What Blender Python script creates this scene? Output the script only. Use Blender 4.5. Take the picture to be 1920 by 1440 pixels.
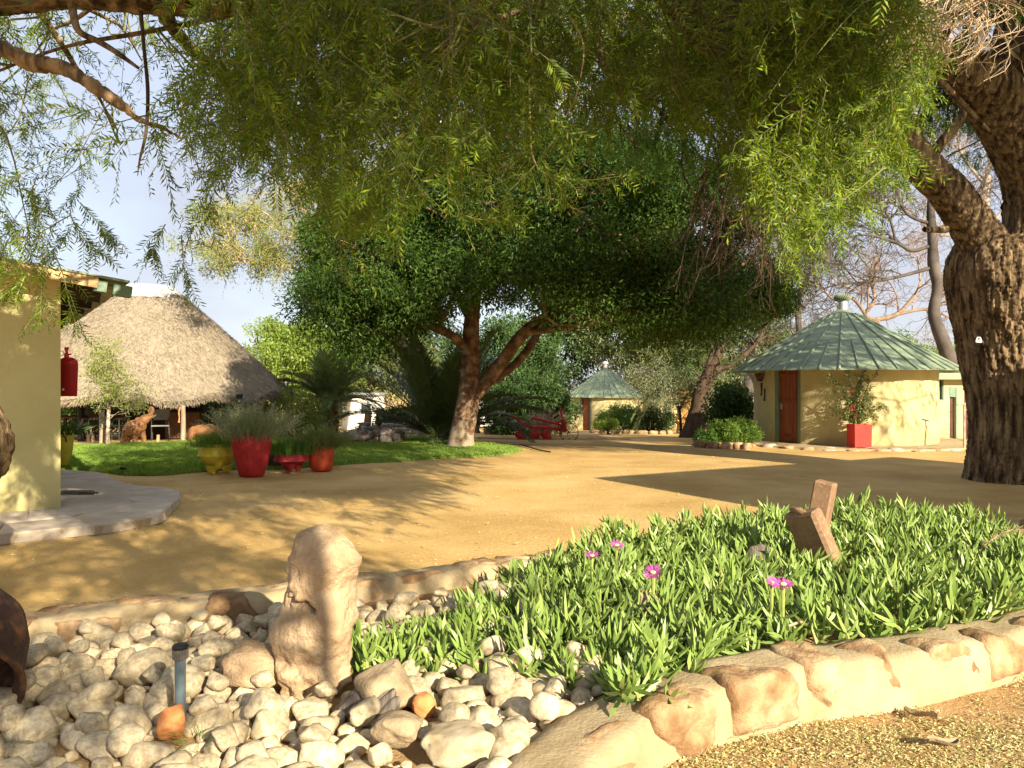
import bpy, bmesh, math, random
import numpy as np
from mathutils import Vector, Matrix

for o in list(bpy.data.objects):
    bpy.data.objects.remove(o)
SC = bpy.context.scene
COL = SC.collection

# ------------------------------------------------------------------ camera, sky, sun, exposure
CAMZ, F = 1.6, 1507.0
cam_data = bpy.data.cameras.new('camera')
cam = bpy.data.objects.new('camera', cam_data)
COL.objects.link(cam)
cam.location = (0, 0, CAMZ)
cam.rotation_euler = (math.radians(90), 0, 0)
cam_data.sensor_width = 36.0
cam_data.lens = 36.0 * F / 1920.0
cam_data.clip_start = 0.05
cam_data.clip_end = 2000
SC.camera = cam

SUN_EL, SUN_AZ = math.radians(24.0), math.radians(32.0)      # azimuth: to the right of straight behind the camera
SUN_VEC = Vector((math.sin(SUN_AZ) * math.cos(SUN_EL), -math.cos(SUN_AZ) * math.cos(SUN_EL), math.sin(SUN_EL)))
world = bpy.data.worlds.new('World')
SC.world = world
world.use_nodes = True
wn, wl = world.node_tree.nodes, world.node_tree.links
wn.clear()
w_out = wn.new('ShaderNodeOutputWorld')
w_bg = wn.new('ShaderNodeBackground')
w_bg.inputs['Strength'].default_value = 0.15
sky = wn.new('ShaderNodeTexSky')
sky.sky_type = 'NISHITA'
sky.sun_disc = False
sky.sun_elevation = SUN_EL
sky.sun_rotation = math.pi - SUN_AZ
sky.air_density = 1.0
sky.dust_density = 1.5
w_tc = wn.new('ShaderNodeTexCoord')
w_map = wn.new('ShaderNodeMapping')
w_map.inputs['Scale'].default_value = (1.0, 1.0, 2.2)
w_n = wn.new('ShaderNodeTexNoise')
w_n.inputs['Scale'].default_value = 2.1
w_n.inputs['Detail'].default_value = 6
w_n.inputs['Roughness'].default_value = 0.55
w_r = wn.new('ShaderNodeValToRGB')
w_r.color_ramp.elements[0].position = 0.33
w_r.color_ramp.elements[0].color = (0.74, 0.74, 0.74, 1)
w_r.color_ramp.elements[1].position = 0.62
w_r.color_ramp.elements[1].color = (0.97, 0.97, 0.97, 1)
w_c = wn.new('ShaderNodeMix')
w_c.data_type = 'RGBA'
w_c.inputs[7].default_value = (1.76, 1.84, 2.14, 1)          # high thin cloud
wl.new(w_tc.outputs['Generated'], w_map.inputs['Vector'])
wl.new(w_map.outputs['Vector'], w_n.inputs['Vector'])
wl.new(w_n.outputs['Fac'], w_r.inputs['Fac'])
wl.new(w_r.outputs['Color'], w_c.inputs[0])
wl.new(sky.outputs['Color'], w_c.inputs[6])
wl.new(w_c.outputs[2], w_bg.inputs['Color'])
wl.new(w_bg.outputs['Background'], w_out.inputs['Surface'])

sun_data = bpy.data.lights.new('sun', 'SUN')
sun_data.energy = 4.9
sun_data.angle = math.radians(0.5)
sun_data.color = (1.0, 0.87, 0.66)
sun = bpy.data.objects.new('sun', sun_data)
COL.objects.link(sun)
sun.location = SUN_VEC * 60
sun.rotation_euler = SUN_VEC.to_track_quat('Z', 'Y').to_euler()

SC.view_settings.view_transform = 'Standard'
SC.view_settings.look = 'None'
SC.view_settings.gamma = 1
SC.view_settings.use_curve_mapping = False
SC.view_settings.exposure = 1.36
SC.render.engine = 'CYCLES'
SC.cycles.max_bounces = 7
SC.cycles.diffuse_bounces = 3
SC.cycles.transmission_bounces = 4
SC.cycles.transparent_max_bounces = 4
SC.cycles.use_denoising = True

# ------------------------------------------------------------------ helpers: numbers
def rng(seed):
    return np.random.default_rng(seed)

def gz(d):
    d = np.asarray(d, float)
    return -0.04 * np.clip(d - 21.0, 0, 40)

def P(px, py, d):
    "point of the place seen at picture position (px, py) of the 1920 x 1440 photograph, d metres in front of the camera"
    return np.array([(px - 960) / F * d, d, CAMZ + (720 - py) / F * d])

def hit(px, py, zo=0.0):
    "where the sight line meets the ground (raised by zo)"
    s = (py - 720) / F
    d = (CAMZ - zo) / s
    if d > 21:
        d = (CAMZ - zo - 0.84) / (s - 0.04)
    return np.array([(px - 960) / F * d, d, float(gz(d)) + zo])

def unit(v):
    v = np.asarray(v, float)
    return v / np.maximum(np.linalg.norm(v, axis=-1, keepdims=True), 1e-9)

def vnoise(p):
    p = np.asarray(p, float)
    i = np.floor(p).astype(np.int64)
    f = p - i
    u = f * f * (3 - 2 * f)
    def h(dx, dy, dz):
        n = (i[..., 0] + dx) * 73856093 ^ (i[..., 1] + dy) * 19349663 ^ (i[..., 2] + dz) * 83492791
        n = n & 0xffffffff
        n = ((n ^ (n >> 15)) * 2246822519) & 0xffffffff
        n = ((n ^ (n >> 13)) * 3266489917) & 0xffffffff
        n = n ^ (n >> 16)
        return n / 4294967295.0
    x, y, z = u[..., 0], u[..., 1], u[..., 2]
    a = h(0, 0, 0) * (1 - x) + h(1, 0, 0) * x
    b = h(0, 1, 0) * (1 - x) + h(1, 1, 0) * x
    c = h(0, 0, 1) * (1 - x) + h(1, 0, 1) * x
    d = h(0, 1, 1) * (1 - x) + h(1, 1, 1) * x
    return (a * (1 - y) + b * y) * (1 - z) + (c * (1 - y) + d * y) * z

def fbm(p, o=3):
    s, a, t = 0, 1, 0
    p = np.asarray(p, float)
    for k in range(o):
        s = s + a * (vnoise(p + 17.3 * k) - 0.5)
        t += a
        a *= 0.5
        p = p * 2.03
    return s / t * 2

def spline(pts, n):
    "Catmull-Rom resampling of points (any width) to n samples"
    p = np.asarray(pts, float)
    p = np.vstack([2 * p[0] - p[1], p, 2 * p[-1] - p[-2]])
    m = len(p) - 3
    t = np.linspace(0, m - 1e-6, n)
    i = t.astype(int)
    f = (t - i)[:, None]
    a, b, c, d = p[i], p[i + 1], p[i + 2], p[i + 3]
    return 0.5 * (2 * b + (c - a) * f + (2 * a - 5 * b + 4 * c - d) * f ** 2 + (3 * b - a - 3 * c + d) * f ** 3)

# ------------------------------------------------------------------ helpers: meshes and objects
OFF = {}

class MB:
    def __init__(s):
        s.V, s.Fc, s.n = [], [], 0
    def add(s, v, *faces):
        v = np.asarray(v, float).reshape(-1, 3)
        for f in faces:
            f = np.asarray(f, np.int64)
            if len(f):
                s.Fc.append(f.reshape(len(f), -1) + s.n)
        s.V.append(v)
        s.n += len(v)
        return s
    def polys(s, v, faces):
        by = {}
        for f in faces:
            by.setdefault(len(f), []).append(f)
        return s.add(v, *by.values())
    def box(s, c, size, R=None, ch=0.0):
        h = np.asarray(size, float) / 2
        if ch <= 0:
            v = np.array([[x, y, z] for x in (-1, 1) for y in (-1, 1) for z in (-1, 1)]) * h
            f = [[0, 1, 3, 2], [4, 6, 7, 5], [0, 4, 5, 1], [2, 3, 7, 6], [0, 2, 6, 4], [1, 5, 7, 3]]
            tri = []
        else:
            ch = min(ch, *(h * 0.9))
            v, idx = [], {}
            for x in (-1, 1):
                for y in (-1, 1):
                    for z in (-1, 1):
                        for a in range(3):
                            q = np.array([x, y, z]) * (h - ch)
                            q[a] = (x, y, z)[a] * h[a]
                            idx[x, y, z, a] = len(v)
                            v.append(q)
            v = np.array(v)
            f = []
            for a in range(3):
                b, c2 = (a + 1) % 3, (a + 2) % 3
                for sg in (-1, 1):
                    loop = []
                    for u, w in ((-1, -1), (1, -1), (1, 1), (-1, 1)):
                        k = [0, 0, 0]
                        k[a], k[b], k[c2] = sg, u, w
                        loop.append(idx[k[0], k[1], k[2], a])
                    f.append(loop if sg > 0 else loop[::-1])
                for u in (-1, 1):
                    for w in (-1, 1):
                        k0, k1 = [0, 0, 0], [0, 0, 0]
                        k0[a], k0[b], k0[c2] = -1, u, w
                        k1[a], k1[b], k1[c2] = 1, u, w
                        q = [idx[(*k0, b)], idx[(*k1, b)], idx[(*k1, c2)], idx[(*k0, c2)]]
                        f.append(q if u * w < 0 else q[::-1])
            tri = [[idx[x, y, z, 0], idx[x, y, z, 1], idx[x, y, z, 2]][::(1 if x * y * z > 0 else -1)]
                   for x in (-1, 1) for y in (-1, 1) for z in (-1, 1)]
        if R is not None:
            v = v @ np.asarray(R).T
        s.add(v + np.asarray(c, float), f, tri)
        return s
    def beam(s, a, b, w, h, ch=0.0, up=(0, 0, 1)):
        a, b = np.asarray(a, float), np.asarray(b, float)
        x = unit(b - a)
        y = unit(np.cross(up, x))
        z = np.cross(x, y)
        return s.box((a + b) / 2, (np.linalg.norm(b - a), w, h), np.stack([x, y, z], 1), ch)
    def tube(s, pts, r, n=8, cap=True):
        pts = np.asarray(pts, float)
        r = np.broadcast_to(np.asarray(r, float), (len(pts),))
        V, Q = tubes(pts[None], r[None], n)
        s.add(V, Q)
        if cap:
            m = len(pts)
            s.Fc.append(np.arange(n)[None, ::-1] + s.n - n * m)
            s.Fc.append(np.arange(n)[None] + s.n - n)
        return s
    def lathe(s, prof, n=24, c=(0, 0, 0), R=None, cap=True, sx=1.0, sy=1.0):
        prof = np.asarray(prof, float)
        a = np.linspace(0, 2 * np.pi, n, endpoint=False)
        v = np.stack([prof[:, None, 0] * np.cos(a) * sx, prof[:, None, 0] * np.sin(a) * sy,
                      np.repeat(prof[:, 1:2], n, 1)], -1).reshape(-1, 3)
        m = len(prof)
        i, j = np.meshgrid(np.arange(m - 1), np.arange(n), indexing='ij')
        q = np.stack([i * n + j, i * n + (j + 1) % n, (i + 1) * n + (j + 1) % n, (i + 1) * n + j], -1).reshape(-1, 4)
        if R is not None:
            v = v @ np.asarray(R).T
        s.add(v + np.asarray(c, float), q)
        if cap:
            s.Fc.append(np.arange(n)[None, ::-1] + s.n - n * m)
            s.Fc.append(np.arange(n)[None] + s.n - n)
        return s
    def prism(s, poly, z0, z1):
        poly = np.asarray(poly, float)
        n = len(poly)
        z0 = np.broadcast_to(np.asarray(z0, float), (n,))
        z1 = np.broadcast_to(np.asarray(z1, float), (n,))
        v = np.vstack([np.c_[poly, z0], np.c_[poly, z1]])
        k = np.arange(n)
        s.add(v, np.stack([k, (k + 1) % n, (k + 1) % n + n, k + n], 1), k[None, ::-1], (k + n)[None])
        return s
    def build(s, name, mat, parent=None, smooth=None, mesh_only=False):
        me = bpy.data.meshes.new(name)
        V = np.vstack(s.V)
        off = np.zeros(3)
        if parent is not None:
            off = OFF[parent.name]
        V = V - off
        me.vertices.add(len(V))
        me.vertices.foreach_set('co', V.ravel())
        loops = np.concatenate([f.ravel() for f in s.Fc])
        tot = np.concatenate([np.full(len(f), f.shape[1]) for f in s.Fc])
        start = np.concatenate([[0], np.cumsum(tot)[:-1]])
        me.loops.add(len(loops))
        me.loops.foreach_set('vertex_index', loops)
        me.polygons.add(len(tot))
        me.polygons.foreach_set('loop_start', start)
        me.polygons.foreach_set('loop_total', tot)
        me.update(calc_edges=True)
        if smooth is not None:
            me.polygons.foreach_set('use_smooth', np.ones(len(tot), bool))
            if smooth < 180:
                me.set_sharp_from_angle(angle=math.radians(smooth))
        else:
            me.polygons.foreach_set('use_smooth', np.zeros(len(tot), bool))
        if mat is not None:
            me.materials.append(mat)
        if mesh_only:
            return me
        return link(name, me, parent)

def link(name, me, parent=None, **props):
    o = bpy.data.objects.new(name, me)
    COL.objects.link(o)
    OFF[o.name] = OFF[parent.name] if parent is not None else np.zeros(3)
    if parent is not None:
        o.parent = parent
    for k, v in props.items():
        o[k] = v
    return o

def thing(name, label, cat, loc=(0, 0, 0), group=None):
    o = bpy.data.objects.new(name, None)
    o.empty_display_size = 0.1
    COL.objects.link(o)
    o.location = loc
    OFF[o.name] = np.asarray(loc, float)
    o['label'], o['category'] = label, cat
    if group:
        o['group'] = group
    return o

def tag(o, label, cat, group=None):
    o['label'], o['category'] = label, cat
    if group:
        o['group'] = group
    return o

def kind(o, k):
    o['kind'] = k
    return o

def recentre(o, loc):
    "put the origin of a single-mesh thing at its base"
    loc = Vector(loc)
    o.data.transform(Matrix.Translation(-loc))
    o.location = loc
    OFF[o.name] = np.array(loc)
    return o

def children(o):
    return [c for c in bpy.data.objects if c.parent == o]

def tubes(Pt, R, n):
    "many polylines (N,K,3) with radii (N,K) as tube surfaces"
    N, K, _ = Pt.shape
    T = np.gradient(Pt, axis=1)
    T = unit(T)
    ref = np.where(np.abs(T[:, :1, 2:3]) > 0.9, np.array([1.0, 0, 0]), np.array([0, 0, 1.0]))
    ref = np.broadcast_to(ref, T.shape)
    A = unit(np.cross(T, ref))
    B = np.cross(T, A)
    a = np.linspace(0, 2 * np.pi, n, endpoint=False)
    V = Pt[:, :, None] + R[:, :, None, None] * (A[:, :, None] * np.cos(a)[None, None, :, None] + B[:, :, None] * np.sin(a)[None, None, :, None])
    i, k, j = np.meshgrid(np.arange(N), np.arange(K - 1), np.arange(n), indexing='ij')
    b = i * K * n + k * n
    Q = np.stack([b + j, b + (j + 1) % n, b + n + (j + 1) % n, b + n + j], -1).reshape(-1, 4)
    return V.reshape(-1, 3), Q

def leaf_cards(pos, d, up, L, W, bend=0.12):
    d = unit(d)
    sd = unit(np.cross(d, up) + 1e-6)
    nrm = np.cross(sd, d)
    L = np.asarray(L).reshape(-1, 1)
    W = np.asarray(W).reshape(-1, 1)
    mid = pos + d * L * 0.45 + nrm * L * bend
    V = np.stack([pos, mid + sd * W / 2, pos + d * L, mid - sd * W / 2], 1).reshape(-1, 3)
    Q = np.arange(len(pos) * 4).reshape(-1, 4)
    return V, Q

def rot_z(a):
    c, s = math.cos(a), math.sin(a)
    return np.array([[c, -s, 0], [s, c, 0], [0, 0, 1]])

def grow(g, PP, RR, n, t=(0.2, 1.0), length=(0.3, 0.6), ang=(0.4, 1.0), K=5, droop=0.0, wob=0.15, rr=0.55, taper=0.35, rmin=0.002):
    "n child polylines from each parent polyline"
    N, K0, _ = PP.shape
    idx = np.repeat(np.arange(N), n)
    M = len(idx)
    tt = g.uniform(t[0], t[1], M) * (K0 - 1)
    i0 = np.minimum(tt.astype(int), K0 - 2)
    f = (tt - i0)[:, None]
    pos = PP[idx, i0] * (1 - f) + PP[idx, i0 + 1] * f
    tan = unit(PP[idx, i0 + 1] - PP[idx, i0])
    r0 = RR[idx, i0] * (1 - f[:, 0]) + RR[idx, i0 + 1] * f[:, 0]
    rnd = g.normal(size=(M, 3))
    perp = unit(rnd - tan * (rnd * tan).sum(1, keepdims=True))
    a = g.uniform(ang[0], ang[1], M)[:, None]
    d = tan * np.cos(a) + perp * np.sin(a)
    L = g.uniform(length[0], length[1], M)
    out = np.zeros((M, K, 3))
    out[:, 0] = pos
    for k in range(1, K):
        d = unit(d + g.normal(size=(M, 3)) * wob + np.array([0, 0, -droop]))
        out[:, k] = out[:, k - 1] + d * (L / (K - 1))[:, None]
    R = np.maximum(r0 * rr, rmin)[:, None] * np.linspace(1, taper, K)[None]
    return out, np.maximum(R, rmin * 0.7)

def leaves_along(g, PP, per, L, W, ang=0.9, t0=0.1, jitter=0.25, opposite=False):
    N, K, _ = PP.shape
    tt = np.tile(np.linspace(t0, 1.0, per), N) * (K - 1)
    idx = np.repeat(np.arange(N), per)
    i0 = np.minimum(tt.astype(int), K - 2)
    f = (tt - i0)[:, None]
    pos = PP[idx, i0] * (1 - f) + PP[idx, i0 + 1] * f
    tan = unit(PP[idx, i0 + 1] - PP[idx, i0])
    side = unit(np.cross(tan, np.repeat(unit(g.normal(size=(N, 3))), per, 0)) + 1e-6)
    sg = np.where(np.arange(N * per) % 2 == 0, 1.0, -1.0)[:, None]
    rnd = g.normal(size=pos.shape) * jitter
    d = unit(tan * math.cos(ang) + side * sg * math.sin(ang) + rnd)
    up = np.cross(tan, side) + g.normal(size=pos.shape) * 0.3
    Ls = g.uniform(L[0], L[1], len(pos))
    return leaf_cards(pos, d, up, Ls, Ls * W)

def scatter_leaves(g, C, rad, per, L, W, out=0.6, droop=0.25, flat=0.8):
    "leaves filling round clumps with centres C and radii rad"
    C = np.asarray(C, float)
    N = len(C)
    rad = np.broadcast_to(np.asarray(rad, float), (N,))
    per = np.broadcast_to(np.asarray(per, int), (N,))
    idx = np.repeat(np.arange(N), per)
    M = len(idx)
    dirn = unit(g.normal(size=(M, 3)))
    rr = g.uniform(0, 1, M) ** (1 / 2.2)
    o = dirn * rr[:, None] * rad[idx][:, None]
    o[:, 2] *= flat
    pos = C[idx] + o
    d = unit(dirn * out + g.normal(size=(M, 3)) * 0.6 + np.array([0, 0, -droop]))
    up = np.array([0, 0, 1.0]) + g.normal(size=(M, 3)) * 0.6
    Ls = g.uniform(L[0], L[1], M)
    return leaf_cards(pos, d, up, Ls, Ls * W)

ICO = {}
def ico(sub):
    if sub not in ICO:
        bm = bmesh.new()
        bmesh.ops.create_icosphere(bm, subdivisions=sub, radius=1.0)
        V = np.array([v.co[:] for v in bm.verts])
        Fc = np.array([[v.index for v in f.verts] for f in bm.faces])
        bm.free()
        ICO[sub] = (unit(V), Fc)
    return ICO[sub]

def rock(g, size, sub=2, p=2.6, cuts=5, amp=0.12, fine=0.03, freq=1.6):
    V, Fc = ico(sub)
    n = (np.abs(V) ** p).sum(1) ** (1 / p)
    v = V / n[:, None]
    for _ in range(cuts):
        nn = unit(g.normal(size=3))
        h = g.uniform(0.62, 0.9)
        dd = np.maximum(v @ nn - h, 0)
        v = v - dd[:, None] * nn * 0.85
    o = g.uniform(0, 50, 3)
    v = v * (1 + amp * fbm(V * freq + o, 2) + fine * fbm(V * 6 + o, 2))[:, None]
    return v * np.asarray(size, float) / 2, Fc

def voronoi(poly, pts, gap=0.01):
    "cells of a polygon round seed points, each shrunk by gap"
    poly = [np.asarray(p, float) for p in poly]
    out = []
    for i, s in enumerate(pts):
        c = list(poly)
        for j, q in enumerate(pts):
            if i == j:
                continue
            n = unit(q - s)
            h = n @ ((s + q) / 2) - gap
            r = []
            for k in range(len(c)):
                a, b = c[k], c[(k + 1) % len(c)]
                da, db = a @ n - h, b @ n - h
                if da <= 0:
                    r.append(a)
                if da * db < 0:
                    r.append(a + (b - a) * da / (da - db))
            c = r
            if len(c) < 3:
                break
        if len(c) >= 3:
            out.append(np.array(c))
    return out

def in_poly(pts, poly):
    x, y = pts[:, 0], pts[:, 1]
    r = np.zeros(len(pts), bool)
    n = len(poly)
    for i in range(n):
        x0, y0 = poly[i][:2]
        x1, y1 = poly[(i + 1) % n][:2]
        c = ((y0 > y) != (y1 > y)) & (x < (x1 - x0) * (y - y0) / (y1 - y0 + 1e-12) + x0)
        r ^= c
    return r

# ------------------------------------------------------------------ materials
def N_(nt, t, **kw):
    n = nt.nodes.new(t)
    for k, v in kw.items():
        setattr(n, k, v)
    return n

def M(name, c1, c2=None, c3=None, scale=5.0, detail=4, rough=0.85, bump=0.0, bscale=60.0, metal=0.0, spec=0.3,
      stretch=(1, 1, 1), contrast=(0.35, 0.65), obj_var=0.0, speck=None, speck_scale=200.0, speck_amt=0.12, bdist=0.01, isl=0.0):
    m = bpy.data.materials.new(name)
    m.use_nodes = True
    nt = m.node_tree
    bs = nt.nodes['Principled BSDF']
    bs.inputs['Roughness'].default_value = rough
    bs.inputs['Metallic'].default_value = metal
    bs.inputs['Specular IOR Level'].default_value = spec
    tc = N_(nt, 'ShaderNodeTexCoord')
    mp = N_(nt, 'ShaderNodeMapping')
    mp.inputs['Scale'].default_value = stretch
    nt.links.new(tc.outputs['Object'], mp.inputs['Vector'])
    vec = mp.outputs['Vector']
    if obj_var > 0:
        oi = N_(nt, 'ShaderNodeObjectInfo')
        ad = N_(nt, 'ShaderNodeVectorMath', operation='ADD')
        sc = N_(nt, 'ShaderNodeVectorMath', operation='SCALE')
        sc.inputs['Scale'].default_value = 1.0
        cb = N_(nt, 'ShaderNodeCombineXYZ')
        mu = N_(nt, 'ShaderNodeMath', operation='MULTIPLY')
        mu.inputs[1].default_value = 40.0
        nt.links.new(oi.outputs['Random'], mu.inputs[0])
        for k in range(3):
            nt.links.new(mu.outputs[0], cb.inputs[k])
        nt.links.new(vec, ad.inputs[0])
        nt.links.new(cb.outputs[0], ad.inputs[1])
        vec = ad.outputs[0]
    c2 = c2 or c1
    no = N_(nt, 'ShaderNodeTexNoise')
    no.inputs['Scale'].default_value = scale
    no.inputs['Detail'].default_value = detail
    no.inputs['Roughness'].default_value = 0.6
    nt.links.new(vec, no.inputs['Vector'])
    rp = N_(nt, 'ShaderNodeValToRGB')
    rp.color_ramp.elements[0].position = contrast[0]
    rp.color_ramp.elements[1].position = contrast[1]
    rp.color_ramp.elements[0].color = (*c1, 1)
    rp.color_ramp.elements[1].color = (*c2, 1)
    if c3:
        e = rp.color_ramp.elements.new((contrast[0] + contrast[1]) / 2)
        e.color = (*c3, 1)
    nt.links.new(no.outputs['Fac'], rp.inputs['Fac'])
    col = rp.outputs['Color']
    if speck is not None:
        n2 = N_(nt, 'ShaderNodeTexNoise')
        n2.inputs['Scale'].default_value = speck_scale
        n2.inputs['Detail'].default_value = 2
        nt.links.new(vec, n2.inputs['Vector'])
        r2 = N_(nt, 'ShaderNodeValToRGB')
        r2.color_ramp.elements[0].position = 0.55
        r2.color_ramp.elements[1].position = 0.55 + speck_amt
        nt.links.new(n2.outputs['Fac'], r2.inputs['Fac'])
        mx = N_(nt, 'ShaderNodeMix', data_type='RGBA')
        mx.inputs[7].default_value = (*speck, 1)
        nt.links.new(r2.outputs['Color'], mx.inputs[0])
        nt.links.new(col, mx.inputs[6])
        col = mx.outputs[2]
    if obj_var > 0 or isl > 0:
        hs = N_(nt, 'ShaderNodeHueSaturation')
        mr = N_(nt, 'ShaderNodeMapRange')
        v = max(obj_var, isl)
        mr.inputs['To Min'].default_value = 1 - v
        mr.inputs['To Max'].default_value = 1 + v
        if isl > 0:
            ge = N_(nt, 'ShaderNodeNewGeometry')
            nt.links.new(ge.outputs['Random Per Island'], mr.inputs['Value'])
        else:
            nt.links.new(oi.outputs['Random'], mr.inputs['Value'])
        nt.links.new(mr.outputs[0], hs.inputs['Value'])
        nt.links.new(col, hs.inputs['Color'])
        col = hs.outputs['Color']
    nt.links.new(col, bs.inputs['Base Color'])
    if bump > 0:
        n3 = N_(nt, 'ShaderNodeTexNoise')
        n3.inputs['Scale'].default_value = bscale
        n3.inputs['Detail'].default_value = 5
        n3.inputs['Roughness'].default_value = 0.65
        nt.links.new(vec, n3.inputs['Vector'])
        bp = N_(nt, 'ShaderNodeBump')
        bp.inputs['Strength'].default_value = bump
        bp.inputs['Distance'].default_value = bdist
        nt.links.new(n3.outputs['Fac'], bp.inputs['Height'])
        nt.links.new(bp.outputs['Normal'], bs.inputs['Normal'])
    return m

def LEAF(name, c1, c2, c3=None, trans=0.35, rough=0.5, tint=(1.25, 1.15, 0.5), spec=0.3, dead=None, dead_p=0.05):
    m = bpy.data.materials.new(name)
    m.use_nodes = True
    nt = m.node_tree
    bs = nt.nodes['Principled BSDF']
    out = nt.nodes['Material Output']
    bs.inputs['Roughness'].default_value = rough
    bs.inputs['Specular IOR Level'].default_value = spec
    ge = N_(nt, 'ShaderNodeNewGeometry')
    rp = N_(nt, 'ShaderNodeValToRGB')
    el = rp.color_ramp.elements
    el[0].position, el[0].color = 0.0, (*c1, 1)
    el[1].position, el[1].color = 1.0, (*c2, 1)
    if c3:
        e = el.new(0.55)
        e.color = (*c3, 1)
    if dead:
        e = el.new(1 - dead_p)
        e.color = (*c2, 1)
        el[-1].color = (*dead, 1)
    nt.links.new(ge.outputs['Random Per Island'], rp.inputs['Fac'])
    nt.links.new(rp.outputs['Color'], bs.inputs['Base Color'])
    tr = N_(nt, 'ShaderNodeBsdfTranslucent')
    mu = N_(nt, 'ShaderNodeMix', data_type='RGBA', blend_type='MULTIPLY')
    mu.inputs[0].default_value = 1.0
    mu.inputs[7].default_value = (*tint, 1)
    nt.links.new(rp.outputs['Color'], mu.inputs[6])
    nt.links.new(mu.outputs[2], tr.inputs['Color'])
    ms = N_(nt, 'ShaderNodeMixShader')
    ms.inputs[0].default_value = trans
    nt.links.new(bs.outputs[0], ms.inputs[1])
    nt.links.new(tr.outputs[0], ms.inputs[2])
    nt.links.new(ms.outputs[0], out.inputs['Surface'])
    return m

m_sand = M('sand', (0.43, 0.275, 0.095), (0.63, 0.43, 0.185), (0.53, 0.355, 0.135), scale=0.6, detail=10, rough=0.95, bump=0.42, bscale=22, bdist=0.04,
           speck=(0.36, 0.225, 0.10), speck_scale=60, speck_amt=0.22, spec=0.1)
m_soil = M('soil', (0.36, 0.205, 0.085), (0.50, 0.335, 0.165), scale=2.5, detail=8, rough=0.95, bump=0.8, bscale=50, bdist=0.03, spec=0.1)
m_turf = M('turf', (0.10, 0.17, 0.03), (0.18, 0.26, 0.05), scale=3, rough=0.95, bump=0.5, bscale=60, spec=0.1)
m_grass = LEAF('grass_blade', (0.13, 0.24, 0.03), (0.27, 0.38, 0.065), trans=0.3)
m_cream = M('cream_plaster', (0.49, 0.45, 0.205), (0.57, 0.525, 0.26), scale=1.3, detail=6, rough=0.9, bump=0.35, bscale=14, bdist=0.02, spec=0.15)
m_cream2 = M('rough_cream_plaster', (0.44, 0.39, 0.19), (0.54, 0.48, 0.255), scale=2.0, detail=8, rough=0.92, bump=0.5, bscale=9, bdist=0.04, spec=0.12)
m_roofg = M('green_roof_paint', (0.17, 0.225, 0.145), (0.22, 0.275, 0.18), scale=1.7, detail=7, rough=0.6, bump=0.08, bscale=20, spec=0.4)
m_greenp = M('green_trim_paint', (0.12, 0.20, 0.13), (0.17, 0.25, 0.17), scale=6, rough=0.55, spec=0.4)
m_darkwood = M('dark_stained_timber', (0.030, 0.018, 0.011), (0.055, 0.033, 0.02), scale=5, rough=0.75, stretch=(1, 1, 6), bump=0.3, bscale=30)
m_soffit = M('cream_board', (0.46, 0.40, 0.25), (0.53, 0.46, 0.30), scale=3, rough=0.8)
m_verge = M('tan_bargeboard', (0.42, 0.29, 0.14), (0.48, 0.34, 0.18), scale=3, rough=0.8)
m_door = M('orange_brown_door', (0.17, 0.042, 0.012), (0.30, 0.085, 0.022), scale=9, rough=0.5, stretch=(1, 1, 0.12), bump=0.2, bscale=30, spec=0.4, obj_var=0.12)
m_metal = M('galvanised_metal', (0.42, 0.43, 0.43), (0.55, 0.56, 0.56), scale=10, rough=0.45, metal=0.7)
m_iron = M('dark_iron', (0.02, 0.017, 0.015), (0.05, 0.04, 0.035), scale=18, rough=0.7, spec=0.4)
m_rust = M('rusted_iron', (0.10, 0.042, 0.020), (0.20, 0.085, 0.035), (0.05, 0.026, 0.017), scale=7, detail=9, rough=0.75, bump=0.4, bscale=40, spec=0.35)
m_thatch = M('thatch', (0.26, 0.215, 0.15), (0.365, 0.31, 0.23), scale=9, detail=8, rough=0.95, bump=0.9, bscale=60, bdist=0.04, stretch=(1, 1, 0.5), spec=0.05)
m_straw = M('straw', (0.31, 0.26, 0.185), (0.41, 0.35, 0.265), scale=9, rough=0.9, isl=0.28, spec=0.1)
m_ridge = M('pale_cement_ridge', (0.62, 0.58, 0.52), (0.72, 0.69, 0.64), scale=2, detail=7, rough=0.9, bump=0.3, bscale=12)
m_bark = M('rugged_bark', (0.055, 0.036, 0.021), (0.36, 0.255, 0.145), (0.185, 0.125, 0.070), scale=11, detail=9, rough=0.95, bump=1.0, bscale=26, bdist=0.06, stretch=(1, 1, 0.16), contrast=(0.38, 0.60), spec=0.1)
m_bark2 = M('mottled_bark', (0.10, 0.055, 0.032), (0.29, 0.20, 0.13), (0.17, 0.10, 0.06), scale=4.5, detail=7, rough=0.9, bump=0.5, bscale=25, bdist=0.02, contrast=(0.40, 0.62), spec=0.1)
# the mid tree's bark flakes off pale towards the ground
nt_ = m_bark2.node_tree
bs_n = nt_.nodes['Principled BSDF']
src = bs_n.inputs['Base Color'].links[0].from_socket
tc_ = N_(nt_, 'ShaderNodeTexCoord'); sx_ = N_(nt_, 'ShaderNodeSeparateXYZ'); nz_ = N_(nt_, 'ShaderNodeTexNoise'); mr_ = N_(nt_, 'ShaderNodeMapRange'); ad_ = N_(nt_, 'ShaderNodeMath', operation='MULTIPLY_ADD'); mx_ = N_(nt_, 'ShaderNodeMix', data_type='RGBA')
nz_.inputs['Scale'].default_value = 5.5; nz_.inputs['Detail'].default_value = 6
nt_.links.new(tc_.outputs['Object'], sx_.inputs[0]); nt_.links.new(tc_.outputs['Object'], nz_.inputs['Vector'])
nt_.links.new(nz_.outputs['Fac'], ad_.inputs[0]); ad_.inputs[1].default_value = 3.4; nt_.links.new(sx_.outputs['Z'], ad_.inputs[2])
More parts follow.
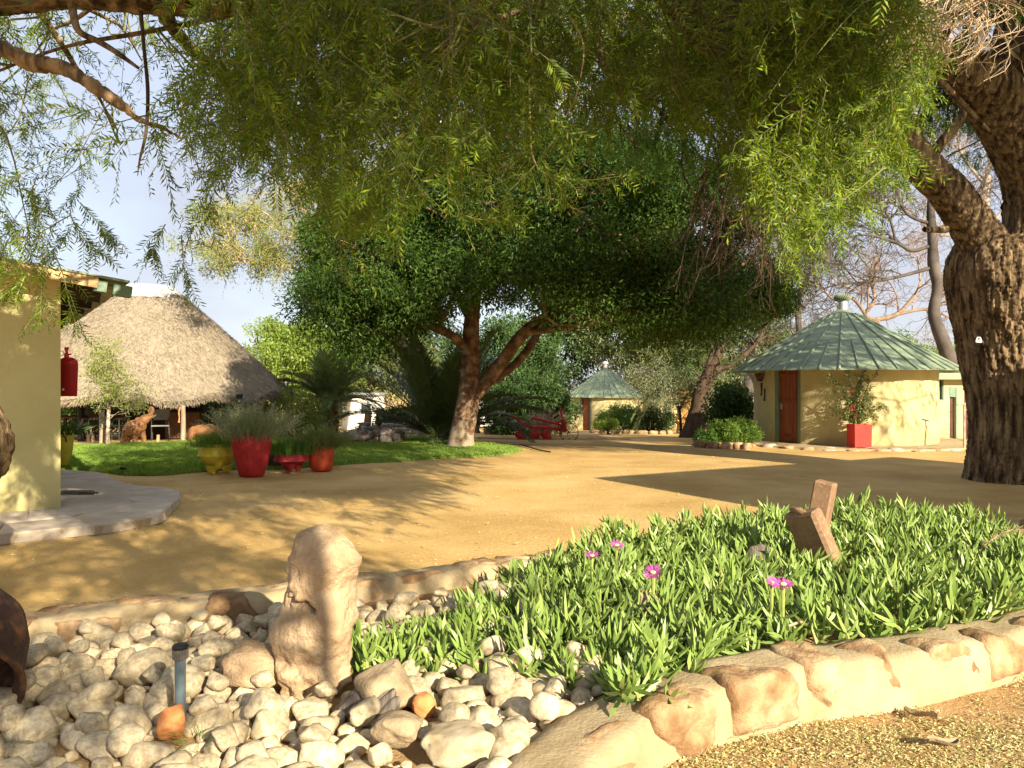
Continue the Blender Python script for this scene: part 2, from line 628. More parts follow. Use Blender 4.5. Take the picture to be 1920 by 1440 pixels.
mr_.inputs['From Min'].default_value = 2.05; mr_.inputs['From Max'].default_value = 2.4; mr_.inputs['To Min'].default_value = 1; mr_.inputs['To Max'].default_value = 0
nt_.links.new(ad_.outputs[0], mr_.inputs['Value']); nt_.links.new(mr_.outputs[0], mx_.inputs[0])
nt_.links.new(src, mx_.inputs[6]); mx_.inputs[7].default_value = (0.31, 0.24, 0.17, 1)
nt_.links.new(mx_.outputs[2], bs_n.inputs['Base Color'])
m_bark3 = M('dark_bark', (0.055, 0.036, 0.024), (0.11, 0.075, 0.05), scale=6, detail=8, rough=0.95, bump=0.8, bscale=30, bdist=0.03, stretch=(1, 1, 0.4), spec=0.1)
m_twig = M('grey_twig', (0.065, 0.056, 0.050), (0.135, 0.115, 0.10), scale=1.2, rough=0.95, spec=0.05)
m_dead = M('pale_dead_twig', (0.36, 0.27, 0.17), (0.50, 0.39, 0.26), scale=6, rough=0.9, spec=0.1)
def zstain(mat, col, z0, z1, amt, scale=4.0, nz=0.5):
    "mud splashed on the foot of a wall, with a ragged upper edge"
    nt = mat.node_tree
    bs = nt.nodes['Principled BSDF']
    src = bs.inputs['Base Color'].links[0].from_socket
    tc, sx, no = N_(nt, 'ShaderNodeTexCoord'), N_(nt, 'ShaderNodeSeparateXYZ'), N_(nt, 'ShaderNodeTexNoise')
    ma, mr, mx = N_(nt, 'ShaderNodeMath', operation='MULTIPLY_ADD'), N_(nt, 'ShaderNodeMapRange'), N_(nt, 'ShaderNodeMix', data_type='RGBA')
    no.inputs['Scale'].default_value = scale
    no.inputs['Detail'].default_value = 8
    nt.links.new(tc.outputs['Object'], sx.inputs[0]); nt.links.new(tc.outputs['Object'], no.inputs['Vector'])
    nt.links.new(no.outputs['Fac'], ma.inputs[0]); ma.inputs[1].default_value = -nz; nt.links.new(sx.outputs['Z'], ma.inputs[2])
    mr.inputs['From Min'].default_value = z0 - nz / 2; mr.inputs['From Max'].default_value = z1 - nz / 2
    mr.inputs['To Min'].default_value = amt; mr.inputs['To Max'].default_value = 0.0
    nt.links.new(ma.outputs[0], mr.inputs['Value']); nt.links.new(mr.outputs[0], mx.inputs[0])
    nt.links.new(src, mx.inputs[6]); mx.inputs[7].default_value = (*col, 1)
    nt.links.new(mx.outputs[2], bs.inputs['Base Color'])
zstain(m_cream, (0.33, 0.235, 0.115), 0.0, 0.45, 0.6, 5.0, 0.45)
zstain(m_cream2, (0.30, 0.21, 0.10), 0.0, 0.55, 0.6, 5.0, 0.5)
m_lowbark = M('pale_flaking_bark', (0.40, 0.33, 0.24), (0.60, 0.53, 0.42), (0.20, 0.13, 0.08), scale=5.5, detail=7, rough=0.9, bump=0.5, bscale=25, bdist=0.02, contrast=(0.42, 0.56), spec=0.1)
m_leaf_over = LEAF('drooping_needle_leaf', (0.060, 0.125, 0.006), (0.225, 0.310, 0.012), (0.125, 0.200, 0.008), trans=0.36, dead=(0.24, 0.17, 0.06), dead_p=0.03)
m_leaf_mid = LEAF('glossy_dark_leaf', (0.028, 0.068, 0.010), (0.105, 0.180, 0.026), (0.055, 0.110, 0.016), trans=0.36, rough=0.5, spec=0.25)
m_leaf_acacia = LEAF('feathery_green_leaf', (0.06, 0.15, 0.03), (0.13, 0.25, 0.04), trans=0.4)
m_leaf_lime = LEAF('lime_green_leaf', (0.20, 0.31, 0.05), (0.34, 0.44, 0.09), trans=0.42)
m_leaf_olive = LEAF('olive_leaf', (0.09, 0.125, 0.035), (0.19, 0.22, 0.07), trans=0.3)
m_leaf_dark = LEAF('deep_green_leaf', (0.035, 0.080, 0.022), (0.09, 0.16, 0.04), trans=0.25)
m_leaf_bright = LEAF('bright_green_leaf', (0.10, 0.20, 0.03), (0.22, 0.33, 0.06), trans=0.35)
m_leaf_grey = LEAF('grey_green_leaf', (0.19, 0.23, 0.12), (0.34, 0.38, 0.22), trans=0.25)
m_leaf_gold = LEAF('golden_olive_leaf', (0.19, 0.26, 0.05), (0.33, 0.39, 0.10), trans=0.42, dead=(0.36, 0.27, 0.15), dead_p=0.16)
m_palm = LEAF('palm_leaflet', (0.11, 0.17, 0.055), (0.24, 0.29, 0.11), trans=0.38, rough=0.45)
m_palm_dark = LEAF('dark_palm_leaflet', (0.06, 0.098, 0.03), (0.125, 0.175, 0.055), trans=0.2, rough=0.45)
m_rachis = M('palm_rachis', (0.10, 0.11, 0.04), (0.17, 0.16, 0.07), scale=6, rough=0.7)
m_fibre = M('palm_fibre', (0.16, 0.085, 0.04), (0.30, 0.18, 0.09), scale=12, rough=0.95, bump=0.8, bscale=30, bdist=0.03)
m_ice = LEAF('succulent_leaf', (0.155, 0.245, 0.045), (0.30, 0.395, 0.11), (0.215, 0.32, 0.07), trans=0.12, rough=0.42, tint=(1.2, 1.2, 0.4), spec=0.4)
m_icestem = M('succulent_stem', (0.24, 0.30, 0.07), (0.34, 0.36, 0.12), scale=20, rough=0.6)
m_pebble = M('pale_quartz_stone', (0.35, 0.27, 0.16), (0.59, 0.51, 0.355), (0.485, 0.40, 0.26), scale=8, detail=6, rough=0.8, bump=0.35, bscale=26, bdist=0.012, obj_var=0.17, spec=0.2,
             speck=(0.40, 0.28, 0.15), speck_scale=14, speck_amt=0.3)
m_orange = M('orange_stone', (0.45, 0.17, 0.055), (0.60, 0.29, 0.11), scale=14, detail=6, rough=0.85, bump=0.4, bscale=40)
m_termite = M('termite_clay', (0.34, 0.225, 0.13), (0.52, 0.39, 0.25), (0.44, 0.315, 0.19), scale=7, detail=9, rough=0.95, bump=0.9, bscale=55, bdist=0.02, spec=0.1)
m_wallrock = M('peach_field_stone', (0.20, 0.115, 0.055), (0.50, 0.37, 0.22), (0.36, 0.235, 0.125), scale=5, detail=9, rough=0.9, bump=0.8, bscale=26, bdist=0.02, obj_var=0.12, spec=0.12,
               speck=(0.22, 0.13, 0.07), speck_scale=9, speck_amt=0.3)
m_mortar = M('sandy_mortar', (0.33, 0.25, 0.14), (0.46, 0.37, 0.23), scale=4, detail=8, rough=0.95, bump=0.6, bscale=45, bdist=0.015, spec=0.1)
m_slab = M('pale_paving_stone', (0.40, 0.33, 0.25), (0.50, 0.43, 0.35), scale=2.5, detail=8, rough=0.85, bump=0.4, bscale=22, bdist=0.015, obj_var=0.07, spec=0.2)
m_red = M('glossy_red_paint', (0.36, 0.018, 0.022), (0.52, 0.035, 0.04), scale=6, rough=0.55, bump=0.12, bscale=14, spec=0.4)
m_deepred = M('dark_red_vinyl', (0.34, 0.008, 0.014), (0.38, 0.012, 0.018), scale=4, rough=0.45, bump=0.2, bscale=9)
m_orangered = M('orange_red_paint', (0.38, 0.05, 0.018), (0.47, 0.075, 0.026), scale=6, rough=0.55, bump=0.1, bscale=20)
m_crimson = M('crimson_paint', (0.30, 0.024, 0.03), (0.48, 0.045, 0.06), scale=8, rough=0.75, bump=0.2, bscale=20)
m_yellow = M('yellow_paint', (0.50, 0.40, 0.03), (0.68, 0.57, 0.08), scale=6, rough=0.5, bump=0.12, bscale=14)
m_scarlet = M('scarlet_paint', (0.62, 0.028, 0.02), (0.70, 0.04, 0.028), scale=4, rough=0.45)
m_plough = M('red_plough_paint', (0.46, 0.032, 0.042), (0.58, 0.055, 0.065), scale=8, rough=0.6)
m_brownpot = M('brown_metal', (0.055, 0.026, 0.018), (0.10, 0.05, 0.03), scale=8, rough=0.7)
m_post = M('weathered_post', (0.22, 0.17, 0.11), (0.36, 0.29, 0.20), scale=8, rough=0.95, stretch=(1, 1, 0.2), bump=0.5, bscale=30)
m_log = M('cut_log', (0.36, 0.24, 0.12), (0.50, 0.35, 0.19), scale=8, rough=0.9, stretch=(1, 1, 0.3), bump=0.4, bscale=25)
m_carving = M('carved_brown_wood', (0.16, 0.07, 0.026), (0.27, 0.13, 0.05), scale=6, detail=7, rough=0.6, bump=0.4, bscale=18, spec=0.35)
m_cloth = M('grey_canvas', (0.20, 0.20, 0.19), (0.27, 0.27, 0.26), scale=8, rough=0.9)
m_black = M('black_paint', (0.012, 0.011, 0.010), (0.022, 0.02, 0.018), scale=8, rough=0.6)
m_darkred = M('dark_red_wood', (0.07, 0.016, 0.014), (0.10, 0.024, 0.02), scale=8, rough=0.6)
m_brick = M('brown_bar_front', (0.10, 0.052, 0.032), (0.15, 0.08, 0.05), scale=6, rough=0.8)
m_white = M('white_paint', (0.72, 0.70, 0.66), (0.80, 0.78, 0.74), scale=4, rough=0.8)
m_rockery = M('lichen_grey_rock', (0.26, 0.20, 0.16), (0.44, 0.36, 0.30), (0.34, 0.27, 0.22), scale=4, detail=8, rough=0.95, bump=0.7, bscale=22, bdist=0.03, obj_var=0.15)
m_palestone = M('pale_round_stone', (0.42, 0.34, 0.24), (0.58, 0.50, 0.38), scale=4, detail=7, rough=0.9, bump=0.4, bscale=25, obj_var=0.15)
m_cement = M('grey_cement', (0.38, 0.38, 0.38), (0.50, 0.50, 0.49), scale=5, rough=0.9, bump=0.3, bscale=25)
m_stake = M('rusty_brown_casting', (0.20, 0.118, 0.066), (0.29, 0.18, 0.105), scale=10, detail=8, rough=0.8, bump=0.4, bscale=45, bdist=0.006, speck=(0.34, 0.235, 0.15), speck_scale=45, speck_amt=0.25)
m_solar = M('blue_grey_plastic', (0.10, 0.15, 0.17), (0.22, 0.28, 0.29), scale=14, detail=7, rough=0.5, stretch=(1, 1, 0.3), spec=0.4)
m_lens = M('ribbed_smoky_lens', (0.10, 0.09, 0.08), (0.20, 0.18, 0.16), scale=20, rough=0.25, spec=0.6)
m_weathered = M('grey_weathered_stump', (0.10, 0.085, 0.07), (0.24, 0.20, 0.16), scale=9, rough=0.95, stretch=(6, 1, 1), bump=0.9, bscale=25, bdist=0.02)
m_stumpface = M('tan_cut_stone', (0.26, 0.19, 0.11), (0.42, 0.33, 0.21), scale=9, detail=9, rough=0.9, bump=0.8, bscale=20, bdist=0.02)
m_petal = LEAF('magenta_petal', (0.46, 0.07, 0.36), (0.62, 0.14, 0.52), trans=0.3, tint=(1, 1, 1))
m_pollen = M('yellow_flower_centre', (0.72, 0.55, 0.12), (0.80, 0.70, 0.35), scale=60, rough=0.9)
m_litter = LEAF('dry_leaf_litter', (0.38, 0.34, 0.12), (0.60, 0.55, 0.30), (0.48, 0.44, 0.18), trans=0.1, tint=(1, 1, 1))
m_dry = LEAF('dry_grass_blade', (0.30, 0.25, 0.10), (0.50, 0.42, 0.22), trans=0.2, tint=(1, 1, 1))
m_glass = M('dark_window_glass', (0.02, 0.025, 0.025), (0.035, 0.04, 0.04), rough=0.15, spec=0.6)
m_redsucc = LEAF('red_sedum_leaf', (0.24, 0.03, 0.03), (0.42, 0.10, 0.07), trans=0.15, tint=(1, 1, 1))
m_rose = LEAF('red_blossom', (0.45, 0.03, 0.03), (0.60, 0.08, 0.07), trans=0.2, tint=(1, 1, 1))

# ================================================================== THE SETTING
def axis(*segs):
    out = [segs[0][0]]
    for a, b, st in segs:
        n = max(1, int(round((b - a) / st)))
        out += list(np.linspace(a, b, n + 1)[1:])
    return np.array(out)

gx_ = axis((-160, -30, 10), (-30, -8, 1.0), (-8, 8, 0.2), (8, 30, 1.0), (30, 160, 10))
gy_ = axis((-40, -4, 4), (-4, 2, 0.5), (2, 16, 0.2), (16, 40, 0.6), (40, 80, 4), (80, 420, 20))
X, Y = np.meshgrid(gx_, gy_)
Z = gz(Y) + 0.018 * fbm(np.stack([X * 0.55, Y * 0.55, X * 0], -1), 3) - 0.012
Z = np.where(Y > 60, Z - 0.002 * (Y - 60), Z)
nx, ny = len(gx_), len(gy_)
i, j = np.meshgrid(np.arange(ny - 1), np.arange(nx - 1), indexing='ij')
b = MB().add(np.stack([X, Y, Z], -1), np.stack([i * nx + j, i * nx + j + 1, (i + 1) * nx + j + 1, (i + 1) * nx + j], -1).reshape(-1, 4))
kind(b.build('ground', m_sand, smooth=180), 'structure')

# lawn: a slightly raised sheet with grass on it
lawn_px = [(60, 915), (118, 886), (180, 884), (232, 889), (300, 891), (372, 884), (440, 880), (520, 880), (575, 876), (620, 873), (690, 868), (750, 866), (800, 861), (850, 858),
           (900, 857), (945, 853), (972, 847), (960, 840), (920, 835), (880, 829), (840, 822), (790, 821), (700, 821), (600, 820), (500, 821), (440, 825), (380, 829), (300, 833), (200, 835), (120, 838), (20, 842)]
lawn = np.array([hit(x, y) for x, y in lawn_px])
g = rng(3)
lo = spline(np.vstack([lawn, lawn[:1]]), 160)[:-1]
lo[:, :2] += 0.05 * np.stack([fbm(lo * 1.7, 2), fbm(lo * 1.7 + 9, 2)], 1)
b = MB()
b.prism(lo[:, :2], gz(lo[:, 1]) - 0.05, gz(lo[:, 1]) + 0.035)
kind(b.build('lawn', m_turf), 'structure')
bb0, bb1 = lo[:, :2].min(0), lo[:, :2].max(0)
pts = g.uniform(bb0, bb1, (420000, 2))
pts = pts[in_poly(pts, lo)]
pts = pts[g.uniform(0, 1, len(pts)) < np.clip(1.5 - pts[:, 1] / 34, 0.25, 1)][:150000]
pp = np.c_[pts, gz(pts[:, 1]) + 0.03]
n = len(pp)
dd = np.c_[g.normal(size=(n, 2)) * 0.45, np.ones(n)]
L = g.uniform(0.03, 0.065, n) * (0.8 + 0.5 * vnoise(pp * 1.3))
V, Q = leaf_cards(pp, dd, g.normal(size=(n, 3)), L, L * 0.35)
kind(MB().add(V, Q).build('grass', m_grass), 'stuff')
# ragged fringe of longer blades on the lawn's near edge
e = np.repeat(lo, 14, 0)
e = e + g.normal(size=e.shape) * np.array([0.10, 0.10, 0])
e[:, 2] = gz(e[:, 1])
dd = np.c_[g.normal(size=(len(e), 2)) * 0.7, np.ones(len(e))]
L = g.uniform(0.04, 0.10, len(e))
V, Q = leaf_cards(e, dd, g.normal(size=e.shape), L, L * 0.2)
kind(MB().add(V, Q).build('grass_fringe', m_grass), 'stuff')

# stone patio by the cream building
pat_px = [(-420, 1040), (-420, 880), (60, 878), (150, 882), (186, 885), (206, 893), (225, 902), (262, 911), (318, 914), (336, 921), (334, 934), (318, 948), (303, 962), (262, 972), (200, 981), (120, 989), (40, 997), (-100, 1010)]
pat = np.array([hit(x, y, 0.11) for x, y in pat_px])
cell_pts = []
g = rng(8)
for _ in range(4000):
    q = g.uniform(pat[:, :2].min(0), pat[:, :2].max(0))
    if in_poly(q[None], pat)[0] and all(np.linalg.norm(q - c) > 0.62 for c in cell_pts):
        cell_pts.append(q)
b = MB().prism(pat[:, :2], -0.05, 0.085)
patio = kind(b.build('stone_patio', m_mortar), 'structure')
for c in voronoi(pat[:, :2], cell_pts, 0.008):
    cen = c.mean(0)
    c2 = []
    for k in range(len(c)):
        a_, b_ = c[k], c[(k + 1) % len(c)]
        for t in (0, 0.33, 0.66):
            c2.append(a_ * (1 - t) + b_ * t + g.normal(size=2) * 0.010)
    c2 = np.array(c2)
    cb = cen + (c2 - cen) * 1.02
    h = 0.108 + g.uniform(-0.004, 0.006)
    b = MB()
    m_ = len(c2)
    v = np.vstack([np.c_[cb, np.full(m_, 0.005)], np.c_[c2, np.full(m_, h - 0.008)], np.c_[cen + (c2 - cen) * 0.965, np.full(m_, h)]])
    k = np.arange(m_)
    kn = (k + 1) % m_
    b.add(v, np.stack([k, kn, kn + m_, k + m_], 1), np.stack([k + m_, kn + m_, kn + 2 * m_, k + 2 * m_], 1), (k + 2 * m_)[None])
    b.build('slab', m_slab, patio, smooth=30)

# ================================================================== CREAM BUILDING ON THE LEFT
C0 = np.array([-5.42, 9.65, 0])
fv = unit(np.array([-0.84, -0.55, 0]))
sv = np.array([fv[1], -fv[0], 0])
if sv[1] < 0:
    sv = -sv
up = np.array([0, 0, 1.0])
def LB(u, v, z):
    return C0 + fv * u + sv * v + up * z
def roofz(u):
    return 2.80 + 0.135 * (u + 0.85)
cb = thing('cream_building', 'cream plastered building with dark rafters under a green edged roof, beside the patio', 'building', tuple(C0))
b = MB()
def wall_box(b, u0, u1, v0, v1, zt):
    v = [LB(u, vv, z) for u in (u0, u1) for vv in (v0, v1) for z in (-0.05, zt(u))]
    b.add(v, [[0, 1, 3, 2], [4, 6, 7, 5], [0, 4, 5, 1], [2, 3, 7, 6], [0, 2, 6, 4], [1, 5, 7, 3]])
wall_box(b, 0, 6.5, 0, 0.25, lambda u: roofz(u) - 0.02)
wall_box(b, 0.002, 0.25, 0.252, 7, lambda u: roofz(u) - 0.02)
b.build('wall', m_cream, cb)
Rb = np.stack([unit(fv + up * 0.135), sv, np.cross(unit(fv + up * 0.135), sv)], 1)
def tilted(b, u0, u1, v0, v1, dz0, dz1, ch=0.0):
    um, vm = (u0 + u1) / 2, (v0 + v1) / 2
    b.box(LB(um, vm, roofz(um) + (dz0 + dz1) / 2), ((u1 - u0) * 1.009, v1 - v0, dz1 - dz0), Rb, ch)
b = MB(); tilted(b, -0.70, 7, -0.42, 7.2, 0.0, 0.025)
b.build('roof', m_roofg, cb)
b = MB(); tilted(b, -0.36, 6.8, -0.40, -0.37, -0.13, -0.003)
tilted(b, -0.32, 6.8, -0.365, -0.01, -0.025, -0.004)
b.build('bargeboard', m_verge, cb)
b = MB(); tilted(b, -0.46, -0.33, -0.36, -0.2, -0.16, -0.035)
b.build('gutter_bracket', m_greenp, cb)
b = MB(); tilted(b, -0.74, -0.53, -0.34, -0.22, -0.17, -0.03, 0.01)
b.build('gutter', m_greenp, cb)
for k, v in enumerate((0.0, 0.95, 1.9, 2.85, 3.8, 4.75, 5.7)):
    b = MB(); tilted(b, -0.44, -0.002 if k else -0.02, v + 0.02, v + 0.10, -0.25, -0.012)
    b.build('rafter', m_darkwood, cb)
    b = MB(); tilted(b, -0.67, -0.30, v + 0.14, v + 0.52, -0.06, -0.01)
    b.build('soffit_board', m_soffit, cb)
    b = MB(); tilted(b, -0.67, -0.30, v + 0.54, v + 0.93, -0.062, -0.012)
    b.build('soffit_board', m_soffit, cb)
for v in (1.35, 2.3):
    b = MB().tube([LB(-0.42, v, 2.62), LB(0.0, v, 2.70)], 0.008, 6)
    b.build('rail', m_metal, cb)

# fire extinguisher under a red cover on the hidden side wall
px0 = LB(-0.13, 0.9, 0)
ex = thing('fire_extinguisher', 'red covered fire extinguisher hanging behind the corner of the cream wall', 'fire extinguisher', (px0[0], px0[1], 1.47))
b = MB().lathe([(0.10, 0), (0.112, 0.01), (0.118, 0.25), (0.124, 0.40), (0.118, 0.455), (0.09, 0.49), (0.035, 0.51)], 20, (px0[0] + 0.02, px0[1], 1.44), sx=1.0, sy=0.7)
b.build('cover', m_deepred, ex, smooth=50)
b = MB().lathe([(0.028, 0), (0.028, 0.05), (0.018, 0.06), (0.018, 0.10), (0.026, 0.105), (0.026, 0.14)], 12, (px0[0], px0[1], 1.94))
b.build('valve', m_deepred, ex, smooth=40)
b = MB().beam((px0[0], px0[1], 1.99), (px0[0] + 0.07, px0[1] - 0.02, 1.985), 0.02, 0.02, 0.004)
b.build('lever', m_deepred, ex)
a = np.linspace(0, 2 * np.pi, 15)
b = MB().tube(np.c_[px0[0] - 0.05 + 0.028 * np.cos(a), np.full(15, px0[1] - 0.02), 2.0 + 0.028 * np.sin(a)], 0.004, 5, cap=False)
b.build('ring', m_iron, ex)
b = MB().box((px0[0] + 0.005, px0[1] - 0.09, 1.53), (0.02, 0.012, 0.03))
b.build('buckle', m_white, ex)

# iron boot scraper on the patio
s0 = hit(138, 926, 0.115)
bs_ = thing('boot_scraper', 'coiled dark iron boot scraper lying on the stone patio', 'boot scraper', tuple(s0))
b = MB()
for k in range(14):
    x = s0[0] - 0.28 + k * 0.04
    a = np.linspace(0, np.pi, 7)
    b.tube(np.c_[np.full(7, x) + 0.01 * np.cos(a), s0[1] + 0.06 * np.cos(a), s0[2] + 0.045 * np.sin(a)], 0.008, 5)
b.build('coil', m_iron, bs_, smooth=60)
b = MB().tube([s0 + [-0.3, 0.06, 0.008], s0 + [0.3, 0.06, 0.008]], 0.009, 6).tube([s0 + [-0.3, -0.06, 0.008], s0 + [0.3, -0.06, 0.008]], 0.009, 6)
b.build('frame', m_iron, bs_)

# small spotlight at the lawn's edge
s0 = hit(231, 887)
sp = thing('garden_spotlight', 'small black garden spotlight at the edge of the lawn', 'spotlight', tuple(s0))
MB().tube([s0, s0 + [0, 0, 0.05]], 0.012, 6).build('stake', m_black, sp)
MB().tube([s0 + [-0.01, -0.04, 0.07], s0 + [0.01, 0.05, 0.075]], [0.045, 0.03], 12).build('lamp_head', m_black, sp, smooth=40)

# ================================================================== ROUND HUTS
def on_circle(px, cx, cy, r):
    k = (px - 960) / F
    A_, B_, C_ = k * k + 1, -2 * (k * cx + cy), cx * cx + cy * cy - r * r
    D_ = max(B_ * B_ - 4 * A_ * C_, 0)
    d = (-B_ - math.sqrt(D_)) / (2 * A_)
    return math.atan2(d - cy, k * d - cx)

def round_hut(label, cx, cy, z0, rw, re, ze, rt, zt, npan, door_px, recess=0.10):
    t = thing('round_hut', label, 'hut', (cx, cy, z0))
    aL, aR = on_circle(door_px[0], cx, cy, rw), on_circle(door_px[1], cx, cy, rw)
    if aL > 0: aL -= 2 * math.pi
    if aR > 0: aR -= 2 * math.pi
    A = np.linspace(aR, aL + 2 * math.pi, 160)
    zs = np.linspace(z0 - 0.05, ze + 0.22, 28)
    AA, ZZ = np.meshgrid(A, zs)
    base = np.stack([np.cos(AA) * rw, np.sin(AA) * rw, ZZ], -1)
    n1 = fbm(base * np.array([1.1, 1.1, 1.4]), 3) * 0.035
    w = base + np.array([0.9, 0.9, 0]) * ZZ[..., None]
    n2 = np.abs(fbm(np.stack([AA * rw * 1.0 + ZZ * 0.9, ZZ * 0.8 - AA * rw * 0.5, AA * 0], -1) * 2.2, 2)) * 0.03
    R_ = rw + n1 - n2 + 0.02
    ed = np.minimum(AA - A[0], A[-1] - AA) * rw
    R_ = np.where(ed < 0.05, rw, R_)
    outv = np.stack([np.cos(AA) * R_ + cx, np.sin(AA) * R_ + cy, ZZ], -1).reshape(-1, 3)
    inv = np.stack([np.cos(AA) * (rw - 0.22) + cx, np.sin(AA) * (rw - 0.22) + cy, ZZ], -1).reshape(-1, 3)
    m_, n_ = AA.shape
    i, j = np.meshgrid(np.arange(m_ - 1), np.arange(n_ - 1), indexing='ij')
    q = np.stack([i * n_ + j, i * n_ + j + 1, (i + 1) * n_ + j + 1, (i + 1) * n_ + j], -1).reshape(-1, 4)
    o_ = m_ * n_
    r = np.arange(m_ - 1)
    e0 = np.stack([r * n_, (r + 1) * n_, (r + 1) * n_ + o_, r * n_ + o_], 1)
    e1 = np.stack([r * n_ + n_ - 1, (r + 1) * n_ + n_ - 1, (r + 1) * n_ + n_ - 1 + o_, r * n_ + n_ - 1 + o_], 1)
    b = MB().add(np.vstack([outv, inv]), q, q[:, ::-1] + o_, e0, e1)
    b.build('wall', m_cream2, t, smooth=50)
    # door: planks in a green frame, set back in the opening
    pL = np.array([cx + math.cos(aL) * (rw - recess), cy + math.sin(aL) * (rw - recess), 0])
    pR = np.array([cx + math.cos(aR) * (rw - recess), cy + math.sin(aR) * (rw - recess), 0])
    dx = unit(pR - pL)
    wdt = np.linalg.norm(pR - pL)
    nrm = unit(np.array([dx[1], -dx[0], 0]))
    if nrm @ np.array([cx, cy, 0]) > 0: nrm = -nrm
    RR = np.stack([dx, -nrm, up], 1)
    fw = min(0.09, wdt * 0.12)
    ht = ze + 0.12 - z0
    fr = MB()
    fr.box(pL + dx * fw / 2 + up * (z0 + ht / 2), (fw, 0.13, ht), RR, 0.006)
    fr.box(pR - dx * fw / 2 + up * (z0 + ht / 2), (fw, 0.13, ht), RR, 0.006)
    fr.build('door_frame', m_greenp, t)
    npl = 6
    pw = (wdt - 2 * fw) / npl
    dr = thing_part('door', t)
    for k in range(npl):
        b = MB().box(pL + dx * (fw + pw * (k + 0.5)) - nrm * 0.02 + up * (z0 + 0.03 + ht / 2), (pw - 0.006, 0.035, ht - 0.06), RR, 0.005)
        b.build('plank', m_door, dr)
    for zf in (0.12, 0.55, 0.88):
        b = MB().box(pL + dx * wdt / 2 + nrm * 0.003 + up * (z0 + ht * zf), (wdt - 2 * fw - 0.05, 0.02, 0.09), RR, 0.004)
        b.build('ledge', m_door, dr)
    b = MB().box(pL + dx * (fw + 0.07) + nrm * 0.01 + up * (z0 + 1.02), (0.05, 0.02, 0.16), RR, 0.004)
    b.tube([pL + dx * (fw + 0.07) + nrm * 0.02 + up * (z0 + 1.05), pL + dx * (fw + 0.07) + nrm * 0.06 + up * (z0 + 1.05), pL + dx * (fw + 0.16) + nrm * 0.06 + up * (z0 + 1.05)], 0.01, 6)
    b.build('handle', m_metal, dr)
    # roof of wedge panels with rolled ribs
    rf = MB().lathe([(rt + 0.02, zt - 0.06), (rt - 0.05, zt + 0.0), (rt * 0.45, zt + (rt * 0.55) * (zt - ze) / (re - rt))], 40, (cx, cy, 0)).build('roof', m_roofg, t, smooth=40)
    da = 2 * math.pi / npan
    h = da / 2
    sl = (zt - ze) / (re - rt)
    pm = MB()
    vv = []
    for r_, z_ in ((rt - 0.03, zt + 0.03 * sl), (re, ze)):
        for a_ in (-h, h):
            rr_ = r_
            vv.append((rr_ * math.cos(a_), rr_ * math.sin(a_), z_ - z0))
            vv.append((rr_ * math.cos(a_), rr_ * math.sin(a_), z_ - z0 - 0.012))
    pm.add(np.array(vv), [[0, 2, 6, 4], [1, 5, 7, 3], [4, 6, 7, 5], [0, 1, 3, 2], [0, 4, 5, 1], [2, 3, 7, 6]])
    for a_, t0, rad in ((-h + 0.004, 0.0, 0.030), (0.0, 0.50, 0.028)):
        rr_ = rt + (re - rt) * t0
        k_ = math.cos(h) / math.cos(a_) if a_ == 0.0 else 1.0
        p0 = np.array([rr_ * k_ * math.cos(a_), rr_ * k_ * math.sin(a_), zt - (rr_ - rt) * sl - z0 + 0.006])
        p1 = np.array([re * k_ * math.cos(a_) * 1.004, re * k_ * math.sin(a_) * 1.004, ze - z0 + 0.006])
        pm.tube([p0, p0 * 0.9 + p1 * 0.1, p1], [0.006 if t0 else rad * 0.8, rad * 0.95, rad * 1.15], 8)
    me = pm.build('roof_panel', m_roofg, None, smooth=50, mesh_only=True)
    for k in range(npan):
        o = link('roof_panel', me, rf)
        o.rotation_euler = (0, 0, k * da + 0.05)
    return t, (aL, aR)

def thing_part(name, parent):
    "an Empty as a part that carries sub-parts"
    o = bpy.data.objects.new(name, None)
    o.empty_display_size = 0.1
    COL.objects.link(o)
    o.parent = parent
    OFF[o.name] = OFF[parent.name]
    return o

HX, HY, HW = 9.30, 22.6, 2.38
hut, hang = round_hut('large round cream hut with ribbed green cone roof behind the red square planter', HX, HY, -0.02, HW, 3.00, 1.96, 0.40, 3.55, 20, (1451, 1501))
# roof vent
b = MB().lathe([(0.13, 3.66), (0.13, 3.93)], 16, (HX, HY, 0)); b.build('vent_pipe', m_metal, hut, smooth=40)
b = MB()
for k in range(22):
    a0 = k * 2 * math.pi / 22
    pts = []
    for t in np.linspace(0, 1, 7):
        z = 3.93 + 0.20 * t
        r = 0.215 * math.sin(math.pi * (0.18 + 0.64 * t)) + 0.01
        pts.append((HX + r * math.cos(a0 + 0.7 * t), HY + r * math.sin(a0 + 0.7 * t), z))
    b.tube(pts, 0.018, 4)
b.lathe([(0.12, 3.92), (0.17, 4.0), (0.17, 4.06), (0.12, 4.13), (0.03, 4.15)], 20, (HX, HY, 0))
b.build('vent_cowl', m_roofg, hut, smooth=50)
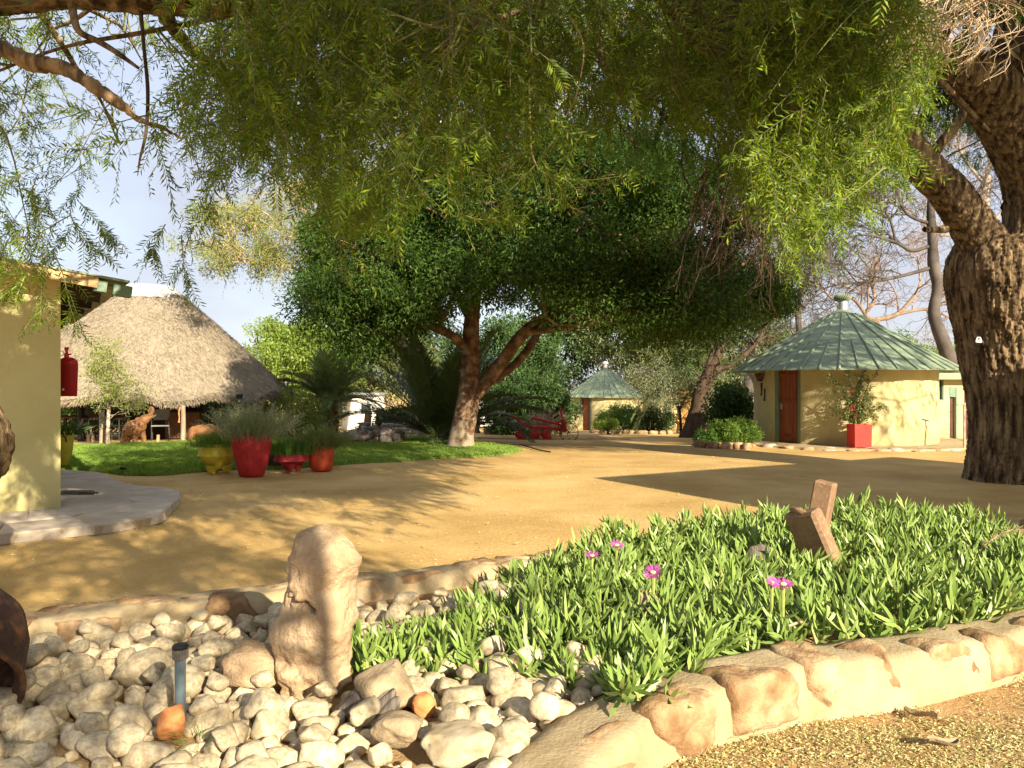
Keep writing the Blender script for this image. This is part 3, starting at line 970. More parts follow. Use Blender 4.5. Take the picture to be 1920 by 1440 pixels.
# lantern box and two iron hooks on the hut's left wall
def on_hut(px, z, out=0.06):
    a = on_circle(px, HX, HY, HW)
    return np.array([HX + math.cos(a) * (HW + out), HY + math.sin(a) * (HW + out), z]), a
p, a = on_hut(1432, 1.80, 0.12)
ln = thing('wall_lantern', 'reddish brown lantern box under the eave of the large hut', 'lantern', tuple(p))
MB().lathe([(0.07, -0.13), (0.12, 0.05), (0.15, 0.05), (0.15, 0.08), (0.02, 0.10)], 4, p, rot_z(a + math.pi / 4)).build('shade', m_rust, ln)
for px, py, pz in ((1430, 718, 742), (1436, 729, 752)):
    p, a = on_hut(px, 1.6 + (720 - py) / F * 21.6, 0.03)
    q, _ = on_hut(px - 0.5, 1.6 + (720 - pz) / F * 21.6, 0.03)
    o = MB().tube([p, p * 0.4 + q * 0.6, q, q + [-0.04, -0.04, 0.02]], [0.035, 0.022, 0.018, 0.02], 8).build('iron_hook', m_iron)
    recentre(o, tuple(q))
    tag(o, ('upper' if py < 725 else 'lower') + ' of the two dark iron hooks on the hut wall left of the brown door', 'iron hook', 'iron hooks on the hut wall')

# stone stoep round the hut
g = rng(21)
a = np.linspace(math.radians(150), math.radians(395), 90)
rr_ = 3.42 + 0.10 * fbm(np.stack([np.cos(a) * 3, np.sin(a) * 3, a * 0], -1), 3)
ring = np.c_[HX + rr_ * np.cos(a), HY + rr_ * np.sin(a)]
b = MB().prism(np.vstack([ring, [[HX, HY + 1]]]), -0.12, 0.035)
stoep = kind(b.build('stone_stoep', m_mortar), 'structure')
for k in range(26):
    a0 = math.radians(165) + k * math.radians(8.6)
    v, fc = rock(g, (0.34, 0.50, 0.17), 2, 4.5, 3, 0.10, 0.05)
    rr0 = 3.30 + g.uniform(-0.05, 0.07)
    v = v @ rot_z(a0 + math.pi / 2 + g.uniform(-0.15, 0.15)).T
    b = MB().add(v + [HX + rr0 * math.cos(a0), HY + rr0 * math.sin(a0), -0.03 + g.uniform(-0.015, 0.015)], fc)
    b.build('stone', m_wallrock if k % 3 else m_slab, stoep, smooth=60)

# annex on the hut's right
A0 = np.array([12.28, 23.4, -0.05]); A1 = np.array([15.13, 24.0, -0.05])
ax = unit(A1 - A0); ay = np.array([-ax[1], ax[0], 0])
RA = np.stack([ax, ay, up], 1)
an = thing('annex', 'low flat roofed cream annex with dark window, joined behind the large round hut', 'building', tuple(A0))
def AX(u, v, z): return A0 + ax * u + ay * v + up * z
def abox(b, u0, u1, v0, v1, z0, z1, ch=0):
    return b.box(AX((u0 + u1) / 2, (v0 + v1) / 2, (z0 + z1) / 2), (u1 - u0, v1 - v0, z1 - z0), RA, ch)
b = MB()
abox(b, 0, 0.14, 0, 2.5, 0, 1.86); abox(b, 0.14, 0.33, 0, 0.2, 0, 1.17); abox(b, 0.14, 0.33, 0, 0.2, 1.78, 1.86)
abox(b, 0.33, 0.53, 0, 2.5, 0, 1.86); abox(b, 0.53, 0.72, 0, 0.2, 1.55, 1.86); abox(b, 0.72, 1.02, 0, 2.5, 0, 1.86); abox(b, 1.9, 2.9, 0, 2.5, 0, 1.86)
b.build('wall', m_cream2, an)
w = MB(); abox(w, 0.14, 0.33, 0.08, 0.10, 1.17, 1.78); w = w.build('window', m_glass, an)
b = MB(); abox(b, 0.14, 0.165, 0.03, 0.08, 1.17, 1.78); abox(b, 0.305, 0.33, 0.03, 0.08, 1.17, 1.78); abox(b, 0.165, 0.305, 0.03, 0.08, 1.17, 1.20); abox(b, 0.165, 0.305, 0.03, 0.08, 1.75, 1.78)
b.build('frame', m_greenp, w)
b = MB(); abox(b, 0.54, 0.71, 0.06, 0.10, 0, 1.26); b.build('door', m_brownpot, an)
b = MB(); abox(b, 0.53, 0.72, -0.02, 0.05, 1.27, 1.56); b.build('transom', m_greenp, an)
b = MB(); abox(b, 0.722, 0.79, -0.03, 0.06, 0, 1.56); b.build('door_jamb', m_greenp, an)
b = MB(); abox(b, 1.02, 1.9, 0.15, 0.2, 0, 1.86); b.build('plank_screen', m_darkred, an)
b = MB(); abox(b, -0.6, 3.2, -0.35, 2.7, 1.90, 1.95); abox(b, -0.6, 3.2, -0.37, -0.33, 1.78, 1.97)
b.build('roof', m_roofg, an)

# standpipe with tap
s0 = hit(1808, 842)
st = thing('standpipe', 'thin pale standpipe with crossbar and tap between hut and large trunk', 'standpipe', tuple(s0))
MB().tube([s0 + [0, 0, -0.05], s0 + [0, 0, 1.10]], 0.028, 8).build('pipe', m_dead, st)
MB().tube([s0 + [-0.18, 0, 1.09], s0 + [0.18, 0, 1.13]], 0.022, 8).build('crossbar', m_dead, st)
MB().tube([s0 + [0, 0, 0.96], s0 + [0.1, -0.04, 0.96], s0 + [0.15, -0.05, 0.90]], 0.016, 6).build('tap', m_metal, st)

# red square planter with a trained rose in front of the hut
pd = 19.78
pc = np.array([(1611 - 960) / F * pd, pd, 0.06])
pl = thing('square_planter', 'scarlet square planter standing against the cream hut wall', 'planter', tuple(pc))
b = MB()
hw0, hw1, ht = 0.205, 0.215, 0.55
v = [(sx * w_, sy * w_, z) for w_, z in ((hw0, 0), (hw1, ht), (hw1 - 0.03, ht), (hw1 - 0.04, ht - 0.06)) for sx, sy in ((-1, -1), (1, -1), (1, 1), (-1, 1))]
f = [[3, 2, 1, 0]] + [[k * 4 + j, k * 4 + (j + 1) % 4, k * 4 + 4 + (j + 1) % 4, k * 4 + 4 + j] for k in range(3) for j in range(4)]
b.add(np.array(v) @ rot_z(0.06).T + pc, f)
b.build('box', m_scarlet, pl)
b = MB().box(pc + [0, 0, ht - 0.055], (0.35, 0.35, 0.02)); b.build('soil', m_soil, pl)
g = rng(31)
rs = thing('rose_bush', 'climbing rose with thin red blossoms trained up the hut wall in the scarlet planter', 'plant', tuple(pc + [0, 0, ht - 0.04]))
Z0 = pc + [0, 0, ht - 0.04]
stems = []
for tx, tz in ((-0.62, 1.30), (-0.25, 1.42), (0.2, 1.40), (0.5, 1.32), (-0.45, 0.9), (0.35, 0.95), (0.05, 1.1), (-0.6, 0.4), (0.6, 0.45), (-0.15, 0.8)):
    stems.append(spline([Z0, Z0 + [tx * 0.25, 0.1, tz * 0.35], Z0 + [tx * 0.6, 0.2, tz * 0.75], Z0 + [tx * 1.05, 0.16, tz]], 9))
stems = np.array(stems)
SR = np.repeat(np.linspace(0.012, 0.004, 9)[None], len(stems), 0)
tw, twr = grow(g, stems, SR, 10, (0.15, 1), (0.08, 0.28), (0.5, 1.3), 4, 0.05, 0.2, 0.5)
b = MB().add(*tubes(stems, SR, 5)).add(*tubes(tw, twr, 3)); b.build('stem', m_bark3, rs)
b = MB().add(*leaves_along(g, tw, 7, (0.05, 0.09), 0.6, 1.0)).add(*leaves_along(g, stems, 26, (0.05, 0.09), 0.6, 1.1))
C_ = Z0 + g.normal(size=(26, 3)) * [0.19, 0.08, 0.25] + [0.0, 0.02, 0.32]
b.add(*scatter_leaves(g, C_, 0.13, 26, (0.05, 0.09), 0.6))
b.build('foliage', m_leaf_olive, rs)
b = MB().add(*scatter_leaves(g, Z0 + np.array([[-0.2, -0.05, 0.42], [-0.16, -0.03, 0.5], [-0.12, -0.05, 0.25], [0.02, -0.14, 0.02], [-0.18, 0, 0.85]]), 0.055, 24, (0.03, 0.05), 0.7))
b.build('blossoms', m_rose, rs)

# small far hut
fh, _ = round_hut('small far round hut with steep green cone roof and orange brown door, behind the hedge', 5.35, 46.0, -0.98, 1.95, 2.28, 0.86, 0.22, 2.42, 16, (1088, 1109), 0.06)
b = MB().lathe([(0.10, 2.5), (0.10, 2.72)], 12, (5.35, 46, 0)); b.build('vent_pipe', m_white, fh)
b = MB().lathe([(0.12, 2.72), (0.17, 2.76), (0.17, 2.83), (0.12, 2.88), (0.02, 2.9)], 14, (5.35, 46, 0)); b.build('vent_cowl', m_white, fh, smooth=50)
b = MB().box((3.52, 44.0, -0.50), (0.72, 0.2, 0.92), None, 0.03)
tag(recentre(b.build('garden_wall', m_cream2), (3.52, 44, -0.96)), 'short low cream garden wall left of the far hut door', 'wall')

# ================================================================== THATCHED SHELTER
LX, LY, LZ = -13.1, 28.0, -0.2
lp = thing('thatched_shelter', 'open shelter under a big tan thatched roof with a white ridge cap', 'shelter', (LX, LY, LZ))
m_, n_ = 44, 150
vv_, uu_ = np.meshgrid(np.linspace(0, 1, m_), np.linspace(0, 2 * np.pi, n_, endpoint=False), indexing='ij')
def thatch(v, u, inset=0.0):
    e = np.stack([np.sign(np.cos(u)) * np.abs(np.cos(u)) ** 0.85 * (5.25 - inset), np.sign(np.sin(u)) * np.abs(np.sin(u)) ** 0.85 * (4.1 - inset)], -1)
    r = np.stack([np.cos(u) * 1.25, np.sin(u) * 0.22], -1)
    xy = r * (1 - v[..., None]) + e * v[..., None]
    lobes = np.cos(11 * u + 2.3) * 0.13 + np.cos(5 * u + 0.8) * 0.04
    zz = 5.0 * (1 - v) + (1.24 + lobes * np.clip(v * 3 - 2, 0, 1) ** 2) * v + 0.08 * np.sin(np.pi * v) - 0.03 - inset * 0.9
    return np.concatenate([xy, zz[..., None]], -1) + [LX, LY, 0]
So = thatch(vv_, uu_)
So = So + (0.05 * fbm(So * 1.4, 3) + 0.03 * fbm(So * [6, 6, 2.5], 2))[..., None] * [0.4, -0.4, 1]
Si = thatch(vv_, uu_, 0.24)
i, j = np.meshgrid(np.arange(m_ - 1), np.arange(n_), indexing='ij')
q = np.stack([i * n_ + j, i * n_ + (j + 1) % n_, (i + 1) * n_ + (j + 1) % n_, (i + 1) * n_ + j], -1).reshape(-1, 4)
j = np.arange(n_)
rim = np.stack([(m_ - 1) * n_ + j, (m_ - 1) * n_ + (j + 1) % n_, (2 * m_ - 1) * n_ + (j + 1) % n_, (2 * m_ - 1) * n_ + j], 1)
roof = MB().add(np.vstack([So.reshape(-1, 3), Si.reshape(-1, 3)]), q[:, ::-1], q + m_ * n_, rim).build('roof', m_thatch, lp, smooth=60)
g = rng(41)
n = 30000
v = g.uniform(0.02, 1, n) ** 0.7
u = g.uniform(np.pi * 0.9, np.pi * 2.25, n)
p0 = thatch(v, u); p1 = thatch(np.minimum(v + 0.05, 1.03), u + g.normal(size=n) * 0.03)
nrm = unit(p0 - [LX, LY, 1.0]) + [0, 0, 0.7]
d = unit(p1 - p0) + 0.22 * unit(nrm) * g.uniform(0.2, 1, (n, 1)) + g.normal(size=(n, 3)) * 0.16
Ls = g.uniform(0.10, 0.26, n)
V, Q = leaf_cards(p0 + 0.02 * unit(nrm), d, nrm, Ls, np.full(n, 0.013), 0.03)
stw = MB().add(V, Q)
n = 7000                                             # ragged straw ends along the eave
u = g.uniform(np.pi * 0.85, np.pi * 2.2, n)
p0 = thatch(np.full(n, 0.985), u) + np.c_[np.zeros((n, 2)), -g.uniform(0, 0.22, n)]
d = unit(p0 - [LX, LY, 1.6]) * [1, 1, 0.3] + [0, 0, -0.75] + g.normal(size=(n, 3)) * 0.22
stw.add(*leaf_cards(p0, d, np.array([0, 0, 1.0]), g.uniform(0.08, 0.24, n), np.full(n, 0.014), 0.03))
kind(stw.build('straw', m_straw, roof), 'stuff')
b = MB()
a = np.linspace(0, 2 * np.pi, 40, endpoint=False)
ringv = []
for (sx, sy, z) in ((1.72, 0.72, 4.58), (1.55, 0.54, 4.80), (1.38, 0.36, 4.97), (1.12, 0.17, 5.06), (0.5, 0.05, 5.08)):
    ringv.append(np.stack([np.cos(a) * sx + LX, np.sin(a) * sy + LY, z + 0.03 * fbm(np.stack([np.cos(a) * 3, np.sin(a) * 3, a * 0 + z], -1), 2) - 0.05 * np.abs(np.cos(a)) ** 3], -1))
ringv = np.array(ringv)
i, j = np.meshgrid(np.arange(4), np.arange(40), indexing='ij')
q = np.stack([i * 40 + j, i * 40 + (j + 1) % 40, (i + 1) * 40 + (j + 1) % 40, (i + 1) * 40 + j], -1).reshape(-1, 4)
b.add(ringv, q); b.Fc.append(np.arange(40)[None] + 160)
b.build('ridge_cap', m_ridge, lp, smooth=40)
for px, d in ((152, 25.2), (190, 25.0), (449, 25.4), (479, 26.5), (282, 30.0), (376, 27.0), (20, 26)):
    x = (px - 960) / F * d
    MB().tube([(x, d, gz(d) - 0.05), (x, d, 1.28 if d < 26 and px > 300 else 1.5)], 0.10 if px != 479 else 0.07, 10).build('post', m_black, lp, smooth=40)
bar = MB().box(((325 - 960) / F * 27.6, 27.9, 0.65), (1.85, 0.9, 1.9), None, 0.02).build('bar_back', m_darkwood, lp)
b = MB().box(((345 - 960) / F * 26.8, 26.9, 0.22), (1.15, 0.5, 0.86), None, 0.015); b.build('bar_front', m_brick, lp)
b = MB().box(((345 - 960) / F * 26.8, 26.86, 0.68), (1.25, 0.66, 0.05), None, 0.015); b.build('counter', m_darkwood, lp)
b = MB()
for dx_ in (-3.6, -2.2, -0.8, 0.8, 2.2, 3.6):
    b.tube([(LX + dx_ * 0.8, LY - 2.6, 1.45), (LX + dx_ * 0.2, LY, 3.7)], 0.06, 7)
b.build('roof_pole', m_darkwood, lp)

# furniture under the thatch
def chair(label, x, y, rz, cloth=False):
    z = float(gz(y))
    t = thing('canvas_chair', label, 'chair', (x, y, z), 'chairs under the thatched roof')
    Rz = rot_z(rz)
    def T(p): return np.asarray(p) @ Rz.T + [x, y, z]
    MB().box(T((0, 0, 0.46)), (0.52, 0.46, 0.035), Rz, 0.01).build('seat', m_cloth if cloth else m_black, t)
    MB().box(T((0, 0.23, 0.80)), (0.54, 0.03, 0.34), Rz, 0.01).build('backrest', m_cloth if cloth else m_darkwood, t)
    for sx in (-1, 1):
        MB().tube([T((sx * 0.25, -0.2, 0)), T((sx * 0.25, -0.2, 0.66))], 0.016, 6).build('leg', m_iron, t)
        MB().tube([T((sx * 0.25, 0.22, 0)), T((sx * 0.25, 0.23, 0.98))], 0.016, 6).build('leg', m_iron, t)
        MB().box(T((sx * 0.25, 0.0, 0.67)), (0.05, 0.46, 0.025), Rz, 0.006).build('armrest', m_darkwood, t)
    return t
def at(px, d): return (px - 960) / F * d
chair('dark canvas chair with pale seat, left of the weathered post under the thatch', at(176, 24.9), 24.9, 0.1)
chair('black canvas chair between the weathered post and the elephant carving', at(216, 25.2), 25.2, -0.1)
chair('black canvas chair right behind the elephant carving', at(246, 26.2), 26.2, 0.0)
chair('grey cloth chair between the elephant carving and the bar', at(301, 25.4), 25.4, 0.35, True)
z = float(gz(25.8))
tb = thing('dining_table', 'long dark red wooden table under the thatch near the cream building', 'table', (at(140, 26), 26, z))
MB().box((at(140, 26), 26, z + 0.74), (1.1, 0.8, 0.05), None, 0.01).build('tabletop', m_darkred, tb)
for sx in (-1, 1):
    for sy in (-1, 1):
        MB().box((at(140, 26) + sx * 0.48, 26 + sy * 0.33, z + 0.36), (0.07, 0.07, 0.70)).build('leg', m_darkred, tb)
g = rng(45)
for k, (px, lab) in enumerate(((166, 'pale cut log standing left under the dark canvas chair'), (174, 'pale cut log standing right under the dark canvas chair'), (296, 'pale cut log under the grey cloth chair'))):
    d = 24.2
    o = MB().tube([(at(px, d), d, gz(d) - 0.02), (at(px, d) + 0.01, d, gz(d) + 0.20)], [0.05, 0.045], 10).build('cut_log', m_log, smooth=40)
    tag(recentre(o, (at(px, d), d, float(gz(d)))), lab, 'log', 'cut logs by the chairs')

# weathered posts at the lawn's far edge
for px, yb, yt, wpx, lab in ((191, 834, 768, 9, 'grey weathered post with black top beside the thin sapling'), (343, 829, 760, 8, 'grey weathered post with orange strap between the two animal carvings')):
    s0 = hit(px, yb)
    d = s0[1]
    h = (yb - yt) / F * d
    t = thing('wooden_post', lab, 'post', tuple(s0), 'weathered posts beyond the lawn')
    MB().tube(spline([s0 + [0, 0, -0.05], s0 + [0.01, 0, h * 0.5], s0 + [0, 0, h]], 6), [0.075, 0.072, 0.07, 0.068, 0.066, 0.064], 10).build('shaft', m_post, t, smooth=40)
    if px == 191:
        MB().box(s0 + [0.0, 0, h + 0.06], (0.11, 0.11, 0.14), None, 0.01).build('lamp_cap', m_black, t)
    else:
        MB().tube(spline([s0 + [-0.07, -0.03, h - 0.06], s0 + [-0.10, -0.05, h - 0.2], s0 + [-0.085, -0.05, h - 0.36], s0 + [-0.10, -0.05, h - 0.5]], 8), [0.03, 0.022, 0.018, 0.016, 0.016, 0.016, 0.02, 0.03], 6).build('strap', m_orange, t)

# ================================================================== TREES
def ell_clumps(g, c, ax_, n, shell=(0.5, 1.0), zmin=None, test=None):
    out = []
    while len(out) < n:
        d = unit(g.normal(size=3))
        r = g.uniform(shell[0] ** 3, shell[1] ** 3) ** (1 / 3)
        p = np.asarray(c) + d * r * np.asarray(ax_) * (1 + 0.16 * fbm(d[None] * 2.1 + 5, 2)[0])
        if zmin is not None and p[2] < zmin + g.uniform(0, 0.35):
            continue
        if test is not None and not test(p):
            continue
        out.append(p)
    return np.array(out)

def limb_tube(pts, radii, n=14, rows=30, amp=0.0, freq=3.0, seed=0.0):
    p = spline(np.c_[np.asarray(pts, float), np.asarray(radii, float)], rows)
    V, Q = tubes(p[None, :, :3], np.maximum(p[None, :, 3], 0.002), n)
    if amp:
        ctr = np.repeat(p[:, :3], n, 0)
        o = V - ctr
        V = ctr + o * (1 + amp * fbm(V * freq + seed, 3))[:, None]
    return V, Q

def join_clumps(g, C, limbs, r0=0.05, r1=0.012, sag=0.15, K=6):
    "a curved branch from the nearest limb to every clump"
    L_ = np.vstack([spline(l, 24)[:, :3] for l in limbs])
    out, rad = [], []
    for c in C:
        dd = np.linalg.norm(L_ - c, axis=1) + 0.6 * np.maximum(L_[:, 2] - c[2], 0)
        k = np.argsort(dd)[g.integers(0, 5)]
        a = L_[k]
        m = (a + c) / 2 + g.normal(size=3) * 0.12 * np.linalg.norm(c - a) + [0, 0, sag * np.linalg.norm(c - a)]
        out.append(spline([a, m, c], K))
        rad.append(np.linspace(r0, r1, K))
    return np.array(out), np.array(rad)

def leafy(name, label, cat, base, limbs, radii, C, rad, per, leaf, bark, L, W=0.4, group=None, r0=0.05, r1=0.012, twig=6, droop=0.25, seed=1, out=0.6, flat=0.8, tl=(0.3, 0.7), amp=0.12):
    g = rng(seed)
    t = thing(name, label, cat, tuple(base), group)
    b = MB()
    for l, r in zip(limbs, radii):
        b.add(*limb_tube(l, r, 14, 30, amp, 3.0, seed))
    br, brr = join_clumps(g, C, limbs, r0, r1)
    b.add(*tubes(br, brr, 5))
    tw, twr = grow(g, br, brr, twig, (0.4, 1), tl, (0.4, 1.2), 4, 0.06, 0.2, 0.5, rmin=0.004)
    b.add(*tubes(tw, twr, 3))
    b.build('trunk', bark, t, smooth=180)
    b = MB().add(*scatter_leaves(g, C, rad, per, L, W, out, droop, flat))
    b.add(*leaves_along(g, tw, 6, L, W))
    b.build('crown', leaf, t)
    return t

def bush(name, label, cat, base, ax_, n, rad, per, leaf, L, W=0.4, seed=1, group=None, droop=0.1, flat=0.9, stems=8):
    g = rng(seed)
    base = np.asarray(base, float)
    c = base + [0, 0, ax_[2] * 0.9]
    C = ell_clumps(g, c, ax_, n, (0.3, 1.0), base[2] + 0.03)
    t = thing(name, label, cat, tuple(base), group)
    ends = C[g.integers(0, len(C), stems)]
    st_ = np.array([spline([base + g.normal(size=3) * [0.12, 0.12, 0] * ax_[0], (base + e_) / 2 + [0, 0, 0.1], e_], 6) for e_ in ends])
    MB().add(*tubes(st_, np.repeat(np.linspace(0.03, 0.008, 6)[None], len(st_), 0), 5)).build('stem', m_bark3, t)
    MB().add(*scatter_leaves(g, C, rad, per, L, W, 0.7, droop, flat)).build('foliage', leaf, t)
    return t

# ---- the big rugged tree on the right ------------------------------------------------
def rugged(b, pts, radii, n, rows, amp, seed, zs=0.45, fr=5.5):
    p = spline(np.c_[np.asarray(pts, float), np.asarray(radii, float)], rows)
    V, Q = tubes(p[None, :, :3], p[None, :, 3], n)
    ctr = np.repeat(p[:, :3], n, 0)
    R0 = np.repeat(p[:, 3], n)
    o = V - ctr
    q_ = V * np.array([fr, fr, fr * zs * 0.5]) + seed
    q_ = q_ + 0.5 * fbm(V * 1.3 + seed, 2)[:, None]
    ridge = np.abs(fbm(q_, 3)) * 2
    big = fbm(V * np.array([1.1, 1.1, 0.6]) + seed, 2)
    dr = amp * (np.minimum(ridge, 0.5) - 0.3) + 0.10 * R0 * big + 0.25 * amp * fbm(V * fr * 2.2 + seed, 2)
    b.add(ctr + unit(o) * (R0 + dr)[:, None], Q)

TD = 13.5
def T(px, py, d=TD): return P(px, py, d)
big = thing('camelthorn_tree', 'massive rugged barked tree at the right edge forking into two thick limbs', 'tree', tuple(P(1892, 904, TD)))
s_ = TD / F
b = MB()
rugged(b, [T(1898, 935), T(1896, 900), T(1892, 850), T(1898, 780), T(1900, 700), T(1898, 620), T(1893, 560), T(1888, 505), T(1890, 455)],
       [1.12 * 90 * s_, 84 * s_, 72 * s_, 74 * s_, 86 * s_, 96 * s_, 104 * s_, 108 * s_, 88 * s_], 300, 360, 0.085, 3.0, 0.13, 13.0)
b.build('trunk', m_bark, big, smooth=180)
b = MB()
rugged(b, [T(1885, 560), T(1862, 490, 13.4), T(1818, 415, 13.2), T(1772, 350, 12.9), T(1718, 296, 12.6), T(1682, 225, 12.3), T(1655, 165, 12.0), T(1612, 110, 11.6), T(1520, 75, 11.2), T(1380, 85, 10.9), T(1240, 130, 10.8), T(1120, 180, 10.8)],
       [60 * s_, 46 * s_, 38 * s_, 34 * s_, 28 * s_, 21 * s_, 19 * s_, 18 * s_, 17 * s_, 16 * s_, 13 * s_, 8 * s_], 140, 300, 0.06, 11.0, 0.3, 14)
b.build('limb', m_bark, big, smooth=180)
b = MB()
rugged(b, [T(1905, 520), T(1925, 440, 13.6), T(1928, 360, 13.5), T(1912, 285, 13.2), T(1885, 215, 12.9), T(1845, 160, 12.6), T(1775, 118, 12.2), T(1705, 92, 11.8), T(1660, 40, 11.4), T(1600, -60, 11)],
       [56 * s_, 44 * s_, 42 * s_, 46 * s_, 50 * s_, 47 * s_, 32 * s_, 24 * s_, 20 * s_, 13 * s_], 140, 280, 0.06, 23.0, 0.3, 14)
b.build('limb', m_bark, big, smooth=180)
b = MB()
rugged(b, [T(1890, 230, 12.9), T(1905, 140, 12.9), T(1915, 50, 12.8), T(1930, -60, 12.8), T(1960, -300, 12.8)], [45 * s_, 48 * s_, 42 * s_, 36 * s_, 20 * s_], 40, 70, 0.08, 31.0, 0.6, 7)
rugged(b, [T(1925, 400, 13.5), T(2010, 250, 14), T(2120, 60, 14.8), T(2300, -200, 15.5)], [44 * s_, 36 * s_, 28 * s_, 14 * s_], 32, 60, 0.08, 37.0, 0.6, 7)
b.build('limb', m_bark, big, smooth=180)
for pts_, rad_ in (([T(1742, 296, 12.6), T(1770, 262, 12.5), T(1800, 225, 12.5), T(1812, 196, 12.5)], [0.10, 0.085, 0.07, 0.05]), ([T(1775, 430, 12.9), T(1745, 431, 12.8), T(1733, 430, 12.7)], [0.06, 0.05, 0.045]),
                   ([T(1700, 110, 11.8), T(1760, 150, 12), T(1810, 200, 12.2), T(1860, 250, 12.3)], [0.06, 0.05, 0.04, 0.02])):
    MB().add(*limb_tube(pts_, rad_, 10, 16, 0.2)).build('branch', m_bark, big, smooth=180)
g = rng(51)
big_limbs = [np.array([T(1655, 165, 12.0), T(1612, 110, 11.6), T(1520, 75, 11.2), T(1380, 85, 10.9), T(1240, 130, 10.8), T(1120, 180, 10.8)]),
             np.array([T(1845, 160, 12.6), T(1775, 118, 12.2), T(1705, 92, 11.8), T(1660, 40, 11.4), T(1600, -60, 11)]),
             np.array([T(1905, 140, 12.9), T(1915, 50, 12.8), T(1930, -60, 12.8), T(1960, -300, 12.8)]),
             np.array([T(2010, 250, 14), T(2120, 60, 14.8), T(2300, -200, 15.5)])]
CC = []
for _ in range(70):
    d = g.uniform(10, 13)
    CC.append(P(g.uniform(1180, 1560), g.uniform(20, 330), d))
for _ in range(26):
    CC.append(P(g.uniform(1690, 1915), g.uniform(130, 300), g.uniform(13.5, 15)))
for _ in range(60):
    CC.append(P(g.uniform(1150, 2400), g.uniform(-420, -40), g.uniform(10, 16)))
CC += list(ell_clumps(g, (14.2, 13.2, 5.8), (3.2, 3.2, 1.9), 75, (0.2, 1)))
CC += list(ell_clumps(g, (10.0, 9.2, 7.6), (2.6, 2.2, 1.3), 110, (0.1, 1)))  # out of frame towards the sun, added to shade the limbs
CC += list(ell_clumps(g, (9.5, 13.0, 8.6), (3.5, 3.0, 1.5), 90, (0.2, 1)))
CC = np.array(CC)
br, brr = join_clumps(g, CC, big_limbs, 0.035, 0.01, 0.1)
tw, twr = grow(g, br, brr, 9, (0.3, 1), (0.3, 0.8), (0.4, 1.2), 5, 0.18, 0.2, 0.5, rmin=0.004)
b = MB().add(*tubes(br, brr, 5)).add(*tubes(tw, twr, 3))
# leafless dark twigs hanging below the crown
lo_ = np.array([P(g.uniform(1270, 1470), g.uniform(260, 330), g.uniform(10.5, 12)) for _ in range(26)])
hang = np.array([spline([p_, p_ + [g.normal() * 0.1, 0, -0.5], p_ + [g.normal() * 0.3, g.normal() * 0.2, -g.uniform(0.9, 1.9)]], 7) for p_ in lo_])
hr = np.repeat(np.linspace(0.016, 0.006, 7)[None], len(hang), 0)
h2, h2r = grow(g, hang, hr, 7, (0.1, 1), (0.25, 0.7), (0.3, 0.9), 5, 0.1, 0.2, 0.6, rmin=0.004)
h3, h3r = grow(g, h2, h2r, 3, (0.2, 1), (0.12, 0.35), (0.4, 1.0), 4, 0.1, 0.2, 0.7, rmin=0.003)
b.add(*tubes(hang, hr, 4)).add(*tubes(h2, h2r, 3)).add(*tubes(h3, h3r, 3))
b.build('twigs', m_bark3, big)
sp_, spr_ = grow(g, tw, twr, 5, (0.2, 1), (0.12, 0.28), (0.4, 1.1), 4, 0.35, 0.15, 0.5, rmin=0.002)
b = MB().add(*leaves_along(g, sp_, 18, (0.035, 0.055), 0.36, 1.2, 0.0, 0.12))
CSH = ell_clumps(g, (9.3, 9.2, 6.5), (1.9, 1.6, 0.9), 60, (0.1, 1))  # denser unseen leaf clumps, added to keep sun off the left limb
b.add(*scatter_leaves(g, CSH, 0.55, 230, (0.06, 0.10), 0.3))
b.build('crown', m_leaf_acacia, big)
tg = P(1835, 640, 12.35)
o = MB().box(tg, (0.10, 0.025, 0.045), None, 0.008)
a = np.linspace(0, np.pi, 9)
o.tube(np.c_[tg[0] + 0.03 * np.cos(a), np.full(9, tg[1] + 0.0), tg[2] + 0.02 + 0.045 * np.sin(a)], 0.012, 6)
o = o.build('trunk_tag', m_white, smooth=40)
tag(recentre(o, tuple(tg)), 'small white tag fixed to the sunlit bark of the massive right tree', 'tag')

# ---- dense dark tree in the middle -----------------------------------------------------
g = rng(61)
MDp = 20.3
def TM(px, py, d=MDp): return P(px, py, d)
limbs = [[TM(862, 852), TM(866, 815), TM(875, 770), TM(880, 720), TM(882, 670), TM(884, 610), TM(892, 540), TM(905, 460), TM(910, 380)],
         [TM(886, 745), TM(915, 712), TM(945, 672, 20.0), TM(985, 622, 19.8), TM(1040, 585, 19.6), TM(1110, 560, 19.6), TM(1200, 530, 19.8)],
         [TM(908, 722), TM(955, 692, 20.6), TM(990, 655, 20.9), TM(1015, 610, 21.2), TM(1050, 540, 21.6), TM(1100, 470, 22)],
         [TM(872, 650), TM(845, 628, 19.8), TM(800, 610, 19.4), TM(740, 600, 19), TM(680, 590, 18.8)],
         [TM(884, 600), TM(850, 540, 21), TM(790, 480, 21.5), TM(720, 430, 22)],
         [TM(985, 622, 19.8), TM(1080, 610, 19), TM(1200, 585, 18.6), TM(1330, 560, 18.6)],
         [TM(892, 540), TM(960, 470, 19), TM(1060, 400, 18.5)]]
k_ = MDp / F
radii = [[31 * k_, 24 * k_, 21 * k_, 19 * k_, 17 * k_, 15 * k_, 13 * k_, 9 * k_, 5 * k_],
         [14 * k_, 13 * k_, 12 * k_, 11 * k_, 9 * k_, 7 * k_, 4 * k_],
         [9 * k_, 8 * k_, 8 * k_, 7 * k_, 6 * k_, 3 * k_],
         [9 * k_, 8 * k_, 7 * k_, 5 * k_, 3 * k_],
         [10 * k_, 8 * k_, 6 * k_, 4 * k_],
         [8 * k_, 7 * k_, 6 * k_, 3 * k_],
         [9 * k_, 8 * k_, 5 * k_]]
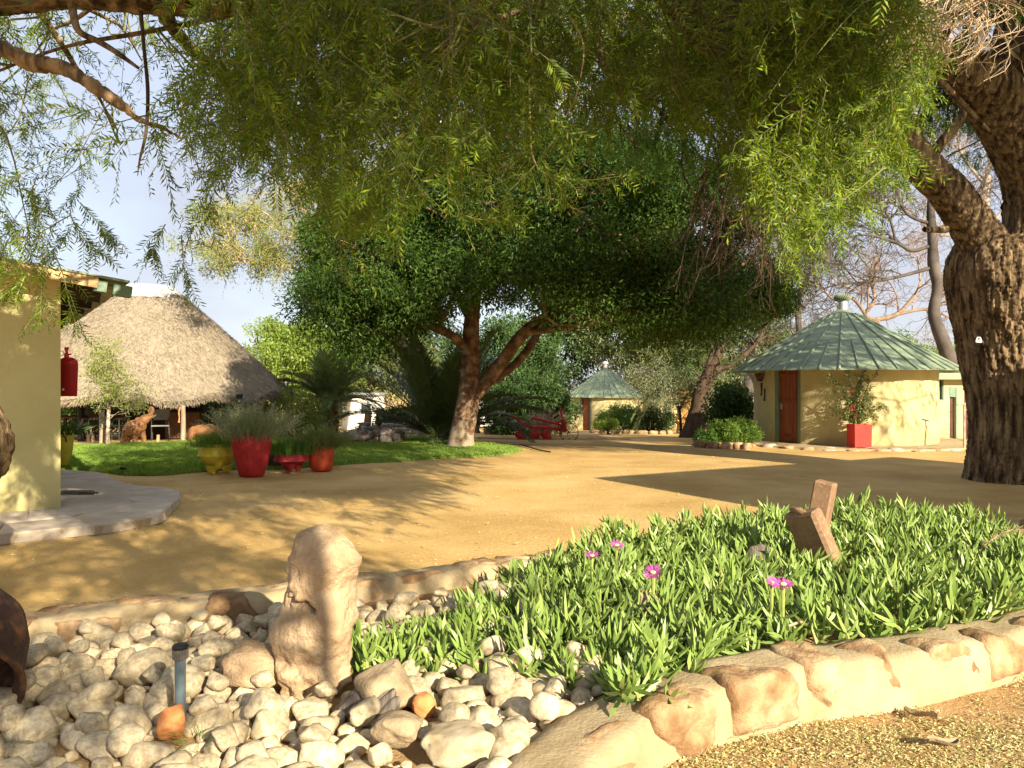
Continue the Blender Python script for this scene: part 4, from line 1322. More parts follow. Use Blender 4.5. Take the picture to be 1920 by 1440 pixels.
def midtest(p):
    px, py = 960 + p[0] / p[1] * F, 720 - (p[2] - CAMZ) / p[1] * F
    low = np.interp(px, [560, 600, 640, 700, 760, 830, 900, 980, 1060, 1150, 1250, 1340, 1400, 1440, 1490], [560, 615, 650, 660, 628, 575, 550, 572, 602, 622, 636, 640, 606, 545, 530])
    return py < low + g.uniform(-50, 16)
C = ell_clumps(g, (0.62, 20.6, 4.9), (5.7, 4.6, 3.1), 400, (0.45, 1.0), None, midtest)
for x0_, x1_, y0_, y1_, n_x in ((585, 800, 520, 672, 55), (1000, 1400, 520, 640, 50), (780, 1000, 440, 530, 22)):
    q_ = [P(g.uniform(x0_, x1_), g.uniform(y0_, y1_), g.uniform(16.4, 19.5)) for _ in range(n_x)]
    C = np.vstack([C, [p_ for p_ in q_ if midtest(p_)]])
C = np.vstack([C, np.array([P(g.uniform(1380, 1470), g.uniform(515, 575), g.uniform(17.5, 20)) for _ in range(12)])])
leafy('shade_tree', 'dense dark leafed shade tree with mottled trunk standing on the lawn', 'tree', hit(862, 845), limbs, radii, C, g.uniform(0.36, 0.92, len(C)), 620, m_leaf_mid, m_bark2,
      (0.075, 0.13), 0.40, seed=62, r0=0.055, twig=7)
# the pale foot of its trunk
# (bark flakes are in the material of the trunk)

# ---- pale tall tree behind it ---------------------------------------------------------
g = rng(71)
d = 31.0
lim = [[P(872, 806, d), P(872, 700, d), P(890, 560, d), P(908, 420, d), P(905, 330, d), P(912, 250, d), P(905, 170, d)], [P(906, 420, d), P(868, 350, d), P(832, 300, d), P(810, 240, d)], [P(908, 440, d), P(960, 340, d), P(1020, 250, d), P(1060, 180, d)],
       [P(905, 340, d), P(930, 260, d), P(985, 180, d)]]
C = np.array([P(g.uniform(640, 1180), g.uniform(60, 380), d + g.uniform(-2.5, 2.5)) for _ in range(70)])
leafy('pale_gum_tree', 'tall pale trunked tree rising behind the dark shade tree', 'tree', P(872, 806, d), lim, [[0.26, 0.26, 0.28, 0.30, 0.27, 0.22, 0.1], [0.17, 0.15, 0.11, 0.05], [0.15, 0.12, 0.08, 0.04], [0.12, 0.1, 0.05]],
      C, g.uniform(0.5, 0.9, len(C)), 130, m_leaf_olive, M('pale_grey_bark', (0.34, 0.31, 0.28), (0.52, 0.49, 0.44), scale=2, detail=7, rough=0.9, bump=0.3, bscale=18), (0.10, 0.18), 0.25, seed=72, twig=8)

# ---- feathery golden tree left of the dark crown --------------------------------------
g = rng(81)
d = 25.5
lim = [[P(790, 816, d), P(780, 700, d), P(730, 600, d), P(665, 520, d), P(600, 460, d), P(540, 430, d), P(470, 425, d)], [P(735, 605, d), P(640, 540, d), P(540, 500, d), P(430, 490, d)], [P(730, 600, d), P(700, 480, d), P(680, 380, d)], [P(600, 460, d), P(560, 380, d), P(500, 330, d)]]
C = []
for _ in range(95):
    t = g.uniform(0, 1)
    C.append(P(380 + 300 * t + g.normal() * 18, g.uniform(395 - 90 * t, 505 + 20 * t) , d + g.uniform(-1.6, 1.6)))
C = np.array(C)
leafy('feathery_tree', 'airy golden green tree with fine tan twigs between the thatched roof and the dark tree', 'tree', P(790, 816, d), lim, [[0.16, 0.14, 0.12, 0.10, 0.07, 0.04, 0.02], [0.08, 0.06, 0.04, 0.015], [0.1, 0.07, 0.03], [0.07, 0.05, 0.02]],
      C, g.uniform(0.35, 0.6, len(C)), 190, m_leaf_gold, m_dead, (0.07, 0.13), 0.3, seed=82, twig=16, tl=(0.4, 1.0), r0=0.03, r1=0.008)

# ---- lime green trees behind the thatched roof -----------------------------------------
def simple_tree(name, label, px, d, zc, ax_, n, rad, per, leaf, L, seed, ybase=None, tr=0.18, group=None, W=0.4):
    g = rng(seed)
    base = np.array([at(px, d), d, float(gz(d))])
    c = np.array([base[0], d, zc])
    C = ell_clumps(g, c, ax_, n, (0.35, 1.0))
    lim = [[base - [0, 0, 0.1], base * 0.6 + c * 0.4 + g.normal(size=3) * 0.1, base * 0.25 + c * 0.75 + g.normal(size=3) * 0.2, c + [0, 0, ax_[2] * 0.5]],
           [base * 0.5 + c * 0.5, c + [-ax_[0] * 0.3, 0, 0], c + [-ax_[0] * 0.7, 0, ax_[2] * 0.2]], [base * 0.4 + c * 0.6, c + [ax_[0] * 0.3, 0, 0], c + [ax_[0] * 0.7, 0.2, ax_[2] * 0.1]]]
    return leafy(name, label, 'tree', base, lim, [[tr, tr * 0.85, tr * 0.6, tr * 0.25], [tr * 0.55, tr * 0.4, tr * 0.15], [tr * 0.5, tr * 0.35, tr * 0.15]], C, rad, per, leaf, m_bark3, L, W, group, seed=seed + 1, r0=0.04)
simple_tree('lime_tree', 'bright lime green tree just right of the thatched roof', 540, 40, 3.2, (2.3, 2.0, 1.8), 70, 0.62, 190, m_leaf_lime, (0.12, 0.22), 91)
simple_tree('lime_tree', 'smaller yellow green tree behind the small palm', 622, 44, 2.9, (2.0, 1.8, 1.5), 50, 0.6, 150, m_leaf_bright, (0.12, 0.22), 93)

# ---- background trees and shrubs that close the view -----------------------------------
for k, (px, d, zc, ax_, leaf, lab) in enumerate((
        (700, 58, 3.0, (4.2, 3, 3.2), m_leaf_olive, 'broad olive green tree far behind the large dark palm'),
        (810, 62, 3.6, (4.0, 3, 3.8), m_leaf_dark, 'deep green far tree straight behind the leaning mottled trunk'),
        (950, 60, 3.2, (4.4, 3, 3.4), m_leaf_dark, 'deep green far tree behind the table and stump stools'),
        (1040, 66, 4.4, (4.2, 3, 4.6), m_leaf_dark, 'tall deep green far tree left of the far hut roof'),
        (1185, 64, 4.2, (5.0, 3, 4.4), m_leaf_grey, 'grey green hazy tree behind the far hut'),
        (1270, 60, 4.0, (4.0, 3, 4.0), m_leaf_olive, 'olive green far tree behind the pineapple stemmed palm'),
        (1395, 58, 3.4, (4.2, 3, 3.6), m_leaf_grey, 'grey green far tree in the gap left of the large hut'),
        (1490, 70, 2.6, (5.0, 3, 3.0), m_leaf_olive, 'low far tree showing over the left slope of the large hut roof'),
        (1725, 66, 2.4, (5.5, 3, 3.2), m_leaf_bright, 'low bright green far tree right of the large hut roof'),
        (600, 60, 1.4, (4.2, 3, 1.9), m_leaf_bright, 'low bright far tree behind the wire aviary'))):
    simple_tree('far_tree', lab, px, d, zc, ax_, 60, 1.15, 150, leaf, (0.25, 0.42), 100 + 2 * k, tr=0.2, group='far trees behind the yard')

# hedge behind the thatched shelter
for k, (px, w, leaf, lab) in enumerate(((135, 1.6, m_leaf_bright, 'bright hedge bush seen under the thatch beside the cream wall'), (185, 1.4, m_leaf_dark, 'dark hedge bush seen under the thatch behind the black post'),
                                     (245, 1.5, m_leaf_bright, 'green hedge bush seen under the thatch behind the elephant carving'), (400, 1.2, m_leaf_dark, 'green hedge bush behind the rhino carving'), (455, 1.3, m_leaf_olive, 'olive hedge bush behind the right posts of the shelter'))):
    d = 33.5
    bush('hedge_bush', lab, 'bush', (at(px, d), d, gz(d)), (w * 0.75, 0.8, 0.95), 34, 0.42, 130, leaf, (0.09, 0.16), 0.45, 130 + k, 'hedge behind the thatched shelter')

# ---- small thin sapling by the lawn ----------------------------------------------------
g = rng(141)
s0 = hit(202, 838)
d = s0[1]
C = np.array([P(205 + g.normal() * (14 + 22 * t), 650 + 105 * t + g.normal() * 8, d + g.normal() * 0.3) for t in g.uniform(0, 1, 42) ** 0.8])
leafy('sapling', 'thin yellow green sapling with slim pale stem at the lawn edge before the thatch', 'tree', s0, [[s0, P(203, 790, d), P(206, 740, d), P(210, 690, d), P(212, 655, d)]], [[0.05, 0.045, 0.04, 0.025, 0.012]],
      C, 0.30, 48, m_leaf_gold, m_lowbark, (0.06, 0.11), 0.3, seed=142, twig=7, tl=(0.2, 0.45), r0=0.012, r1=0.005)

# ---- the thick dark leaning tree left of the large hut ----------------------------------
g = rng(151)
s0 = hit(1300, 820)
d = s0[1]
C = np.array([P(g.uniform(1285, 1475), g.uniform(560, 690), d + g.uniform(-1.5, 2.5)) for _ in range(34)])
leafy('leaning_tree', 'thick dark trunk leaning right, sparse crown, between feathery shrub and large hut', 'tree', s0,
      [[P(1292, 830, d), P(1302, 800, d), P(1310, 765, d), P(1316, 730, d), P(1330, 700, d), P(1345, 670, d), P(1352, 640, d)], [P(1330, 700, d), P(1380, 678, d), P(1420, 640, d), P(1440, 600, d)], [P(1320, 715, d), P(1335, 655, d), P(1325, 610, d)]],
      [[0.46, 0.36, 0.30, 0.28, 0.22, 0.17, 0.1], [0.13, 0.09, 0.07, 0.03], [0.12, 0.08, 0.04]], C, 0.55, 110, m_leaf_dark, m_bark3, (0.09, 0.15), 0.4, seed=152, twig=10, tl=(0.4, 1.0))

# small feathery shrub tree before the pineapple palm
g = rng(161)
s0 = hit(1277, 819)
d = s0[1]
C = np.array([P(1255 + g.normal() * 34, 728 + g.normal() * 19, d + g.normal() * 0.5) for _ in range(60)])
leafy('feathery_shrub', 'small grey green feathery shrub tree on a thin stem, left of the thick leaning trunk', 'tree', s0, [[s0, P(1276, 790, d), P(1273, 765, d), P(1262, 745, d), P(1240, 730, d)], [P(1274, 770, d), P(1285, 745, d), P(1300, 725, d)]],
      [[0.06, 0.05, 0.045, 0.035, 0.02], [0.035, 0.03, 0.015]], C, 0.36, 120, m_leaf_grey, m_bark3, (0.05, 0.10), 0.3, seed=162, twig=12, r0=0.015, r1=0.006)

# ---- bare trees behind the large hut ----------------------------------------------------
def bare(label, trunk, r, limbs, limb_r, seed, n2=6, n3=6, n4=5, L2=(1.2, 2.8), L3=(0.7, 1.6), L4=(0.3, 0.9), droop=0.0, rmin=0.009, matl=None):
    g = rng(seed)
    t = thing('bare_tree', label, 'tree', tuple(trunk[0]), 'bare trees behind the large hut')
    b = MB().add(*limb_tube(trunk, r, 12, 40, 0.18, 2.0, seed))
    PP, RR = [], []
    for l, lr in zip(limbs, limb_r):
        lr = [x * 0.62 for x in lr]
        p = spline(np.c_[l, lr], 20)
        b.add(*limb_tube(l, lr, 8, 20, 0.15, 2.0, seed))
        PP.append(p[:, :3]); RR.append(p[:, 3])
    b.build('trunk', matl or m_twig, t, smooth=180)
    PP, RR = np.array(PP), np.array(RR)
    a1, r1 = grow(g, PP, RR, n2, (0.2, 1.0), L2, (0.4, 1.1), 7, droop, 0.25, 0.5, 0.4, rmin)
    a2, r2 = grow(g, a1, r1, n3, (0.15, 1.0), L3, (0.4, 1.1), 6, droop, 0.25, 0.55, 0.5, rmin)
    a3, r3 = grow(g, a2, r2, n4, (0.1, 1.0), L4, (0.4, 1.1), 4, droop, 0.25, 0.7, 0.6, rmin)
    MB().add(*tubes(a1, r1, 4)).add(*tubes(a2, r2, 3)).add(*tubes(a3, r3, 3)).build('crown', matl or m_twig, t)
    return t
d = 32.0
def B(px, py, dd=32.0): return P(px, py, dd)
bare('bare tree with a twisted upright trunk just left of the massive tree', [B(1800, 800), B(1790, 700), B(1772, 650), B(1752, 590), B(1758, 540), B(1750, 490), B(1748, 440), B(1745, 390), B(1748, 330)], [0.38, 0.33, 0.28, 0.23, 0.21, 0.20, 0.18, 0.15, 0.09],
     [[B(1752, 500), B(1700, 515), B(1640, 528), B(1580, 532), B(1530, 545)], [B(1748, 460), B(1710, 470), B(1680, 455), B(1620, 440), B(1560, 455), B(1500, 470)], [B(1746, 420), B(1700, 400), B(1670, 340), B(1620, 300)], [B(1748, 440), B(1800, 400), B(1850, 330), B(1880, 260)],
      [B(1748, 350), B(1720, 270), B(1690, 200)], [B(1757, 560), B(1800, 540), B(1850, 560), B(1890, 540)], [B(1680, 455), B(1668, 410), B(1640, 370), B(1625, 330)]],
     [[0.12, 0.11, 0.09, 0.06, 0.03], [0.13, 0.12, 0.11, 0.07, 0.05, 0.03], [0.12, 0.1, 0.07, 0.03], [0.12, 0.09, 0.06, 0.03], [0.11, 0.07, 0.03], [0.1, 0.08, 0.06, 0.03], [0.09, 0.08, 0.05, 0.03]], 171, 12, 9, 7)
bare('bare tree with pale curling limbs rising behind the cone roof of the large hut', [B(1660, 800, 38), B(1650, 700, 38), B(1640, 640, 38), B(1640, 600, 38)], [0.4, 0.35, 0.3, 0.25],
     [[B(1640, 600, 38), B(1622, 590, 38), B(1640, 560, 38), B(1632, 520, 38), B(1640, 480, 38)], [B(1640, 600, 38), B(1680, 590, 38), B(1710, 560, 38), B(1725, 530, 38), B(1720, 480, 38)], [B(1680, 590, 38), B(1740, 580, 38), B(1790, 600, 38)], [B(1640, 620, 38), B(1600, 560, 38), B(1560, 560, 38), B(1520, 500, 38)]],
     [[0.2, 0.17, 0.15, 0.13, 0.06], [0.2, 0.17, 0.14, 0.1, 0.05], [0.12, 0.1, 0.04], [0.16, 0.13, 0.1, 0.04]], 173, 8, 8, 6, matl=M('tan_twig', (0.22, 0.155, 0.11), (0.32, 0.24, 0.18), scale=2, rough=0.95, spec=0.05))
bare('slender bare tree with an S shaped trunk left of the large hut roof vent', [B(1520, 800, 36), B(1508, 700, 36), B(1502, 640, 36), B(1496, 590, 36), B(1500, 550, 36), B(1515, 520, 36)], [0.2, 0.17, 0.15, 0.14, 0.12, 0.1],
     [[B(1515, 520, 36), B(1525, 490, 36), B(1510, 450, 36), B(1520, 400, 36)], [B(1498, 600, 36), B(1475, 570, 36), B(1465, 540, 36), B(1440, 520, 36)], [B(1500, 550, 36), B(1480, 600, 36), B(1440, 630, 36), B(1400, 640, 36)]],
     [[0.1, 0.08, 0.06, 0.03], [0.09, 0.07, 0.05, 0.03], [0.07, 0.05, 0.04, 0.02]], 175, 9, 8, 6)
bare('pale bare tree filling the sky behind the fork of the massive tree', [B(1870, 800, 42), B(1862, 600, 42), B(1850, 480, 42), B(1845, 400, 42), B(1850, 330, 42)], [0.4, 0.34, 0.3, 0.26, 0.2],
     [[B(1850, 460, 42), B(1800, 390, 42), B(1770, 320, 42), B(1740, 240, 42)], [B(1846, 400, 42), B(1850, 330, 42), B(1870, 240, 42), B(1860, 140, 42)], [B(1850, 430, 42), B(1900, 370, 42), B(1940, 300, 42), B(1960, 200, 42)], [B(1848, 350, 42), B(1800, 280, 42), B(1790, 180, 42), B(1760, 100, 42)],
      [B(1846, 430, 42), B(1760, 440, 42), B(1700, 390, 42), B(1640, 360, 42)]],
     [[0.18, 0.14, 0.1, 0.04], [0.2, 0.17, 0.12, 0.05], [0.15, 0.12, 0.08, 0.04], [0.14, 0.11, 0.07, 0.04], [0.14, 0.11, 0.08, 0.04]], 177, 12, 8, 7, matl=M('pale_twig', (0.26, 0.21, 0.17), (0.38, 0.32, 0.26), scale=2, rough=0.95, spec=0.05))
bare('bare tree with dusky branches behind the dark crown and the small far hut', [B(1400, 800, 44), B(1405, 700, 44), B(1410, 640, 44)], [0.3, 0.26, 0.2],
     [[B(1410, 640, 44), B(1440, 560, 44), B(1430, 480, 44), B(1450, 420, 44)], [B(1408, 660, 44), B(1360, 580, 44), B(1330, 480, 44)], [B(1410, 640, 44), B(1480, 600, 44), B(1540, 540, 44)], [B(1410, 640, 44), B(1400, 520, 44), B(1380, 400, 44)]],
     [[0.15, 0.11, 0.08, 0.03], [0.14, 0.1, 0.04], [0.13, 0.09, 0.04], [0.12, 0.08, 0.03]], 179, 10, 8, 6)

# ---- palms --------------------------------------------------------------------------------
def palm(label, base, crown_z, nf, Lf, elev, leaf, ll, per, seed, trunk=None, az=(0, 2 * np.pi), droop=0.10, base_r=0.25):
    g = rng(seed)
    base = np.asarray(base, float)
    t = thing('palm', label, 'palm', tuple(base))
    h = crown_z - base[2]
    b = MB()
    prof = [(base_r * 1.15, -0.05), (base_r, h * 0.3), (base_r * 1.08, h * 0.8), (base_r * 0.7, h + 0.1), (0.03, h + 0.2)]
    b.lathe(prof, 14, base)
    nsc = int(10 + 50 * h)
    a = g.uniform(0, 2 * np.pi, nsc); zz = g.uniform(0, h, nsc)
    for a_, z_ in zip(a, zz):
        p0 = base + [base_r * 0.9 * math.cos(a_), base_r * 0.9 * math.sin(a_), z_]
        b.tube([p0, p0 + [0.12 * math.cos(a_), 0.12 * math.sin(a_), 0.09]], [0.06, 0.02], 5)
    b.build('trunk', trunk or m_fibre, t, smooth=50)
    K = 12
    A = g.uniform(az[0], az[1], nf)
    E = g.uniform(elev[0], elev[1], nf)
    L = g.uniform(Lf[0], Lf[1], nf)
    Fp = np.zeros((nf, K, 3))
    Fp[:, 0] = base + [0, 0, h] + np.stack([np.cos(A), np.sin(A), A * 0], 1) * base_r * 0.5
    dcur = np.stack([np.cos(A) * np.cos(E), np.sin(A) * np.cos(E), np.sin(E)], 1)
    bendn = g.normal(size=(nf, 3)) * 0.015
    for k in range(1, K):
        dcur = unit(dcur + np.array([0, 0, -droop]) * (0.4 + k / K * 1.3) * (0.35 + np.cos(E))[:, None] + bendn)
        Fp[:, k] = Fp[:, k - 1] + dcur * (L / (K - 1))[:, None]
    FR = np.repeat(np.linspace(0.028, 0.006, K)[None], nf, 0)
    MB().add(*tubes(Fp, FR, 4)).build('frond_stalks', m_rachis, t)
    tt = np.linspace(0.14, 1.0, per)
    b = MB()
    x = tt * (K - 1)
    i0 = np.minimum(x.astype(int), K - 2); f = (x - i0)[None, :, None]
    pos = Fp[:, i0] * (1 - f) + Fp[:, i0 + 1] * f
    tan = unit(Fp[:, i0 + 1] - Fp[:, i0])
    side = unit(np.cross(tan, [0, 0, 1.0]) + 1e-4)
    upv = np.cross(side, tan)
    prof = np.sin(np.pi * np.clip(tt * 0.86 + 0.10, 0, 1)) ** 0.6
    for sg in (-1, 1):
        d_ = unit(tan * (0.55 + 0.5 * tt[None, :, None]) + side * sg * 0.85 + upv * 0.25 + g.normal(size=pos.shape) * 0.10)
        Lx = (ll * prof)[None] * g.uniform(0.8, 1.1, pos.shape[:2])
        b.add(*leaf_cards(pos.reshape(-1, 3), d_.reshape(-1, 3), upv.reshape(-1, 3), Lx.ravel(), np.full(Lx.size, 0.034), 0.04))
    b.build('leaflets', leaf, t)
    return t
palm('mid green palm with stiff arching fronds beside the thatched roof', hit(622, 819), 0.9, 50, (1.7, 2.5), (0.25, 1.45), m_palm, 0.48, 70, 181, droop=0.10, base_r=0.2)
palm('large dark palm with long arching fronds on the lawn left of the mottled trunk', hit(826, 829), -0.02, 58, (2.7, 3.9), (0.5, 1.45), m_palm_dark, 0.58, 90, 183, droop=0.080, base_r=0.20)
palm('palm with golden pineapple stem behind the feathery shrub', hit(1288, 813), 1.25, 40, (2.3, 3.3), (-0.1, 1.35), m_palm, 0.5, 70, 185, trunk=M('golden_palm_stem', (0.32, 0.19, 0.06), (0.48, 0.31, 0.11), scale=9, rough=0.9, bump=0.8, bscale=20, bdist=0.04), droop=0.13, base_r=0.42)

# ---- bushes round the yard --------------------------------------------------------------
def hb(px, py): return hit(px, py)
bush('large_bush', 'large dark green bush behind the red plough', 'bush', hb(1000, 815), (1.62, 1.1, 1.25), 90, 0.42, 170, m_leaf_dark, (0.12, 0.20), 0.4, 191)
bush('large_bush', 'dark rounded bush behind the grey topped table', 'bush', hb(945, 814), (0.85, 0.8, 1.05), 40, 0.38, 150, m_leaf_dark, (0.12, 0.2), 0.4, 192)
bush('clipped_hedge', 'clipped green hedge in front of the far hut wall', 'hedge', hb(1166, 810), (1.25, 0.7, 0.62), 60, 0.30, 170, m_leaf_bright, (0.07, 0.13), 0.45, 193)
bush('clipped_hedge', 'darker clipped hedge right of the far hut beside the feathery shrub', 'hedge', hb(1220, 811), (1.1, 0.7, 0.60), 50, 0.30, 170, m_leaf_dark, (0.07, 0.13), 0.45, 194)
bush('low_shrub', 'pale yellow green low shrub at the left foot of the clipped hedge', 'shrub', hb(1140, 814), (0.5, 0.4, 0.3), 18, 0.2, 150, m_leaf_lime, (0.05, 0.09), 0.45, 195)
bush('large_bush', 'tall dark bush pressed against the left side of the large hut', 'bush', hb(1375, 824), (0.75, 0.7, 0.95), 44, 0.36, 170, m_leaf_dark, (0.09, 0.15), 0.42, 196)
bush('low_shrub', 'bright green low shrub in the stone edged bed left of the large hut', 'shrub', hb(1380, 833), (0.62, 0.45, 0.32), 40, 0.22, 190, m_leaf_bright, (0.06, 0.11), 0.35, 197)
bush('low_shrub', 'spreading grassy green shrub at the left end of the stone edged bed', 'shrub', hb(1330, 833), (0.40, 0.35, 0.16), 20, 0.18, 150, m_leaf_acacia, (0.08, 0.14), 0.2, 198)
bush('wispy_shrub', 'wispy olive shrub at the right end of the thatched shelter', 'shrub', hb(545, 822), (1.25, 0.8, 0.85), 60, 0.36, 120, m_leaf_gold, (0.08, 0.16), 0.25, 199)
bush('wispy_shrub', 'grey green shrub behind the cement birdbath', 'shrub', hb(612, 817), (0.8, 0.5, 0.55), 30, 0.3, 120, m_leaf_grey, (0.06, 0.12), 0.3, 200)
bush('leafy_plant', 'broad leafed green plant with yellow tips by the brown urn', 'plant', hb(580, 818), (0.5, 0.35, 0.38), 20, 0.22, 80, m_leaf_lime, (0.08, 0.14), 0.5, 201)
bush('low_shrub', 'dark green shrub above the low wall of round stones', 'shrub', hb(760, 817), (1.1, 0.6, 0.55), 40, 0.32, 140, m_leaf_dark, (0.10, 0.18), 0.35, 202)
bush('low_shrub', 'blue green shrub right of the low wall of round stones', 'shrub', hb(800, 818), (0.7, 0.5, 0.6), 30, 0.3, 140, m_leaf_grey, (0.10, 0.18), 0.3, 203)

# ---- pale building glimpsed between the palms and fences far behind ---------------------
d = 44.0
pb = thing('white_building', 'bright white low building glimpsed between the two palms', 'building', (at(690, d), d, gz(d)))
MB().box((at(676, d), d + 1, 0.05), (1.9, 2.5, 1.9)).build('wall', m_white, pb)
MB().box((at(676, d), d + 1, 1.06), (2.2, 3.0, 0.10)).build('roof', m_metal, pb)
MB().box((at(688, d), d - 0.26, 0.25), (0.5, 0.06, 0.5)).build('window', m_glass, pb)
d = 47.0
pb = thing('cream_outbuilding', 'low cream outbuilding glimpsed behind the thick leaning trunk', 'building', (at(1330, d), d, gz(d)))
MB().box((at(1320, d), d + 1, 0.0), (6.5, 2, 2.1)).build('wall', m_cream2, pb)
MB().box((at(1320, d), d + 1, 1.10), (7.0, 2.6, 0.10)).build('roof', m_roofg, pb)
for k, px in enumerate((1228, 1252, 1350)):
    MB().box((at(px, d), d - 0.02, -0.05), (0.32, 0.06, 1.2)).build('window', m_glass, pb)
d = 52
pb = thing('pale_wall', 'long pale garden wall glimpsed behind the grey topped table', 'wall', (at(930, d), d, gz(d)))
MB().box((at(930, d), d, -0.35), (7.0, 0.25, 1.6)).build('panel', m_white, pb)
MB().box((at(930, d), d, 0.48), (7.1, 0.32, 0.06)).build('coping', m_mortar, pb)

# wire aviary posts right of the thatch
av = thing('wire_aviary', 'weathered mesh roofed aviary on pale poles right of the thatched roof', 'aviary', (at(545, 33), 33, gz(33)))
for px, h in ((536, 2.2), (548, 2.3), (600, 2.1)):
    MB().tube([(at(px, 33), 33, gz(33) - 0.1), (at(px, 33), 33, gz(33) + h)], 0.045, 8).build('pole', m_white if px == 536 else m_post, av)
b = MB()
for k in range(16):
    x = at(520, 33) + k * 0.14
    b.tube([(x, 32.6, 1.62), (x + 0.1, 35, 1.75)], 0.006, 3)
for k in range(14):
    b.tube([(at(520, 33), 32.6 + k * 0.17, 1.62), (at(520, 33) + 2.2, 32.6 + k * 0.17, 1.64)], 0.006, 3)
b.build('mesh_roof', m_twig, av)

# ---- the drooping tree overhead ------------------------------------------------------------
g = rng(211)
ov = thing('drooping_tree', 'overhanging tree with long drooping sprays of narrow yellow green leaves across the top', 'tree', (-4.42, 6.0, 0.0))
b = MB()
rugged(b, [(-4.45, 6.0, -0.1), (-4.48, 6.0, 0.25), (-4.44, 6.0, 0.6), (-4.25, 6.0, 0.95), (-4.16, 6.0, 1.12), (-4.20, 6.0, 1.3), (-4.36, 6.0, 1.6), (-4.5, 6.0, 2.2), (-4.4, 5.9, 3.0), (-4.2, 5.7, 3.7), (-3.8, 5.55, 4.15)],
       [0.36, 0.26, 0.22, 0.30, 0.36, 0.33, 0.26, 0.24, 0.22, 0.2, 0.16], 60, 140, 0.07, 41.0, 0.6, 9)
b.build('trunk', m_bark, ov, smooth=180)
olimbs = [
    ([P(-80, -10, 5.5), P(40, -18, 5.5), P(150, -22, 5.5), P(300, -6, 5.5), P(450, 0, 5.6), P(650, -30, 5.8), P(900, -60, 6.2), P(1200, -80, 6.6)], [0.16, 0.145, 0.135, 0.12, 0.10, 0.08, 0.06, 0.03]),
    ([(-4.45, 6.0, 2.2), P(-200, 40, 5.6), P(-60, 60, 5.1), P(0, 88, 4.8), P(60, 118, 4.8), P(110, 125, 4.8), P(150, 145, 4.8), P(190, 172, 4.8), P(232, 200, 4.8), P(262, 226, 4.85), P(300, 238, 4.95), P(345, 262, 5.1)], [0.10, 0.072, 0.056, 0.050, 0.046, 0.041, 0.038, 0.034, 0.026, 0.016, 0.010, 0.004]),
    ([P(132, -10, 5.5), P(140, 40, 5.4), P(152, 62, 5.4), P(185, 78, 5.4), P(218, 98, 5.4), P(260, 128, 5.4)], [0.028, 0.026, 0.022, 0.02, 0.018, 0.01]),
    ([P(262, 0, 5.5), P(270, 90, 5.4), P(277, 170, 5.4), P(274, 245, 5.3), P(262, 300, 5.3), P(258, 330, 5.3)], [0.015, 0.012, 0.012, 0.011, 0.007, 0.002]),
    ([P(450, 0, 5.6), P(560, 20, 6.4), P(700, 60, 7.2), P(860, 120, 7.8), P(1000, 170, 8.2)], [0.10, 0.09, 0.07, 0.05, 0.02]),
    ([P(300, -6, 5.5), P(330, 60, 6.4), P(420, 150, 7.2), P(480, 230, 7.6)], [0.07, 0.055, 0.04, 0.015]),
    ([P(-60, -40, 5.6), (-2.0, 3.0, 4.6), (0.4, 0.5, 4.8), (2.6, -2.0, 4.6), (4.2, -4.2, 4.2)], [0.15, 0.13, 0.11, 0.08, 0.03]),
    ([(-2.0, 3.0, 4.6), (-0.5, 2.6, 4.9), (1.8, 2.4, 5.0), (3.8, 3.0, 4.9)], [0.1, 0.08, 0.06, 0.03]),
    ([P(1200, -80, 6.6), P(1350, -20, 6.6), P(1480, 40, 6.6), P(1560, 120, 6.5)], [0.045, 0.04, 0.03, 0.012]),
    ([P(1120, 60, 6.4), P(1128, 110, 6.4), P(1150, 150, 6.4), P(1168, 185, 6.4), P(1190, 215, 6.4)], [0.03, 0.036, 0.032, 0.022, 0.004]),
]
for k in range(26):                                   # the finer boughs that carry the sprays
    if k < 20:
        x1, y1, d1 = g.uniform(420, 1640), g.uniform(-120, 170), g.uniform(5.0, 9.2)
    else:
        x1, y1, d1 = g.uniform(-200, 380), g.uniform(-60, 200), g.uniform(5.6, 7.5)
    e_ = P(x1, y1, d1)
    src_ = spline(olimbs[(0, 4, 0, 8)[k % 4]][0], 20)
    a_ = src_[np.argsort(np.linalg.norm(src_ - e_, axis=1))[g.integers(2, 7)]]
    m_1 = a_ * 0.6 + e_ * 0.4 + [0, 0, 0.22] + g.normal(size=3) * 0.08
    olimbs.append(([a_, m_1, e_ * 0.85 + a_ * 0.15 + [0, 0, 0.08], e_, e_ + (e_ - a_) * 0.15 + [0, 0, -0.25]], [0.035, 0.028, 0.018, 0.012, 0.006]))
for k, (l, r) in enumerate(olimbs):
    b = MB()
    if k < 2:
        rugged(b, l, r, 26, 120, 0.022, 50.0 + k, 0.8, 14)
    else:
        b.add(*limb_tube(l, r, 9, 40, 0.15, 5.0, k))
    b.build('limb', m_bark if k not in (3,) else m_bark3, ov, smooth=180)
LOWX = [-300, 0, 60, 120, 170, 215, 250, 300, 345, 400, 450, 520, 600, 680, 760, 830, 890, 950, 1010, 1080, 1150, 1250, 1330, 1400, 1450, 1500, 1550, 1600, 1660, 1720, 1760]
LOWY = [540, 555, 545, 500, 420, 340, 345, 470, 540, 420, 400, 400, 440, 500, 470, 400, 430, 400, 375, 330, 270, 240, 300, 400, 470, 510, 470, 400, 370, 290, 150]
GAPS = [(70, 55, 90, 50, 0.9), (215, 100, 120, 75, 0.97), (300, 250, 60, 80, 0.2), (105, 300, 45, 70, 0.6), (250, 330, 60, 90, 0.9), (90, 380, 40, 60, 0.5), (1215, 290, 70, 60, 0.7), (905, 320, 50, 70, 0.5), (440, 365, 60, 45, 0.5), (1290, 350, 60, 60, 0.8)]
